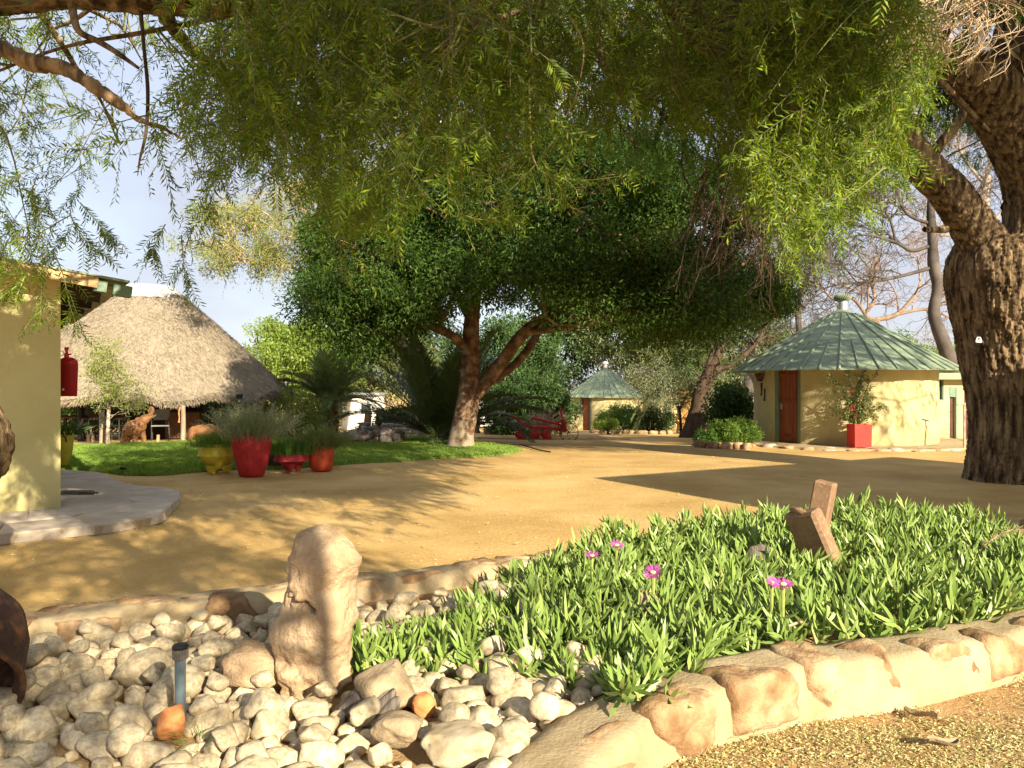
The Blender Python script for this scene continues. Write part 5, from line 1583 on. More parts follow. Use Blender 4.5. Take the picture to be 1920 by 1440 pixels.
def over_ok(p, slack):
    if p[1] < 1.0:
        return True
    px, py = 960 + p[0] / p[1] * F, 720 - (p[2] - CAMZ) / p[1] * F
    if px > 1790 or py > np.interp(px, LOWX, LOWY) + slack:
        return False
    for (gx0, gy0, rx, ry, pr) in GAPS:
        if ((px - gx0) / rx) ** 2 + ((py - gy0) / ry) ** 2 < 1 and g.uniform() < pr:
            return False
    return True
# leaf clumps added out of view for their shade: count, centre, half axes
CANOPY = [(22, (1.9, -3.6, 3.9), (1.2, 0.9, 0.4)), (22, (3.2, -2.5, 5.1), (1.1, 1.0, 0.4)), (18, (0.9, -1.4, 4.5), (1.1, 0.8, 0.5)), (40, (1.6, 0.8, 5.0), (1.6, 1.0, 0.5)), (44, (-0.6, 2.6, 5.2), (1.6, 1.2, 0.5)), (40, (-2.3, 3.2, 5.0), (1.4, 1.4, 0.5)),
          (30, (3.2, 1.8, 5.8), (1.6, 1.2, 0.5)), (46, (3.2, 0.8, 6.3), (2.4, 1.4, 0.5)), (40, (0.2, 0.4, 6.2), (1.8, 1.2, 0.5)), (34, (3.2, 2.8, 5.4), (2.2, 1.0, 0.5)), (40, (0.0, 3.0, 5.4), (1.8, 1.0, 0.5))]
strands = []
tries = 0
while len(strands) < 2300 and tries < 120000:
    tries += 1
    d = g.uniform(4.2, 9.0)
    px = g.uniform(-260, 1740) if g.uniform() < 0.82 else g.uniform(1390, 1725)
    lowy = np.interp(px, LOWX, LOWY)
    py = g.uniform(-200, lowy - 20)
    if px < 420 and g.uniform() < (0.22 if px < 200 and py > 170 else (0.45 if py > 190 else 0.70)):
        continue
    if not (1390 < px < 1725 or px < 190) and g.uniform() > np.clip((lowy + 60 - py) / (0.75 * max(lowy, 200)), 0.10, 1.0) ** 1.4:
        continue
    p0 = P(px, py, d)
    if vnoise(p0 * [0.8, 0.6, 1.0] + 3.3) < (0.36 if px > 1390 else 0.45) + g.uniform(-0.08, 0.08):
        continue
    L_ = g.uniform(0.3, 0.8)
    dirx = g.normal(size=2) * 0.5
    p1 = p0 + [dirx[0] * L_, dirx[1] * L_, -L_ * 0.55]
    p2 = p1 + [dirx[0] * L_ * 0.6, dirx[1] * L_ * 0.6, -L_ * 0.5]
    if over_ok(p2, g.uniform(-40, 25)) and over_ok(p0, 0):
        strands.append(spline([p0, (p0 + p1) / 2 + g.normal(size=3) * 0.03, p1, p2], 7))
# the crown goes on over and behind the camera
def back_blob(n, c, ax_):
    for p0 in ell_clumps(g, c, ax_, n, (0.1, 1.0)):
        L_ = g.uniform(0.35, 0.8)
        dirx = g.normal(size=2) * 0.25
        p1 = p0 + [dirx[0] * L_, dirx[1] * L_, -L_ * 0.5]
        strands.append(spline([p0, (p0 + p1) / 2 + g.normal(size=3) * 0.03, p1, p1 + [dirx[0] * 0.2, dirx[1] * 0.2, -L_ * 0.5]], 7))
for n_b, c_b, a_b in (
        (24, (1.7, -3.4, 3.9), (1.1, 0.9, 0.6)), (60, (0.6, -1.2, 4.3), (1.0, 0.9, 0.6)), (70, (1.9, 0.6, 4.4), (1.3, 1.0, 0.6)), (70, (-0.2, 1.8, 4.6), (1.3, 1.2, 0.6)),
        (60, (3.6, -1.4, 4.5), (0.8, 0.8, 0.5)), (50, (-1.6, -1.4, 4.3), (1.2, 1.0, 0.5)), (60, (3.0, 3.4, 5.2), (1.6, 1.3, 0.6)), (50, (0.6, 4.6, 5.8), (2.2, 1.4, 0.6)), (60, (-2.6, 3.6, 5.2), (1.5, 1.4, 0.6))):
    back_blob(n_b, c_b, a_b)
ST = np.array(strands)
SRr = np.repeat(np.linspace(0.0045, 0.0016, 7)[None], len(ST), 0)
LP = np.vstack([spline(l, 40)[:, :3] for k_o, (l, r) in enumerate(olimbs) if k_o not in (1, 2, 3)])
con, conr = [], []
for s in ST[::2]:
    dd = np.linalg.norm(LP - s[0], axis=1)
    a_ = LP[np.argsort(dd)[g.integers(0, 10)]]
    if np.linalg.norm(a_ - s[0]) > 1.1:
        continue
    m = (a_ + s[0]) / 2 + g.normal(size=3) * 0.15 + [0, 0, 0.12]
    con.append(spline([a_, m, s[0]], 8)); conr.append(np.linspace(0.010, 0.004, 8))
side, sider = grow(g, ST, SRr, 5, (0.05, 0.95), (0.14, 0.38), (0.4, 1.15), 5, 0.16, 0.14, 0.7, 0.5, 0.0012)
b = MB().add(*tubes(np.array(con), np.array(conr), 4)).add(*tubes(ST, SRr, 3)).add(*tubes(side, sider, 3))
b.build('twigs', m_rachis, ov)
b = MB().add(*leaves_along(g, side, 20, (0.042, 0.068), 0.19, 0.8, 0.04, 0.15)).add(*leaves_along(g, ST, 30, (0.042, 0.068), 0.19, 0.85, 0.04, 0.18))
# denser foliage deeper in the crown and above it
CD = []
while len(CD) < 150:
    p_ = P(g.uniform(430, 1560), g.uniform(-350, 260), g.uniform(6.5, 10.5))
    if over_ok(p_ - [0, 0, 0.45], -60) and vnoise(p_ * 0.8 + 7.7) > 0.42:
        CD.append(p_)
b.add(*scatter_leaves(g, np.array(CD), g.uniform(0.35, 0.6, len(CD)), 280, (0.06, 0.10), 0.24, 0.3, 0.7))
b.build('crown', m_leaf_over, ov)
# unseen leaf roof above and behind the camera, added to shade what lies below
CB = np.vstack([ell_clumps(g, c_, a_, n_, (0.05, 1.0)) for n_, c_, a_ in CANOPY])
MB().add(*scatter_leaves(g, CB, g.uniform(0.22, 0.42, len(CB)), 170, (0.06, 0.11), 0.28, 0.3, 0.7)).build('shade_crown', m_leaf_over, ov)
brc, brcr = join_clumps(g, CB, [l for l, r in olimbs[6:8]] + [olimbs[0][0]], 0.02, 0.006)
MB().add(*tubes(brc, brcr, 4)).build('shade_crown_twigs', m_bark3, ov)

# pale leafless twig tangles hanging at the top right, and light coloured bare twigs
tang, tr_ = [], []
for _ in range(150):
    c = P(g.uniform(1570, 1850), g.uniform(-60, 20), g.uniform(5.4, 6.4))
    a0 = g.uniform(-1.0, 1.0); Lh = g.uniform(0.25, 0.55)
    sw = g.uniform(0.1, 0.35) * (1 if g.uniform() < 0.5 else -1)
    tang.append(spline([c, c + [sw * 0.9, a0 * 0.1, -Lh * 0.35], c + [sw * 1.1, a0 * 0.15, -Lh * 0.75], c + [sw * 0.3, a0 * 0.1, -Lh]], 9))
    tr_.append(np.linspace(0.004, 0.0018, 9))
tang, tr_ = np.array(tang), np.array(tr_)
t2, t2r = grow(g, tang, tr_, 3, (0.1, 0.9), (0.12, 0.3), (0.3, 0.8), 6, 0.1, 0.25, 0.8, 0.6, 0.0016)
b = MB().add(*tubes(tang, tr_, 3)).add(*tubes(t2, t2r, 3))
lt = [[P(1508, 10, 5.6), P(1503, 80, 5.6), P(1500, 140, 5.6), P(1494, 190, 5.6), P(1484, 240, 5.6), P(1470, 275, 5.6)], [P(1500, 30, 5.6), P(1540, 60, 5.6), P(1580, 95, 5.6), P(1606, 125, 5.6), P(1640, 165, 5.6)], [P(1502, 86, 5.6), P(1535, 92, 5.6), P(1570, 118, 5.6), P(1590, 140, 5.6)],
      [P(1500, 120, 5.6), P(1520, 135, 5.6), P(1545, 150, 5.6), P(1570, 168, 5.6)], [P(1494, 190, 5.6), P(1512, 210, 5.6), P(1525, 240, 5.6), P(1536, 268, 5.6)], [P(528, 0, 5.0), P(532, 60, 5.0), P(552, 95, 5.0), P(585, 112, 5.0)], [P(992, 150, 5.2), P(994, 230, 5.2), P(997, 285, 5.2), P(1012, 318, 5.2), P(1045, 338, 5.2)], [P(1066, 30, 5.4), P(1090, 70, 5.4), P(1094, 110, 5.4), P(1080, 180, 5.4), P(1060, 220, 5.4)],
      [P(848, 0, 5.0), P(848, 90, 5.0), P(846, 170, 5.0), P(858, 205, 5.0)]]
for l in lt:
    p = spline(l, 16)
    b.add(*tubes(p[None], np.linspace(0.011 if l[0][0] > 1.8 else 0.006, 0.004, 16)[None], 5))
ltp = np.array([spline(l, 12) for l in lt[:5]])
q1, q1r = grow(g, ltp, np.full(ltp.shape[:2], 0.006), 9, (0.1, 1), (0.12, 0.35), (0.4, 1.1), 6, 0.12, 0.25, 0.6, 0.5, 0.002)
b.add(*tubes(q1, q1r, 3))
kind(b.build('dead_twigs', m_dead, ov), 'stuff')
# bright sprays that hang lowest
lowl = [[P(848, 205, 5.0), P(838, 280, 5.0), P(842, 340, 5.0), P(862, 400, 5.0), P(890, 470, 5.0)], [P(862, 400, 5.0), P(900, 412, 5.0), P(945, 405, 5.0), P(988, 404, 5.0)], [P(997, 285, 5.2), P(990, 310, 5.2), P(985, 350, 5.2)], [P(1012, 318, 5.2), P(1045, 345, 5.2), P(1062, 380, 5.2)], [P(997, 285, 5.2), P(965, 305, 5.2), P(950, 325, 5.2)], [P(1020, 325, 5.2), P(1090, 338, 5.2), P(1180, 328, 5.2)],
        [P(100, 470, 5.6), P(120, 520, 5.6), P(130, 570, 5.6), P(140, 600, 5.6), P(142, 625, 5.6)], [P(80, 480, 5.6), P(78, 540, 5.6), P(76, 600, 5.6)], [P(60, 500, 5.6), P(30, 540, 5.6), P(0, 560, 5.6)], [P(340, 440, 5.4), P(345, 500, 5.4), P(352, 550, 5.4)], [P(310, 420, 5.4), P(290, 460, 5.4), P(285, 480, 5.4)], [P(800, 360, 5.6), P(690, 400, 5.6), P(640, 420, 5.6)],
        [P(1640, 250, 5.6), P(1680, 275, 5.6), P(1715, 290, 5.6)], [P(1600, 300, 5.6), P(1660, 340, 5.6), P(1700, 345, 5.6)], [P(1560, 330, 5.6), P(1600, 380, 5.6), P(1640, 405, 5.6)], [P(1520, 380, 5.8), P(1530, 440, 5.8), P(1545, 510, 5.8)], [P(1460, 420, 5.8), P(1470, 470, 5.8), P(1480, 500, 5.8)], [P(150, 380, 5.4), P(185, 420, 5.4), P(205, 455, 5.4)], [P(130, 400, 5.4), P(160, 450, 5.4), P(210, 490, 5.4)]]
lw = np.array([spline(l, 9) for l in lowl])
lwr = np.repeat(np.linspace(0.005, 0.0015, 9)[None], len(lw), 0)
ls_, lsr = grow(g, lw, lwr, 10, (0.1, 0.98), (0.10, 0.24), (0.4, 0.9), 5, 0.2, 0.1, 0.7, 0.5, 0.0012)
MB().add(*tubes(lw, lwr, 4)).add(*tubes(ls_, lsr, 3)).build('hanging_twigs', m_icestem, ov)['kind'] = 'stuff'
MB().add(*leaves_along(g, ls_, 16, (0.04, 0.062), 0.17, 0.85, 0.04, 0.15)).add(*leaves_along(g, lw, 40, (0.04, 0.065), 0.17, 0.85, 0.04, 0.15)).build('sprays', m_leaf_over, ov)

# ---- neighbouring building to the right, outside the picture, that throws the wedge of shade --
nb = thing('neighbour_building', 'flat roofed cream neighbour building to the right of the flower bed', 'building', (8.5, 5.0, 0))
q0 = np.array([6.25, 6.1, 0]); e1 = unit(np.array([4.6, 2.6, 0])); e2 = unit(np.array([0.49, -0.87, 0]))
RN = np.stack([e1, e2, np.array([0, 0, -1.0])], 1)
b = MB()
MB().box(q0 + e1 * 4 + e2 * 2.6 + up * 1.95, (7.8, 5.0, 3.9), RN).build('wall', m_cream2, nb)
MB().box(q0 + e1 * 4 + e2 * 2.6 + up * 3.96, (8.1, 5.3, 0.12), RN).build('roof', m_roofg, nb)

# ================================================================== STATUES, POTS, PLOUGH, ROCKERY
def blob(name, mat, spheres, tubes_, parent, voxel=0.018, smooth_it=6, noise=0.0):
    "one continuous carved body: ellipsoids and tapered tubes fused by a voxel remesh"
    b = MB()
    V, Fc = ico(3)
    for c, r, R in spheres:
        v = V * np.asarray(r, float)
        if R is not None:
            v = v @ np.asarray(R).T
        b.add(v + np.asarray(c, float), Fc)
    for pts, rad in tubes_:
        p = spline(np.c_[np.asarray(pts, float), np.asarray(rad, float)], 18)
        b.tube(p[:, :3], p[:, 3], 10)
    me = b.build(name, None, None, mesh_only=True)
    o = bpy.data.objects.new('tmp', me)
    COL.objects.link(o)
    m = o.modifiers.new('r', 'REMESH'); m.mode = 'VOXEL'; m.voxel_size = voxel
    m = o.modifiers.new('s', 'SMOOTH'); m.iterations = smooth_it; m.factor = 0.5
    dg = bpy.context.evaluated_depsgraph_get()
    dg.update()
    me2 = bpy.data.meshes.new_from_object(o.evaluated_get(dg))
    bpy.data.objects.remove(o)
    me2.name = name
    me2.polygons.foreach_set('use_smooth', np.ones(len(me2.polygons), bool))
    me2.materials.clear(); me2.materials.append(mat)
    return link(name, me2, parent)

def ry(a):
    c, s = math.cos(a), math.sin(a)
    return np.array([[c, 0, s], [0, 1, 0], [-s, 0, c]])

s0 = hit(252, 832)
el = thing('elephant_carving', 'carved brown wooden elephant with raised curled trunk beyond the lawn', 'elephant statue', tuple(s0))
blob('body', m_carving,
     [((-0.01, 0, 0.43), (0.29, 0.19, 0.23), ry(-0.25)), ((0.14, 0, 0.50), (0.19, 0.17, 0.20), None), ((0.27, 0, 0.66), (0.155, 0.13, 0.14), ry(-0.5)), ((0.33, 0, 0.72), (0.12, 0.10, 0.10), None)],
     [([(-0.2, 0.1, 0.4), (-0.22, 0.1, 0.2), (-0.25, 0.1, 0.0)], [0.115, 0.085, 0.08]), ([(-0.16, -0.1, 0.4), (-0.22, -0.1, 0.2), (-0.28, -0.1, 0.0)], [0.12, 0.085, 0.08]),
      ([(0.14, 0.1, 0.42), (0.20, 0.1, 0.2), (0.23, 0.1, 0.0)], [0.10, 0.075, 0.07]), ([(0.12, -0.1, 0.42), (0.08, -0.1, 0.2), (0.04, -0.1, 0.0)], [0.105, 0.078, 0.072]),
      ([(0.36, 0, 0.72), (0.44, 0, 0.80), (0.50, 0, 0.88), (0.515, 0, 0.95), (0.47, 0, 1.00), (0.42, 0, 0.97), (0.41, 0, 0.92), (0.44, 0, 0.905)], [0.085, 0.065, 0.05, 0.044, 0.040, 0.036, 0.032, 0.026]),
      ([(0.36, 0, 0.66), (0.44, 0, 0.71), (0.49, 0, 0.73)], [0.06, 0.045, 0.02]), ([(-0.27, 0, 0.5), (-0.31, 0, 0.35), (-0.31, 0, 0.2)], [0.025, 0.016, 0.014])], el)
for sy in (-1, 1):
    V, Fc = ico(2)
    v = V * [0.13, 0.022, 0.15]
    v[:, 1] += 0.03 * (v[:, 0] / 0.13) ** 2 * sy
    o = MB().add(v @ ry(0.35).T @ rot_z(0.35 * sy).T + [0.17, sy * 0.145, 0.60], Fc).build('ear', m_carving, None, smooth=180)
    o.parent = el
    MB_ = MB().tube([(0.40, sy * 0.06, 0.69), (0.48, sy * 0.08, 0.73), (0.56, sy * 0.085, 0.80)], [0.018, 0.014, 0.006], 6)
    o = MB_.build('tusk', m_log, None, smooth=60); o.parent = el

s0 = hit(386, 828)
rh = thing('rhino_carving', 'carved brown wooden rhinoceros lying low behind the yellow pot', 'rhino statue', tuple(s0))
blob('body', m_carving,
     [((-0.10, 0, 0.33), (0.38, 0.19, 0.18), None), ((0.12, 0, 0.36), (0.24, 0.17, 0.17), None), ((0.36, 0, 0.34), (0.16, 0.10, 0.11), ry(0.25)), ((0.48, 0, 0.29), (0.12, 0.075, 0.075), ry(0.3)), ((-0.36, 0, 0.30), (0.14, 0.15, 0.17), None)],
     [([(-0.36, -0.1, 0.28), (-0.40, -0.12, 0.12), (-0.47, -0.13, 0.0)], [0.12, 0.075, 0.06]), ([(-0.30, 0.1, 0.28), (-0.28, 0.1, 0.12), (-0.32, 0.1, 0.0)], [0.11, 0.075, 0.06]),
      ([(0.14, -0.1, 0.26), (0.12, -0.12, 0.12), (0.16, -0.12, 0.0)], [0.09, 0.07, 0.06]), ([(0.2, 0.1, 0.26), (0.22, 0.1, 0.12), (0.24, 0.1, 0.0)], [0.09, 0.07, 0.06])], rh)
o = MB().tube([(0.54, 0, 0.34), (0.58, 0, 0.40), (0.59, 0, 0.47)], [0.035, 0.024, 0.005], 8).build('horn', m_log, None, smooth=60); o.parent = rh
for sy in (-1, 1):
    o = MB().tube([(0.31, sy * 0.07, 0.43), (0.30, sy * 0.09, 0.49)], [0.03, 0.012], 6).build('ear', m_carving, None, smooth=60); o.parent = rh
    
def tuft(g, c, n, h, spread, lean, w, mat, name, parent, droop=0.2, K=4):
    base = np.asarray(c) + np.c_[g.normal(size=(n, 2)) * spread * 0.45, np.zeros(n)]
    d0 = unit(np.c_[(base[:, :2] - np.asarray(c)[:2]) / max(spread, 1e-3) * lean + g.normal(size=(n, 2)) * 0.22, np.ones(n)])
    pts = np.zeros((n, K, 3)); pts[:, 0] = base
    L = g.uniform(h * 0.65, h * 1.1, n)
    dcur = d0
    for k in range(1, K):
        out = np.c_[dcur[:, :2], np.zeros(n)]
        dcur = unit(dcur + out * droop - np.array([0, 0, droop * 0.25]))
        pts[:, k] = pts[:, k - 1] + dcur * (L / (K - 1))[:, None]
    sd = unit(np.cross(dcur, g.normal(size=(n, 3))))
    ww = np.linspace(1, 0.15, K)[None, :, None] * w / 2
    V = np.stack([pts - sd[:, None] * ww, pts + sd[:, None] * ww], 2).reshape(-1, 3)
    i, k = np.meshgrid(np.arange(n), np.arange(K - 1), indexing='ij')
    b0 = (i * K + k) * 2
    Q = np.stack([b0, b0 + 1, b0 + 3, b0 + 2], -1).reshape(-1, 4)
    b = MB().add(V, Q)
    return b.build(name, mat, parent) if name else b, pts

g = rng(301)
# yellow saucer pot
s0 = hit(408, 886)
t = thing('garden_pot', 'yellow saucer shaped garden pot on lobed feet', 'pot', tuple(s0), 'painted garden pots on the sand')
b = MB().lathe([(0.10, 0.07), (0.17, 0.13), (0.34, 0.30), (0.345, 0.315), (0.27, 0.52), (0.25, 0.52), (0.25, 0.47), (0.0, 0.47)], 36, s0, cap=False)
b.build('bowl', m_yellow, t, smooth=30)
for a in (-1.9, 0.2, 2.3):
    MB().tube([s0 + [0.15 * math.cos(a), 0.15 * math.sin(a), 0.14], s0 + [0.16 * math.cos(a), 0.16 * math.sin(a), 0.0]], [0.12, 0.06], 14).build('foot', m_yellow, t, smooth=60)
MB().lathe([(0.0, 0.48), (0.245, 0.48)], 20, s0, cap=False).build('soil', m_soil, t)
pl_ = thing('pot_grass', 'short bright green grass growing in the yellow saucer pot', 'plant', tuple(s0 + [0, 0, 0.48]))
tuft(g, s0 + [-0.02, 0, 0.48], 1700, 0.27, 0.40, 0.20, 0.009, m_leaf_bright, 'blades', pl_)
# tall red pot
s0 = hit(472, 892)
t = thing('garden_pot', 'tall bright red round shouldered garden pot, biggest of the row', 'pot', tuple(s0), 'painted garden pots on the sand')
MB().lathe([(0.195, 0), (0.215, 0.02), (0.285, 0.28), (0.33, 0.50), (0.338, 0.60), (0.325, 0.67), (0.285, 0.715), (0.25, 0.725), (0.23, 0.70), (0.23, 0.62), (0, 0.62)], 40, s0, cap=False).build('body', m_red, t, smooth=50)
MB().lathe([(0.0, 0.66), (0.235, 0.66)], 20, s0, cap=False).build('soil', m_soil, t)
pl_ = thing('lavender_plant', 'spiky grey green lavender like plant spreading from the tall red pot', 'plant', tuple(s0 + [0, 0, 0.66]))
_, lp_ = tuft(g, s0 + [0.0, 0, 0.62], 520, 0.66, 0.42, 0.62, 0.009, m_leaf_grey, 'stalks', pl_, 0.12, 7)
MB().add(*leaves_along(g, lp_, 20, (0.035, 0.06), 0.2, 0.6, 0.15)).build('leaves', m_leaf_grey, pl_)
# dark pot behind
s0 = hit(509, 880)
s0 = s0 + [0, 0.25, 0]
t = thing('garden_pot', 'dark brown square pot half hidden behind the tall red pot', 'pot', tuple(s0), 'painted garden pots on the sand')
MB().box(s0 + [0.02, 0, 0.18], (0.24, 0.3, 0.38), None, 0.012).build('body', m_brownpot, t)
MB().box(s0 + [0.02, 0, 0.375], (0.27, 0.33, 0.03), None, 0.008).build('rim', m_brownpot, t)
# crimson bowl on feet
s0 = hit(547, 884)
t = thing('garden_pot', 'low crimson bowl pot on three pointed feet', 'pot', tuple(s0), 'painted garden pots on the sand')
MB().lathe([(0.03, 0.06), (0.12, 0.10), (0.245, 0.185), (0.325, 0.205), (0.325, 0.215), (0.262, 0.365), (0.245, 0.365), (0.245, 0.32), (0, 0.32)], 36, s0, cap=False).build('bowl', m_crimson, t, smooth=30)
for a in (-1.5, 0.6, 2.7):
    MB().tube([s0 + [0.13 * math.cos(a), 0.13 * math.sin(a), 0.17], s0 + [0.11 * math.cos(a), 0.11 * math.sin(a), 0.0]], [0.10, 0.028], 10).build('foot', m_crimson, t, smooth=60)
MB().lathe([(0.0, 0.33), (0.245, 0.33)], 20, s0, cap=False).build('soil', m_soil, t)
pl_ = thing('pot_grass', 'dense dark green grass standing in the low crimson bowl pot', 'plant', tuple(s0 + [0, 0, 0.33]))
tuft(g, s0 + [0, 0, 0.33], 2000, 0.27, 0.42, 0.12, 0.009, m_leaf_acacia, 'blades', pl_, 0.1)
# orange pot
s0 = hit(603, 882)
t = thing('garden_pot', 'orange red tapered garden pot at the right end of the row', 'pot', tuple(s0), 'painted garden pots on the sand')
MB().lathe([(0.165, 0), (0.19, 0.02), (0.222, 0.12), (0.232, 0.45), (0.215, 0.455), (0.21, 0.40), (0, 0.40)], 36, s0, cap=False).build('body', m_orangered, t, smooth=35)
MB().lathe([(0.0, 0.41), (0.212, 0.41)], 20, s0, cap=False).build('soil', m_soil, t)
pl_ = thing('pot_shrub', 'bushy olive juniper spilling over the orange red pot', 'plant', tuple(s0 + [0, 0, 0.41]))
_, lp_ = tuft(g, s0 + [0.02, 0, 0.40], 420, 0.44, 0.36, 0.7, 0.009, m_leaf_olive, 'stalks', pl_, 0.15, 6)
MB().add(*leaves_along(g, lp_, 22, (0.025, 0.05), 0.2, 0.7, 0.1)).build('leaves', m_leaf_olive, pl_)
# yellow pot by the cream corner
s0 = hit(118, 872, 0.1)
t = thing('garden_pot', 'tall yellow pot half hidden by the cream building corner', 'pot', tuple(s0), 'painted garden pots by the building')
MB().lathe([(0.09, 0), (0.11, 0.02), (0.165, 0.3), (0.185, 0.55), (0.17, 0.63), (0.15, 0.63), (0.15, 0.56), (0, 0.56)], 28, s0, cap=False).build('body', m_yellow, t, smooth=40)
a = np.linspace(-0.4, 2.6, 10)
MB().tube(np.c_[s0[0] + 0.10 + 0.05 * np.cos(a), np.full(10, s0[1] - 0.16), s0[2] + 0.47 + 0.08 * np.sin(a)], 0.012, 6).build('emblem', m_brownpot, t)
pl_ = thing('pot_plant', 'dark leafy plant in the tall yellow pot by the building corner', 'plant', tuple(s0 + [0, 0, 0.56]))
tuft(g, s0 + [0.02, 0, 0.56], 140, 0.36, 0.3, 0.9, 0.03, m_leaf_dark, 'leaves', pl_, 0.25, 5)

# brown urn and other small containers beyond the lawn
for px, yb, lab, w in ((560, 818, 'flared rusty brown urn beside the wispy shrub', 0.26), (606, 815, 'round rusty brown tub behind the rockery', 0.34)):
    s0 = hit(px, yb)
    prof = [(w * 0.45, 0), (w * 0.55, 0.3), (w * 0.8, 0.5), (w, 0.56), (w * 0.9, 0.56), (w * 0.8, 0.5), (0, 0.5)] if px == 560 else [(w * 0.9, 0), (w, 0.25), (w * 0.95, 0.5), (w * 0.85, 0.5), (0, 0.45)]
    o = MB().lathe(prof, 20, s0, cap=False).build('metal_urn', m_rust, smooth=40)
    tag(recentre(o, tuple(s0)), lab, 'urn')
# garden chair (wire) beside the pots, far
s0 = hit(598, 818)
t = thing('wire_chair', 'thin grey wire garden chair in front of the mid green palm', 'chair', tuple(s0))
for sx in (-1, 1):
    for sy in (-1, 1):
        MB().tube([s0 + [sx * 0.22, sy * 0.2, 0], s0 + [sx * 0.22, sy * 0.2, 0.42 if sy < 0 else 0.85]], 0.012, 5).build('leg', m_solar, t)
b = MB()
for k in range(7): b.tube([s0 + [-0.22 + k * 0.073, -0.2, 0.42], s0 + [-0.22 + k * 0.073, 0.2, 0.42], s0 + [-0.22 + k * 0.073, 0.22, 0.85]], 0.007, 4)
b.build('wire_seat', m_solar, t)

# rockery with cement birdbath
g = rng(311)
rk = thing('rockery', 'low mound of rough lichen grey rocks on the lawn', 'rockery', tuple(hit(692, 832)))
rb = hit(692, 832)
k_ = rb[1] / F
for k in range(64):
    px = g.uniform(634, 750); d = rb[1] + g.uniform(-0.35, 1.3)
    hmax = 0.20 + 0.42 * np.exp(-((px - 700) / 32) ** 2) * (0.4 + 0.6 * (d > rb[1] + 0.2))
    s = g.uniform(0.16, 0.36)
    v, fc = rock(g, (s * 1.2, s, s), 2, 2.3, 5, 0.25, 0.12)
    MB().add(v @ rot_z(g.uniform(0, 6)).T + [at(px, d), d, gz(d) + g.uniform(0.05, hmax)], fc).build('rock', m_rockery, rk, smooth=50)
s0 = np.array([at(688, rb[1] + 0.1), rb[1] + 0.1, rb[2] + 0.06])
bbp = thing('birdbath', 'small grey cement birdbath with two basins standing on the rockery', 'birdbath', tuple(s0))
MB().tube(spline([s0 + [0.02, 0, 0], s0 + [0.04, 0, 0.18], s0 + [-0.06, 0, 0.34], s0 + [-0.10, 0, 0.46]], 10), [0.14, 0.12, 0.10, 0.095, 0.09, 0.085, 0.08, 0.075, 0.07, 0.07], 12).build('stem', m_cement, bbp, smooth=50)
MB().lathe([(0.05, 0), (0.17, 0.05), (0.20, 0.08), (0.17, 0.08), (0.05, 0.03), (0, 0.03)], 20, s0 + [-0.10, 0, 0.44], cap=False).build('basin', m_cement, bbp, smooth=40)
MB().lathe([(0.05, 0), (0.20, 0.05), (0.23, 0.07), (0.2, 0.07), (0.05, 0.03), (0, 0.03)], 20, s0 + [0.08, 0, 0.32], cap=False).build('basin', m_cement, bbp, smooth=40)
# low wall of round pale stones
sw = thing('stone_wall', 'low wall of pale rounded stones at the back of the lawn', 'wall', tuple(hit(770, 821)))
s1 = hit(716, 820); s2 = hit(826, 821)
for row in range(4):
    nst = 15
    for k in range(nst):
        p = s1 + (s2 - s1) * (k + 0.5 * (row % 2)) / nst
        sz = np.linalg.norm(s2 - s1) / nst * 1.15
        v, fc = rock(g, (sz, sz * 0.9, sz * 0.9), 2, 2.3, 3, 0.12, 0.04)
        MB().add(v + p + [0, g.uniform(-0.04, 0.04), sz * 0.4 + row * sz * 0.72], fc).build('stone', m_palestone, sw, smooth=60)
# log posts behind
for px, yt, yb, w, lab in ((691, 770, 806, 0.14, 'leaning brown log post with pale cut top behind the birdbath'), (714, 768, 806, 0.17, 'thick golden brown log post behind the rockery'), (736, 766, 806, 0.12, 'reddish log post left of the dark shrub')):
    d = 31.5
    z0_, z1_ = float(gz(d)), CAMZ + (720 - yt) / F * d
    x = at(px, d)
    t = thing('log_post', lab, 'post', (x, d, z0_))
    MB().tube([(x - 0.1, d, z0_ - 0.1), (x, d, z1_)], [w * 1.1, w], 10).build('shaft', m_log if px != 736 else m_carving, t, smooth=40)
    MB().tube([(x - 0.0, d - 0.03, z1_ + 0.002), (x + 0.02, d - 0.03, z1_ + 0.03)], [w * 0.92, w * 0.5], 10).build('cut_top', m_mortar, t)

# table and stump stools
s0 = hit(912, 812)
d = s0[1]
tb = thing('garden_table', 'grey topped garden table on dark turned legs right of the mottled trunk', 'table', tuple(s0))
MB().box(s0 + [0, 0.3, 0.77], (1.25, 0.8, 0.07), None, 0.012).build('tabletop', m_cement, tb)
for px in (897, 905, 938):
    x = at(px, d)
    if px == 905: continue
    MB().lathe([(0.09, 0), (0.09, 0.06), (0.05, 0.12), (0.06, 0.3), (0.085, 0.45), (0.05, 0.55), (0.08, 0.62), (0.08, 0.735)], 12, (x if px < 920 else x - 0.25, d + (0.0 if px < 920 else 0.55), s0[2])).build('leg', m_darkwood, tb, smooth=40)
for px, yb, w, h, lab in ((916, 813, 0.22, 0.32, 'nearer of the two tree stump stools beside the grey topped table'), (929, 811, 0.17, 0.40, 'farther of the two tree stump stools beside the grey topped table'), (890, 811, 0.2, 0.42, 'brown stump stool half hidden by the mottled trunk')):
    s1 = hit(px, yb)
    v = MB().tube([s1 + [0, 0, -0.02], s1 + [0, 0, h * 0.5], s1 + [0.01, 0, h]], [w * 1.08, w, w], 14)
    tag(recentre(v.build('stump_stool', m_log if px > 900 else m_carving, smooth=40), tuple(s1)), lab, 'stump', 'stump stools by the table')

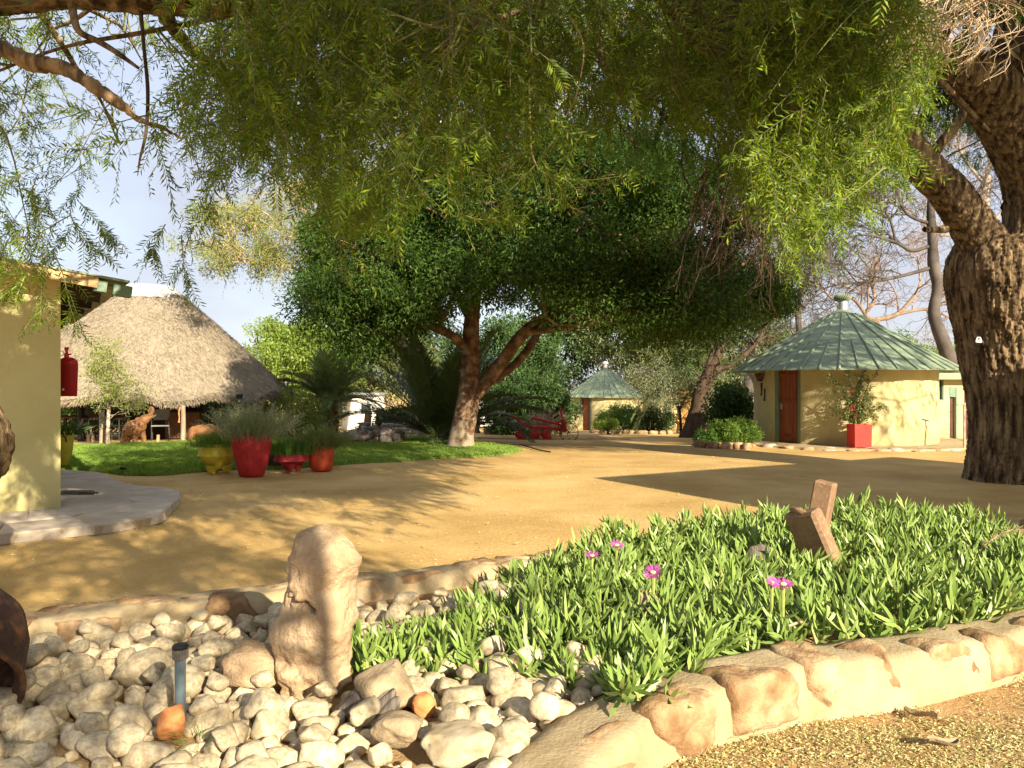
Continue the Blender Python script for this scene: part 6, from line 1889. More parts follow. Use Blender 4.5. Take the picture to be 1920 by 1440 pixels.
# red plough
s0 = hit(1015, 824)
d = s0[1]
pg = thing('plough', 'old red three furrow plough with thin wire wheels on a sand mound', 'plough', tuple(s0))
def PL(zx, zy, dy=0.0):       # position in the enlarged detail of the photograph
    return P(860 + zx / 7.68, 740 + zy / 7.68, d + dy)
MB().tube(spline([PL(740, 312), PL(800, 318), PL(860, 365), PL(930, 440), PL(1050, 465), PL(1200, 470), PL(1350, 480), PL(1480, 490), PL(1550, 500)], 30), 0.05, 8).build('beam', m_plough, pg, smooth=50)
MB().tube(spline([PL(1050, 335, 0.5), PL(1150, 355, 0.45), PL(1300, 390, 0.3), PL(1400, 415, 0.15), PL(1500, 455)], 16), 0.045, 8).build('handle', m_plough, pg, smooth=50)
MB().tube(spline([PL(1450, 160, 0.2), PL(1465, 220, 0.2), PL(1490, 300, 0.15), PL(1510, 360, 0.1)], 10), 0.035, 6).build('lever', m_plough, pg, smooth=50)
b = MB().tube([PL(1400, 420), PL(1460, 380), PL(1520, 350)], 0.05, 6).tube([PL(1510, 350), PL(1525, 430), PL(1530, 500)], 0.07, 8).tube([PL(1480, 370, 0.2), PL(1500, 440, 0.2), PL(1490, 520, 0.2)], 0.045, 6).tube([PL(1340, 490), PL(1450, 515), PL(1550, 530)], 0.035, 6)
b.build('frame', m_plough, pg, smooth=50)
for zx in (885, 1085, 1255):
    MB().tube(spline([PL(zx + 70, 455), PL(zx + 20, 468), PL(zx - 5, 500), PL(zx - 8, 540)], 12), 0.04, 8).build('shank', m_plough, pg, smooth=50)
    uu, vv = np.meshgrid(np.linspace(0, 1, 10), np.linspace(0, 1, 8), indexing='ij')
    top, bot = PL(zx - 40, 530), PL(zx + 60, 648)
    ctr = top[None, None] + (bot - top)[None, None] * uu[..., None]
    wdt = 0.17 * np.sin(np.pi * (0.25 + 0.62 * uu)) ** 0.8
    pp = ctr + np.stack([(vv - 0.5) * 2 * wdt * 0.75, -0.10 * np.cos((vv - 0.5) * 2.6) + 0.18 * uu, (vv - 0.5) * 1.1 * wdt], -1)
    i, j = np.meshgrid(np.arange(9), np.arange(7), indexing='ij')
    q = np.stack([i * 8 + j, i * 8 + j + 1, (i + 1) * 8 + j + 1, (i + 1) * 8 + j], -1).reshape(-1, 4)
    bk = pp + [0, 0.03, 0]
    MB().add(np.vstack([pp.reshape(-1, 3), bk.reshape(-1, 3)]), q, q[:, ::-1] + 80).build('ploughshare', m_plough, pg, smooth=70)
for c_, r_, dy, lab in ((PL(1590, 545, -0.1), 0.30, 0, 0), (PL(1480, 560, 0.5), 0.22, 0, 0)):
    a = np.linspace(0, 2 * np.pi, 33)
    w = MB().tube(np.c_[c_[0] + r_ * np.cos(a), np.full(33, c_[1]) + 0.15 * r_ * np.sin(a), c_[2] + r_ * np.sin(a)], 0.014, 5, cap=False).build('wheel', m_rust, pg, smooth=60)
    b = MB()
    for k in range(8):
        aa = k * np.pi / 4
        b.tube([c_, c_ + [r_ * np.cos(aa), 0.15 * r_ * np.sin(aa), r_ * np.sin(aa)]], 0.008, 4)
    b.build('spoke', m_rust, w)
v, fc = rock(rng(5), (5.2, 1.3, 0.26), 3, 2.2, 0, 0.25, 0.05)
tag(recentre(MB().add(v + s0 + [0.1, 0.7, -0.04], fc).build('sand_mound', m_soil, smooth=180), tuple(s0 + [0.1, 0.5, -0.1])), 'low brown earth mound under the red plough', 'mound')
g = rng(317)
wi = thing('dry_shrub', 'leafless grey twiggy shrub behind the plough beam', 'shrub', tuple(s0 + [0.1, 0.8, 0]))
st_ = np.array([spline([s0 + [0.1, 0.8, 0], s0 + [0.1 + g.normal() * 0.2, 0.8, 0.3], s0 + [0.1 + g.normal() * 0.6, 0.8 + g.normal() * 0.2, g.uniform(0.6, 1.0)]], 7) for _ in range(30)])
q1, q1r = grow(g, st_, np.full(st_.shape[:2], 0.014), 6, (0.2, 1), (0.15, 0.4), (0.3, 1.0), 4, 0, 0.2, 0.7)
MB().add(*tubes(st_, np.full(st_.shape[:2], 0.014), 4)).add(*tubes(q1, q1r, 3)).build('stem', m_dead, wi)

# stone edging of the beds
for pts_, lab, sz in (([(1106, 812), (1160, 813), (1225, 814), (1262, 814)], 'rough brown stone edging in front of the clipped hedges', 0.42), ([(1305, 837), (1340, 840), (1385, 841), (1410, 843)], 'low rough stone edging of the bed left of the large hut', 0.30)):
    ed = np.array([hit(*p_) for p_ in pts_])
    t = thing('stone_edging', lab, 'edging', tuple(ed[0]))
    Ltot = np.linalg.norm(np.diff(ed, axis=0), axis=1).sum()
    pp = spline(ed, max(6, int(Ltot / sz)))
    for k in range(len(pp) - 1):
        m = (pp[k] + pp[k + 1]) / 2
        L_ = np.linalg.norm(pp[k + 1] - pp[k])
        ang = math.atan2(pp[k + 1][1] - pp[k][1], pp[k + 1][0] - pp[k][0])
        v, fc = rock(g, (L_ * 1.05, 0.26, 0.24 + g.uniform(-0.04, 0.05)), 2, 3.8, 3, 0.14, 0.06)
        MB().add(v @ rot_z(ang + g.uniform(-0.1, 0.1)).T + m + [0, 0.1, 0.04], fc).build('stone', m_wallrock, t, smooth=55)
b = MB(); n_e = np.array([hit(1308, 836), hit(1410, 842), hit(1412, 828), hit(1325, 828)])
b.prism(n_e[:, :2] + [[0, 0.12]] * 4, n_e[:, 2] - 0.05, n_e[:, 2] + 0.08)
kind(b.build('bed_soil', m_soil), 'structure')
# dark hosepipe at the lawn's end
s0 = hit(985, 838)
o = MB().tube(spline([hit(962, 837) + [0, 0, 0.02], hit(975, 836) + [0, 0, 0.03], hit(990, 839) + [0, 0, 0.02], hit(1010, 845) + [0, 0, 0.02], hit(1032, 849) + [0, 0, 0.02]], 24), 0.018, 6).build('hosepipe', m_black, smooth=60)
tag(recentre(o, tuple(s0)), 'short dark hosepipe lying where the lawn ends at the sand', 'hosepipe')

# ================================================================== FOREGROUND BED
g = rng(401)
def wall_path(pts, n):
    return spline(np.array(pts, float), n)          # x, y, top height
front = wall_path([(6.0, 6.05, 0.29), (4.25, 5.25, 0.28), (2.82, 4.53, 0.27), (2.00, 4.13, 0.28), (1.47, 3.96, 0.29), (1.0, 3.74, 0.29), (0.58, 3.50, 0.25), (0.26, 3.20, 0.21), (0.06, 2.82, 0.19), (-0.1, 2.2, 0.18), (-0.25, 1.4, 0.18)], 200)
back = wall_path([(-4.3, 3.9, 0.20), (-3.4, 4.55, 0.21), (-2.57, 5.02, 0.22), (-1.57, 5.50, 0.22), (-1.06, 5.80, 0.21), (-0.25, 6.28, 0.21), (0.43, 6.65, 0.21), (1.5, 7.25, 0.22), (2.9, 7.95, 0.22), (4.2, 8.2, 0.22), (5.6, 8.0, 0.22), (6.2, 6.6, 0.24)], 220)

def core(path, w, drop=0.010):
    T_ = unit(np.gradient(path[:, :2], axis=0))
    Nn = np.stack([-T_[:, 1], T_[:, 0]], 1)
    prof = [(-1.0, 0.0), (-0.98, 0.45), (-0.93, 0.80), (-0.80, 0.97), (-0.5, 1.0), (-0.2, 1.0), (0.2, 1.0), (0.5, 1.0), (0.80, 0.97), (0.93, 0.80), (0.98, 0.45), (1.0, 0.0)]
    V = []
    for k in range(len(path)):
        for (o_, h_) in prof:
            V.append([path[k, 0] + Nn[k, 0] * o_ * w / 2, path[k, 1] + Nn[k, 1] * o_ * w / 2, -0.06 + (path[k, 2] - drop + 0.06) * h_])
    V = np.array(V)
    V += 0.024 * np.stack([fbm(V * 5, 3), fbm(V * 5 + 31, 3), fbm(V * 5 + 77, 3)], 1)
    m = len(prof)
    i, j = np.meshgrid(np.arange(len(path) - 1), np.arange(m - 1), indexing='ij')
    return V, np.stack([i * m + j, i * m + j + 1, (i + 1) * m + j + 1, (i + 1) * m + j], -1).reshape(-1, 4)

def stone_course(path, w, t, seg, side, mat, g, hscale=1.0, zsink=0.0, start=0.0, outset=0.008):
    d = np.r_[0, np.cumsum(np.linalg.norm(np.diff(path[:, :2], axis=0), axis=1))]
    s = start
    while s < d[-1] - 0.1:
        L_ = g.uniform(*seg)
        m = np.array([np.interp(s + L_ / 2, d, path[:, k]) for k in range(3)])
        a0 = np.array([np.interp(s + L_ / 2 - 0.08, d, path[:, k]) for k in range(3)])
        a1 = np.array([np.interp(s + L_ / 2 + 0.08, d, path[:, k]) for k in range(3)])
        tv = unit((a1 - a0)[:2])
        nv = np.array([-tv[1], tv[0]]) * side
        gap = g.uniform(0.02, 0.09)
        h = (m[2] + 0.06) * hscale * g.uniform(0.9, 1.0)
        dep = w * g.uniform(0.66, 0.95)
        v, fc = rock(g, (L_ - gap, dep, h), 4, 7.0, 5, 0.09, 0.06, 2.2)
        ang = math.atan2(tv[1], tv[0]) + g.uniform(-0.05, 0.05)
        c = np.array([m[0] + nv[0] * (w / 2 - dep / 2 + outset), m[1] + nv[1] * (w / 2 - dep / 2 + outset), m[2] - h / 2 + g.uniform(0.0, 0.015) - zsink])
        MB().add(v @ rot_z(ang).T + c, fc).build('stone', mat, t, smooth=60)
        s += L_

fw = thing('front_bed_wall', 'sunlit mortared wall of big peach stones along the front of the succulent bed', 'wall', (1.5, 4.0, 0))
MB().add(*core(front, 0.38)).build('mortar', m_mortar, fw, smooth=180)
stone_course(front, 0.38, fw, (0.26, 0.50), 1, m_wallrock, g, 1.0, -0.006, 0.1, 0.020)
bw = thing('back_bed_wall', 'low mortared stone wall between the pebble bed and the sand yard', 'wall', (-1.5, 5.5, 0))
MB().add(*core(back, 0.30)).build('mortar', m_mortar, bw, smooth=180)
stone_course(back, 0.30, bw, (0.26, 0.55), -1, m_wallrock, g, 0.95, 0.004, 0.0, 0.012)
stone_course(back, 0.30, bw, (0.30, 0.62), 1, m_wallrock, g, 0.9, 0.012, 0.2, 0.025)

# soil inside the bed, and the garden soil in front of it
inner = np.vstack([front[:190, :2][::-1], back[::-1][:215, :2]])
kx = np.vstack([front[::4, :2], back[::4, :2][::-1] if np.linalg.norm(front[-1, :2] - back[0, :2]) > np.linalg.norm(front[-1, :2] - back[-1, :2]) else back[::4, :2]])
XX, YY = np.meshgrid(np.linspace(-4.4, 6.3, 110), np.linspace(1.2, 8.6, 80))
inside = in_poly(np.c_[XX.ravel(), YY.ravel()], kx).reshape(XX.shape)
def bed_h(x, y):
    return 0.055 + 0.13 * np.clip((np.asarray(x) + 0.4) / 1.2, 0, 1)
ZZ = bed_h(XX, YY) + 0.02 * fbm(np.stack([XX * 2, YY * 2, XX * 0], -1), 3)
idx = np.arange(XX.size).reshape(XX.shape)
cell = inside[:-1, :-1] & inside[1:, :-1] & inside[:-1, 1:] & inside[1:, 1:]
q = np.stack([idx[:-1, :-1], idx[:-1, 1:], idx[1:, 1:], idx[1:, :-1]], -1)[cell]
used = np.unique(q); rem = np.full(XX.size, -1); rem[used] = np.arange(len(used))
bedo = kind(MB().add(np.stack([XX, YY, ZZ], -1).reshape(-1, 3)[used], rem[q]).build('bed_soil', m_soil, smooth=180), 'structure')
gs = [(p[0], p[1]) for p in front[::5]] + [(-0.1, 0.3), (7, 0.3)]
b = MB()
XX, YY = np.meshgrid(np.linspace(-0.4, 6.4, 90), np.linspace(0.3, 6.0, 80))
inside = in_poly(np.c_[XX.ravel(), YY.ravel()], gs).reshape(XX.shape)
ZZ = 0.016 + 0.02 * np.clip(fbm(np.stack([XX * 2.3, YY * 2.3, XX * 0], -1), 3), -0.6, 1) + 0.012
cell = inside[:-1, :-1] & inside[1:, :-1] & inside[:-1, 1:] & inside[1:, 1:]
idx = np.arange(XX.size).reshape(XX.shape)
q = np.stack([idx[:-1, :-1], idx[:-1, 1:], idx[1:, 1:], idx[1:, :-1]], -1)[cell]
used = np.unique(q); rem = np.full(XX.size, -1); rem[used] = np.arange(len(used))
kind(MB().add(np.stack([XX, YY, ZZ], -1).reshape(-1, 3)[used], rem[q]).build('garden_soil', m_soil, smooth=180), 'structure')

# dry litter on that soil: small flakes in drifts
n = 210000
xy = np.c_[g.uniform(0.0, 5.0, n), g.uniform(1.6, 5.4, n)]
ok = in_poly(xy, gs)
dens = vnoise(np.c_[xy * 2.2, np.zeros(n)]) * 0.6 + vnoise(np.c_[xy * 7, np.zeros(n)]) * 0.4
# distance from the wall: bare strip at its foot
dw = np.min(np.linalg.norm(xy[:, None, :] - front[None, ::6, :2], axis=2), axis=1)
ok &= ((dens - 0.5) * 1.7 + 0.5 + np.clip((dw - 0.25) * 1.2, -0.6, 0.30) > g.uniform(0.25, 0.70, n))
xy = xy[ok]
n = len(xy)
z = 0.03 + 0.02 * np.clip(fbm(np.c_[xy * 2.3, np.zeros(n)], 3), -0.6, 1) + g.uniform(0, 0.012, n)
d = np.c_[g.normal(size=(n, 2)), g.normal(size=n) * 0.25]
L = g.uniform(0.006, 0.022, n)
V, Q = leaf_cards(np.c_[xy, z], d, np.array([0, 0, 1.0]) + g.normal(size=(n, 3)) * 0.35, L, L * 0.5)
lit = MB().add(V, Q)
n2 = 700
xy2 = np.c_[g.uniform(0.6, 4.5, n2), g.uniform(2.4, 5.0, n2)]; xy2 = xy2[in_poly(xy2, gs)]; n2 = len(xy2)
V, Q = leaf_cards(np.c_[xy2, np.full(n2, 0.05)], np.c_[g.normal(size=(n2, 2)), g.normal(size=n2) * 0.1], np.array([0, 0, 1.0]) + g.normal(size=(n2, 3)) * 0.2, g.uniform(0.05, 0.14, n2), np.full(n2, 0.006))
lit.add(V, Q)
kind(lit.build('leaf_litter', m_litter), 'stuff')
for k, (px, py, a, lab) in enumerate(((1770, 1398, 0.4, 'curled grey dead leaf on the litter at the lower right'), (1725, 1345, 1.9, 'pale curled dead leaf lying nearest the foot of the front wall'))):
    s0 = hit(px, py, 0.045)
    uu, vv = np.meshgrid(np.linspace(0, 1, 9), np.linspace(-1, 1, 5), indexing='ij')
    wv = 0.032 * np.sin(np.pi * (0.06 + 0.9 * uu)) * vv
    pp = np.stack([(uu - 0.5) * 0.19, wv, 0.02 * vv ** 2 + 0.02 * np.cos(uu * 4)], -1) @ rot_z(a).T + s0 + [0, 0, 0.012]
    i, j = np.meshgrid(np.arange(8), np.arange(4), indexing='ij')
    q = np.stack([i * 5 + j, i * 5 + j + 1, (i + 1) * 5 + j + 1, (i + 1) * 5 + j], -1).reshape(-1, 4)
    tag(recentre(MB().add(pp, q).build('dead_leaf', m_stumpface, smooth=60), tuple(s0)), lab, 'leaf')

# sand grains and small bits on the near sand
n = 14000
xy = np.c_[g.uniform(-6, 5, n), g.uniform(4.6, 16, n) ** 1.0]
ok = ~in_poly(xy, kx) & ~in_poly(xy, pat[:, :2]) & (xy[:, 1] > 4.4)
xy = xy[ok]; n = len(xy)
L = g.uniform(0.008, 0.022, n)
V, Q = leaf_cards(np.c_[xy, np.full(n, 0.004) + 0.018 * fbm(np.c_[xy * 0.55, xy[:, 0] * 0], 3)], np.c_[g.normal(size=(n, 2)), g.normal(size=n) * 0.2], np.array([0, 0, 1.0]) + g.normal(size=(n, 3)) * 0.3, L, L * 0.6)
sdm = MB().add(V, Q)
n = 420                                              # fallen leaves on the yard
xy = np.c_[g.uniform(-7, 7, n), g.uniform(5.5, 20, n)]
xy = xy[~in_poly(xy, kx) & ~in_poly(xy, pat[:, :2]) & ~in_poly(xy, lo)]; n = len(xy)
L = g.uniform(0.03, 0.075, n)
sdm.add(*leaf_cards(np.c_[xy, np.full(n, 0.010) + 0.018 * fbm(np.c_[xy * 0.55, xy[:, 0] * 0], 3)], np.c_[g.normal(size=(n, 2)), g.normal(size=n) * 0.12], np.array([0, 0, 1.0]) + g.normal(size=(n, 3)) * 0.3, L, L * 0.35))
kind(sdm.build('sand_debris', m_litter), 'stuff')

# pebble bed: pale stones one by one
peb_poly = [hit(x, y, 0.12)[:2] for x, y in ((-500, 1215), (0, 1205), (200, 1185), (360, 1165), (520, 1150), (690, 1135), (880, 1110), (985, 1100), (1000, 1180), (1160, 1285), (1110, 1330), (1010, 1400), (950, 1470), (910, 1560), (-500, 1560))]
excl = [(hit(590, 1290, 0.1)[:2] + [0, 0.12], 0.23), (hit(705, 1320, 0.1)[:2], 0.15), (hit(470, 1275, 0.1)[:2] + [0, 0.08], 0.17), (hit(845, 1425, 0.1)[:2], 0.15), (hit(742, 1400, 0.1)[:2], 0.12), (hit(793, 1340, 0.1)[:2], 0.06), (hit(316, 1378, 0.1)[:2], 0.085), (hit(338, 1350, 0.1)[:2], 0.035)]
variants = []
for k in range(14):
    v, fc = rock(g, (1, g.uniform(0.68, 0.95), g.uniform(0.55, 0.8)), 3, g.uniform(2.2, 3.2), g.integers(8, 14), 0.17, 0.05, 1.7)
    variants.append(MB().add(v, fc).build('stone', m_pebble, None, smooth=75, mesh_only=True))
ICE0 = [hit(x, y, 0.16)[:2] for x, y in ((760, 1172), (930, 1105), (1050, 1052), (1300, 1000), (1300, 1240), (1200, 1290), (1040, 1255), (800, 1225))]
peb = []
for r, tries in ((0.120, 60), (0.100, 400), (0.082, 1500), (0.066, 3000), (0.052, 5000), (0.040, 6000), (0.030, 6000)):
    for _ in range(tries):
        q = np.array([g.uniform(-3.2, 0.9), g.uniform(2.7, 6.2)])
        if not in_poly(q[None], peb_poly)[0]:
            continue
        if q[0] > -0.45 and in_poly(q[None], ICE0)[0] and g.uniform() < 0.8:
            continue
        rr = r * g.uniform(0.85, 1.1)
        if any(np.linalg.norm(q - c) < e_ + rr * 0.7 for c, e_ in excl):
            continue
        if all(np.hypot(q[0] - p[0], q[1] - p[1]) > (rr + p[2]) * 0.80 for p in peb):
            peb.append((q[0], q[1], rr))
peb2 = []
for _ in range(2500):
    q = np.array([g.uniform(-2.6, 0.5), g.uniform(2.8, 5.6)])
    rr = g.uniform(0.055, 0.085)
    if in_poly(q[None], peb_poly)[0] and not any(np.linalg.norm(q - c) < e_ + rr for c, e_ in excl) and all(np.hypot(q[0] - p[0], q[1] - p[1]) > (rr + p[2]) * 1.7 for p in peb2):
        peb2.append((q[0], q[1], rr))
def vis(p):
    px, py = 960 + p[0] / p[1] * F, 720 + 1.5 / p[1] * F
    return -40 < px < 1960 and py < 1500
allp = [(x, y, r, 0) for x, y, r in peb] + [(x, y, r, 1) for x, y, r in peb2]
allp.sort(key=lambda p: (not vis(p), -p[2] / p[1]))
rest = MB()
for n_, (x, y, r, lay) in enumerate(allp):
    me = variants[g.integers(0, len(variants))]
    eul = (g.uniform(-0.35, 0.35), g.uniform(-0.35, 0.35), g.uniform(0, 6.28))
    z = bed_h(x, y) + r * 0.42 + (0.075 if lay else 0.0) + g.uniform(-0.008, 0.012)
    if n_ < 300:
        o = link('stone', me, bedo)
        o.location = (x, y, z); o.rotation_euler = eul; o.scale = (r * 2.12,) * 3
    else:
        v = np.zeros(len(me.vertices) * 3); me.vertices.foreach_get('co', v)
        R_ = np.array(Matrix.Rotation(eul[2], 3, 'Z') @ Matrix.Rotation(eul[0], 3, 'X'))
        fcs = ico(3)[1]
        rest.add(v.reshape(-1, 3) @ R_.T * r * 2.12 + [x, y, z], fcs)
if rest.n:
    kind(rest.build('stones', m_pebble, bedo, smooth=75), 'stuff')

# distinct stones
def big_rock(name, label, px, py, size, mat, seed, zo=0.1, p=2.6, cuts=6, amp=0.16, rz=0.0, sub=4, fine=0.05):
    gg = rng(seed)
    s0 = hit(px, py, zo)
    v, fc = rock(gg, size, sub, p, cuts, amp, fine)
    o = MB().add(v @ rot_z(rz).T + s0 + [0, size[1] * 0.3, size[2] * 0.38], fc).build(name, mat, smooth=75)
    return tag(recentre(o, tuple(s0)), label, 'stone')
big_rock('orange_stone', 'rough orange stone among pale pebbles below the grey stump', 794, 1345, (0.11, 0.10, 0.11), m_orange, 1, p=2.1, cuts=3)
big_rock('orange_stone', 'angular orange brown stone at the foot of the solar light', 317, 1385, (0.13, 0.11, 0.15), m_orange, 2, cuts=8)
big_rock('boulder', 'broad pinkish boulder lying left of the termite mound', 468, 1292, (0.30, 0.28, 0.22), m_termite, 3, fine=0.1, amp=0.22)
big_rock('boulder', 'large tan boulder at the lower end of the front wall', 852, 1440, (0.34, 0.22, 0.16), m_pebble, 4, fine=0.08)
big_rock('boulder', 'brown flat topped boulder just below the round orange stone', 742, 1410, (0.22, 0.18, 0.15), m_stumpface, 5, cuts=9, fine=0.08)
big_rock('boulder', 'pale pink stone leaning on the succulent leaves beside the mound', 792, 1255, (0.13, 0.11, 0.13), m_pebble, 6)
big_rock('boulder', 'small tan stone right of the grey stump near the wall', 936, 1318, (0.10, 0.09, 0.10), m_stumpface, 7)

# termite mound rock
g = rng(421)
yb = 1305
s0 = hit(592, yb, 0.09)
D0 = s0[1] + 0.17
prof_px = [(1310, 530, 655), (1290, 522, 660), (1262, 518, 662), (1235, 516, 660), (1205, 512, 657), (1180, 513, 660), (1150, 523, 664), (1120, 530, 664), (1095, 534, 665), (1065, 538, 668), (1040, 545, 667), (1015, 557, 655), (1000, 566, 644), (990, 578, 634), (984, 592, 622), (982, 600, 612)]
rows, ncol = 150, 130
pr = np.array([[CAMZ + (720 - y) / F * D0, (l + r) / 2, (r - l) / 2] for y, l, r in prof_px])
pr = spline(pr, rows)
th = np.linspace(0, 2 * np.pi, ncol, endpoint=False)
cx_ = (pr[:, 1] - 960) / F * D0
rx_ = pr[:, 2] / F * D0
V = np.stack([cx_[:, None] + rx_[:, None] * np.cos(th), D0 + rx_[:, None] * 0.85 * np.sin(th), np.repeat(pr[:, :1], ncol, 1)], -1)
nrm = np.stack([np.cos(th), np.sin(th), th * 0], -1)[None].repeat(rows, 0)
low = np.clip(1 - (V[..., 2] - 0.08) / 0.24, 0, 1)
disp = 0.036 * fbm(V * 5.5, 3) + 0.022 * fbm(V * 15, 3) + 0.008 * fbm(V * 40, 2) + low * (0.05 * fbm(V * 17 + 3, 2) - 0.018) - 0.016 * np.clip(0.22 - np.abs(fbm(V * 4.2 + 9, 2)), 0, 1) * 3
lump = np.exp(-(((V - P(660, 1040, D0 - 0.05)) / [0.055, 0.09, 0.075]) ** 2).sum(-1))
lump2 = np.exp(-(((V - P(626, 1188, D0 - 0.12)) / [0.09, 0.09, 0.12]) ** 2).sum(-1))
disp += 0.035 * lump + 0.025 * lump2
# the crack across its front
PX = 960 + V[..., 0] / V[..., 1] * F; PY = 720 - (V[..., 2] - CAMZ) / V[..., 1] * F
cy = np.interp(PX, [530, 545, 560, 570, 582, 595], [1122, 1128, 1134, 1133, 1143, 1152])
crack = np.exp(-((PY - cy) / 3.8) ** 2) * np.clip((PX - 534) / 8, 0, 1) * np.clip((594 - PX) / 6, 0, 1) * (nrm[..., 1] < 0)
disp -= 0.075 * crack * (0.6 + 0.8 * vnoise(V * 60))
V = V + nrm * disp[..., None]
i, j = np.meshgrid(np.arange(rows - 1), np.arange(ncol), indexing='ij')
q = np.stack([i * ncol + j, i * ncol + (j + 1) % ncol, (i + 1) * ncol + (j + 1) % ncol, (i + 1) * ncol + j], -1).reshape(-1, 4)
b = MB().add(V.reshape(-1, 3), q)
top = V[-1].mean(0) + [0, 0, 0.006]
b.add(np.vstack([V[-1], top[None]]), np.stack([np.arange(ncol), (np.arange(ncol) + 1) % ncol, np.full(ncol, ncol)], 1))
tag(recentre(b.build('termite_mound', m_termite, smooth=180), tuple(s0 + [0, 0.17, 0])), 'tall pinkish clay termite mound rock with a crack across it, standing among pebbles', 'termite mound')

# grey weathered stump with a tan cut face
s0 = hit(690, 1348, 0.09)
st = thing('split_stump', 'split block with grey weathered bark side and tan cut face at the mound foot', 'stump', tuple(s0))
Rt = np.array(Matrix.Rotation(0.50, 3, 'Z') @ Matrix.Rotation(-0.30, 3, 'Y'))
v, fc = rock(rng(9), (0.24, 0.20, 0.24), 4, 7.0, 3, 0.06, 0.04)
MB().add(v @ Rt.T + s0 + [0.07, 0.12, 0.07], fc).build('cut_face', m_stumpface, st, smooth=50)
for k in range(7):
    gq = rng(900 + k)
    v, fc = rock(gq, (0.05, 0.055, 0.26 - 0.012 * k), 2, 5.0, 2, 0.10, 0.06)
    MB().add(v @ np.array(Matrix.Rotation(0.95, 3, 'Y')).T @ rot_z(0.5).T + s0 + [-0.09 + 0.028 * k, 0.10 - 0.026 * k, 0.055 + gq.uniform(-0.012, 0.012)], fc).build('bark_ridge', m_weathered, st, smooth=50)

# solar light stake
s0 = hit(338, 1352, 0.10)
sl = thing('solar_light', 'upright blue grey solar garden light with ribbed top among the pebbles', 'garden light', tuple(s0))
hh = 0.335
MB().lathe([(0.020, -0.05), (0.023, hh * 0.3), (0.024, hh * 0.82)], 16, s0).build('stem', m_solar, sl, smooth=50)
b = MB().lathe([(0.022, hh * 0.825), (0.030, hh * 0.83), (0.031, hh * 0.96), (0.026, hh * 0.965)], 16, s0)
for k in range(16):
    a = k * np.pi / 8
    b.tube([s0 + [0.031 * np.cos(a), 0.031 * np.sin(a), hh * 0.835], s0 + [0.031 * np.cos(a), 0.031 * np.sin(a), hh * 0.955]], 0.004, 4)
b.build('lens', m_lens, sl, smooth=30)
MB().lathe([(0.034, hh * 0.966), (0.036, hh * 0.99), (0.030, hh * 1.02), (0.0, hh * 1.03)], 18, s0, cap=False).build('cap', m_black, sl, smooth=40)

# rusty cauldron lying at the left edge
s0 = hit(-25, 1338, 0.08)
dd_ = s0[1]
rp_ = thing('rusty_cauldron', 'rusty iron cauldron with loop handle tipped on its side at the left edge', 'cauldron', tuple(s0))
Rc = np.array(Matrix.Rotation(math.radians(28), 3, 'Z') @ Matrix.Rotation(math.radians(118), 3, 'X'))
cc = np.array([-2.53, 3.66, 0.36])
outp = [(0.0, -0.34), (0.10, -0.335), (0.20, -0.29), (0.265, -0.18), (0.285, -0.05), (0.275, 0.08), (0.255, 0.17), (0.268, 0.20), (0.285, 0.215), (0.285, 0.235), (0.262, 0.235), (0.238, 0.19), (0.25, 0.05), (0.255, -0.06), (0.235, -0.18), (0.15, -0.27), (0.0, -0.295)]
MB().lathe(outp, 44, cc, Rc, cap=False).build('pot', m_rust, rp_, smooth=40)
a = np.linspace(0, np.pi, 11)
hp = np.array([[0.285 * math.cos(b0) , 0.285 * math.sin(b0), 0.05] for b0 in (math.radians(62),)])[0]
hd = unit(hp * [1, 1, 0])
loop = np.array([hp + hd * 0.055 * math.sin(t_) + np.array([0, 0, 0.055 * math.cos(t_)]) for t_ in a])
MB().tube(loop @ Rc.T + cc, 0.010, 8).build('handle', m_rust, rp_, smooth=60)

# ice plant --------------------------------------------------------------------------------
g = rng(431)
ice_px = [(650, 1222), (690, 1190), (760, 1172), (850, 1140), (930, 1105), (985, 1075), (1050, 1052), (1130, 1035), (1240, 1015), (1400, 985), (1560, 972), (1700, 968), (1830, 990), (1960, 1050), (2300, 1080), (2300, 1150), (1960, 1150), (1850, 1175), (1740, 1195), (1640, 1206), (1520, 1214), (1440, 1230), (1350, 1250), (1280, 1285), (1230, 1310), (1180, 1320), (1120, 1290), (1040, 1262), (960, 1250), (880, 1238), (800, 1232), (720, 1236)]
ice = np.array([hit(x, y, 0.20)[:2] for x, y in ice_px])
def leaf3d(B_, D, U, L, W, cur):
    N = len(B_)
    S = np.cross(D, U)
    t = np.array([0.0, 0.33, 0.70])
    wp = np.array([0.62, 1.0, 0.78])
    tri = np.array([(-0.5, 0.18), (0.5, 0.18), (0.0, -0.62)])
    V = np.zeros((N, 10, 3))
    for k in range(3):
        c = B_ + D * (L * t[k])[:, None] + U * (cur * L * t[k] ** 2)[:, None]
        for m in range(3):
            V[:, k * 3 + m] = c + S * (W * wp[k] * tri[m, 0])[:, None] + U * (W * wp[k] * tri[m, 1])[:, None]
    V[:, 9] = B_ + D * L[:, None] + U * (cur * L)[:, None]
    q = []
    for k in range(2):
        for m in range(3):
            q.append([k * 3 + m, k * 3 + (m + 1) % 3, k * 3 + 3 + (m + 1) % 3, k * 3 + 3 + m])
    tr = [[6, 7, 9], [7, 8, 9], [8, 6, 9]]
    o = (np.arange(N) * 10)[:, None, None]
    return V.reshape(-1, 3), (np.array(q)[None] + o).reshape(-1, 4), (np.array(tr)[None] + o).reshape(-1, 3)
shoots = []
n = 60000
xy = np.c_[g.uniform(-1.2, 6.3, n), g.uniform(3.0, 8.2, n)]
xy = xy[in_poly(xy, ice)]
cell_ = {}
keep = []
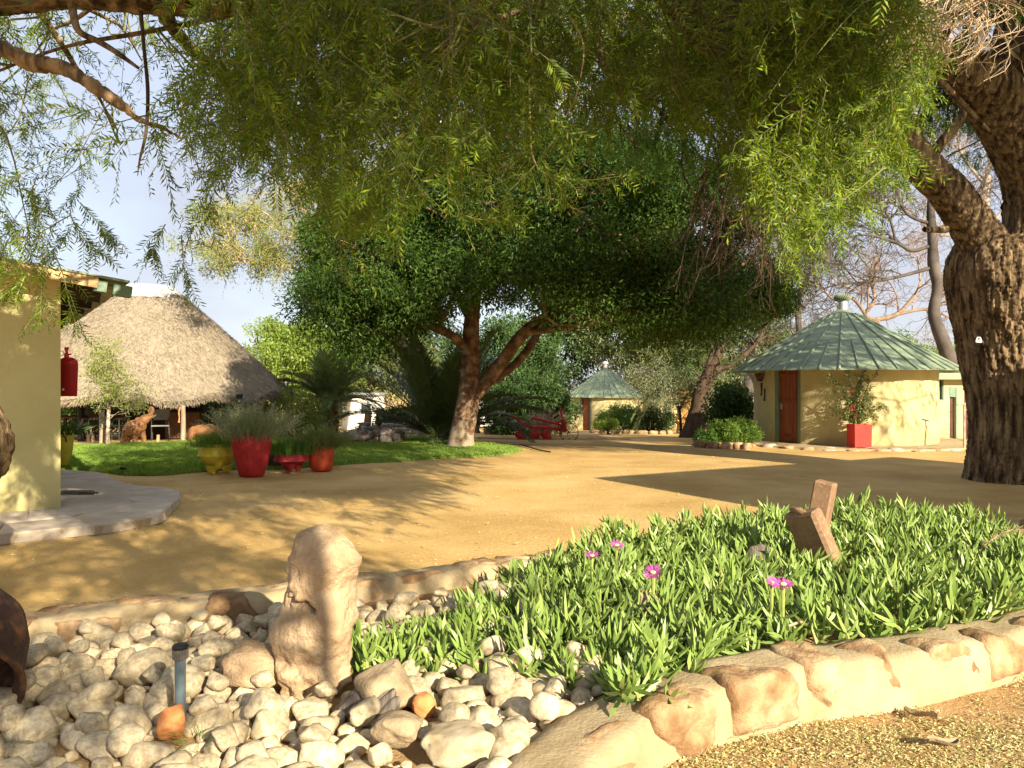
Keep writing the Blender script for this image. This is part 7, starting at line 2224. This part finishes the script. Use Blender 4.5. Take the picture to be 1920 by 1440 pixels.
for p in xy:
    if p[0] > 0.9 and vnoise(np.array([p[0] * 3.1, p[1] * 3.1, 4.4])) < 0.24:
        continue
    key = (int(p[0] / 0.098), int(p[1] / 0.11)) if p[0] > 0.9 else (int(p[0] / 0.080) - 900, int(p[1] / 0.085))
    if key in cell_:
        continue
    cell_[key] = 1
    keep.append(p)
xy = np.array(keep)
for ex_c, ex_r in (((0.79, 4.72), 0.15), ((0.55, 4.76), 0.11), ((1.86, 6.0), 0.18), ((2.28, 5.86), 0.16)):      # round the half buried things
    xy = xy[np.linalg.norm(xy - np.array(ex_c), axis=1) > ex_r]
# trailing shoots that hang over the wall or creep on to the pebbles
ext = np.array([hit(x, y, 0.22)[:2] for x, y in ((1180, 1320), (1195, 1315), (1165, 1330), (655, 1228), (668, 1215), (690, 1235), (1590, 1215), (1640, 1195), (1760, 1175), (1800, 1160), (1900, 1130), (1560, 1195), (1310, 1225), (1188, 1326), (1205, 1322), (1172, 1336), (1215, 1318), (1198, 1334), (1620, 1212), (1690, 1200), (1480, 1226))])
nx_ = len(xy)
xy = np.vstack([xy, ext])
N = len(xy)
edge = np.min(np.linalg.norm(xy[:, None] - ice[None], axis=2), axis=1)
hmul = np.clip(0.66 + (xy[:, 0] + 0.5) / 3.0, 0.6, 1.0) * (0.75 + 0.5 * vnoise(np.c_[xy * 2.1, xy[:, 0] * 0]))
H = g.uniform(0.05, 0.27, N) * hmul
H[nx_:] = g.uniform(0.05, 0.10, len(ext))
base = np.c_[xy, np.maximum(bed_h(xy[:, 0], xy[:, 1]), 0.08) - 0.01]
base[nx_:, 2] = 0.27
base[nx_ + 3:nx_ + 6, 2] = 0.16
# camera-side edge of the bed leans over the wall
lean = g.normal(size=(N, 2)) * 0.85
SB, SD, SU, SL, SW, SC2 = [], [], [], [], [], []
stem = np.zeros((N, 5, 3)); stem[:, 0] = base
dcur = unit(np.c_[lean, np.full(N, 0.85)])
for k in range(1, 5):
    dcur = unit(dcur + g.normal(size=(N, 3)) * 0.12 + [0, 0, 0.12])
    stem[:, k] = stem[:, k - 1] + dcur * (H / 4)[:, None]
MBs = MB().add(*tubes(stem, np.repeat(np.linspace(0.010, 0.007, 5)[None], N, 0), 5))
npair = 5
azi = g.uniform(0, 2 * np.pi, N)
for pr_ in range(npair):
    t = 0.30 + 0.70 * pr_ / (npair - 1)
    x = t * 4
    i0 = min(int(x), 3); f = x - i0
    pos = stem[:, i0] * (1 - f) + stem[:, i0 + 1] * f
    tan = unit(stem[:, i0 + 1] - stem[:, i0])
    a_ = azi + (np.pi / 2) * pr_ + g.normal(size=N) * 0.25
    ref = unit(np.cross(tan, [0.3, 0.9, 0.1]))
    ref2 = np.cross(tan, ref)
    rad = ref * np.cos(a_)[:, None] + ref2 * np.sin(a_)[:, None]
    sel = g.uniform(0, 1, N) < (0.55 if pr_ == 0 else 0.95)
    for sg in (-1, 1):
        open_ = np.interp(pr_, [0, 2, 4], [1.25, 0.95, 0.5]) + g.normal(size=N) * 0.2
        D = unit(tan * np.cos(open_)[:, None] + rad * sg * np.sin(open_)[:, None] + g.normal(size=(N, 3)) * 0.06)
        U = unit(tan - D * (tan * D).sum(1, keepdims=True))
        SB.append(pos[sel]); SD.append(D[sel]); SU.append(U[sel])
        SL.append((g.uniform(0.095, 0.17, N) * (1.0 if pr_ < 4 else 0.72))[sel])
        SC2.append(g.uniform(0.10, 0.60, N)[sel])
SB, SD, SU, SL, SC2 = map(np.concatenate, (SB, SD, SU, SL, SC2))
SW = g.uniform(0.018, 0.025, len(SB))
iv, iq, it = leaf3d(SB, SD, SU, SL, SW, SC2)
ip = kind(MB().add(iv, iq, it).build('succulent_leaves', m_ice, smooth=35), 'stuff')
kind(MBs.build('succulent_stems', m_icestem), 'stuff')
# orange creeping runners and dry bits
for (a_, b_), lab in ((((1010, 1240), (930, 1248)), 'thin orange creeping stem under the succulent leaves beside the pebbles'), (((1530, 1168), (1460, 1182)), 'thin tan creeping stem along the top of the front wall')):
    p0, p1 = hit(*a_, 0.24 if a_[0] > 1300 else 0.2), hit(*b_, 0.31 if a_[0] > 1300 else 0.19)
    o = MB().tube(spline([p0, (p0 + p1) / 2 + [0, 0, 0.02], p1], 10), 0.009, 6).build('runner', m_orange if a_[0] < 1300 else m_dead, smooth=60)
    tag(recentre(o, tuple(p1)), lab, 'stem')

# magenta flowers
for px, py, zo, lab in ((1110, 1044, 0.42, 'leftmost magenta flower, just above the succulent leaves near the pebbles'), (1156, 1024, 0.45, 'magenta flower nearest the sand behind the succulent bed'), (1225, 1075, 0.50, 'single magenta flower in the middle of the succulents, left of the dark sunken stone'), (1468, 1098, 0.55, 'magenta flower with yellow centre in front of the rusty casting'), (1447, 1093, 0.53, 'small half open magenta flower touching the one before the rusty casting')):
    s0 = hit(px, py, zo)
    t = thing('succulent_flower', lab, 'flower', tuple(s0), 'magenta flowers on the ice plant')
    sz = (0.050 if px != 1447 else 0.03) * g.uniform(0.88, 1.08)
    npt = 46
    a = np.arange(npt) * 2 * np.pi / npt * 1.0 + g.normal(size=npt) * 0.05
    tilt = g.uniform(0.12, 0.6, npt)
    ax0 = unit(np.array([g.normal() * 0.5, g.normal() * 0.4 - 0.3, 1.0]))
    u_ = unit(np.cross(ax0, [1, 0.1, 0])); w_ = np.cross(ax0, u_)
    D = unit(u_ * np.cos(a)[:, None] + w_ * np.sin(a)[:, None] + ax0 * tilt[:, None])
    MB().add(*leaf_cards(np.repeat(s0[None], npt, 0) + D * 0.012, D, np.repeat(ax0[None], npt, 0), g.uniform(0.8, 1.05, npt) * sz, np.full(npt, 0.0085), -0.05)).build('petals', m_petal, t)
    v, fc = ico(2)
    MB().add(v * [0.021, 0.021, 0.011] * (sz / 0.06) + s0 + ax0 * 0.010, fc).build('centre', m_pollen, t, smooth=180)
    MB().tube([s0 - [0, 0, 0.16], s0 - [0, 0, 0.02], s0], [0.008, 0.010, 0.014], 6).build('stem', m_icestem, t)

# rusty casting standing in the succulents
sd = 6.0
s0 = P(1545, 1105, sd)
ct = thing('rusty_casting', 'brown rusty iron casting, upright block with bent plate, standing in the succulents', 'casting', (s0[0], sd, 0.2))
def skew_block(top, bot, w, h, az_, roll, ch):
    top, bot = np.asarray(top), np.asarray(bot)
    zax = unit(top - bot)
    xax = unit(np.array([math.cos(az_), math.sin(az_), 0]) - zax * (zax @ np.array([math.cos(az_), math.sin(az_), 0])))
    yax = np.cross(zax, xax)
    L_ = np.linalg.norm(top - bot)
    return (top + bot) / 2, (w, h, L_), np.stack([xax, yax, zax], 1), ch
b = MB().box(*skew_block(P(1549, 903, sd + 0.05), P(1512, 1100, sd + 0.12), 0.145, 0.135, math.radians(-36), 0, 0.012))
b.build('block', m_stake, ct)
b = MB().box(*skew_block(P(1503, 958, sd - 0.02), P(1585, 1150, sd - 0.02), 0.29, 0.125, math.radians(-57), 0, 0.022))
lip_a, lip_b = P(1486, 957, sd + 0.02), P(1528, 968, sd - 0.16)
b.build('bent_plate', m_stake, ct, smooth=30)
MB().tube(spline([P(1484, 956, sd + 0.06), P(1500, 960, sd - 0.03), P(1528, 975, sd - 0.13)], 8), [0.02, 0.026, 0.028, 0.03, 0.03, 0.03, 0.028, 0.022], 8).build('lip', m_stake, ct, smooth=60)

# half buried things among the leaves
v, fc = rock(rng(13), (0.30, 0.2, 0.22), 3, 3.5, 5, 0.12, 0.04)
s0 = P(1432, 1046, 6.2)
tag(recentre(MB().add(v + s0 + [0, -0.05, 0.01], fc).build('dark_stone', m_weathered, smooth=60), tuple(s0 - [0, 0, 0.17])), 'dark grey stone half sunk in the succulents left of the rusty casting', 'stone')
v, fc = rock(rng(14), (0.15, 0.12, 0.22), 3, 3.5, 6, 0.10, 0.04)
s0 = P(1212, 1148, 4.9)
tag(recentre(MB().add(v + s0 + [0, -0.04, 0.05], fc).build('tan_stone', m_stumpface, smooth=60), tuple(s0 - [0, 0, 0.1])), 'tan pointed stone showing among the succulent leaves near the front wall', 'stone')
s0 = P(1134, 1142, 4.9)
pm_ = thing('plant_marker', 'tiny grey plant marker with dark print among the succulent leaves', 'marker', tuple(s0 - [0, 0, 0.12]))
MB().box(s0, (0.055, 0.012, 0.075), rot_z(0.1), 0.004).build('plate', m_cement, pm_)
MB().tube([s0 - [0, 0, 0.16], s0 - [0, 0, 0.035]], 0.006, 6).build('stem', m_metal, pm_)
b = MB()
for (x_, z_, w_, h_) in ((-0.010, 0.014, 0.030, 0.004), (-0.010, -0.002, 0.030, 0.004), (-0.010, -0.018, 0.026, 0.004), (-0.012, 0.0, 0.004, 0.04), (0.006, -0.004, 0.004, 0.034)):
    b.box(s0 + np.array([x_, -0.0075, z_]), (w_, 0.002, h_), rot_z(0.1))
b.build('print', m_black, pm_)
# red sedum at the right edge and a pale seed head
s0 = hit(1900, 1075, 0.2)
rs_ = thing('red_sedum', 'low dark red sedum patch at the right edge behind the succulents', 'plant', tuple(s0))
C_ = s0 + np.c_[g.normal(size=(40, 2)) * [0.20, 0.10], g.uniform(0.0, 0.07, 40)]
MB().add(*scatter_leaves(g, C_, 0.05, 40, (0.015, 0.03), 0.6)).build('leaves', m_redsucc, rs_)
s0 = P(1840, 1030, 6.0)
sh = thing('seed_head', 'pale feathery grass seed head leaning right over the succulents', 'plant', tuple(s0 - [0, 0, 0.15]))
ax_l = np.array([spline([s0 - [0.1, 0, 0.2], s0, s0 + [0.14, 0, 0.11], s0 + [0.27, 0, 0.16]], 10)])
MB().add(*tubes(ax_l, np.full((1, 10), 0.004), 4)).build('stem', m_dead, sh)
q1, q1r = grow(g, ax_l, np.full((1, 10), 0.003), 70, (0.25, 1), (0.03, 0.07), (0.3, 0.8), 4, 0, 0.1, 0.6, rmin=0.001)
MB().add(*tubes(q1, q1r, 3)).add(*leaves_along(g, q1, 6, (0.008, 0.014), 0.4, 0.6)).build('plume', m_dry, sh)

# wisps of dry grass among the pebbles
for k, (px, py, h, lab) in enumerate(((380, 1385, 0.07, 'small green grass tuft among pebbles at the foot of the solar light'), (540, 1320, 0.06, 'dry straw wisps at the foot of the termite mound'), (700, 1225, 0.10, 'dry straw tuft between the mound and the succulents'), (960, 1285, 0.09, 'dry grass tuft by the wall below the succulents'), (30, 1395, 0.08, 'mossy dry tuft among pebbles at the lower left corner'))):
    s0 = hit(px, py, 0.12)
    b, _ = tuft(g, s0, 90, h, 0.16, 1.6, 0.003, None, None, None, 0.5)
    o = b.build('grass_tuft', m_leaf_bright if k == 0 else m_dry)
    tag(recentre(o, tuple(s0)), lab, 'grass tuft')
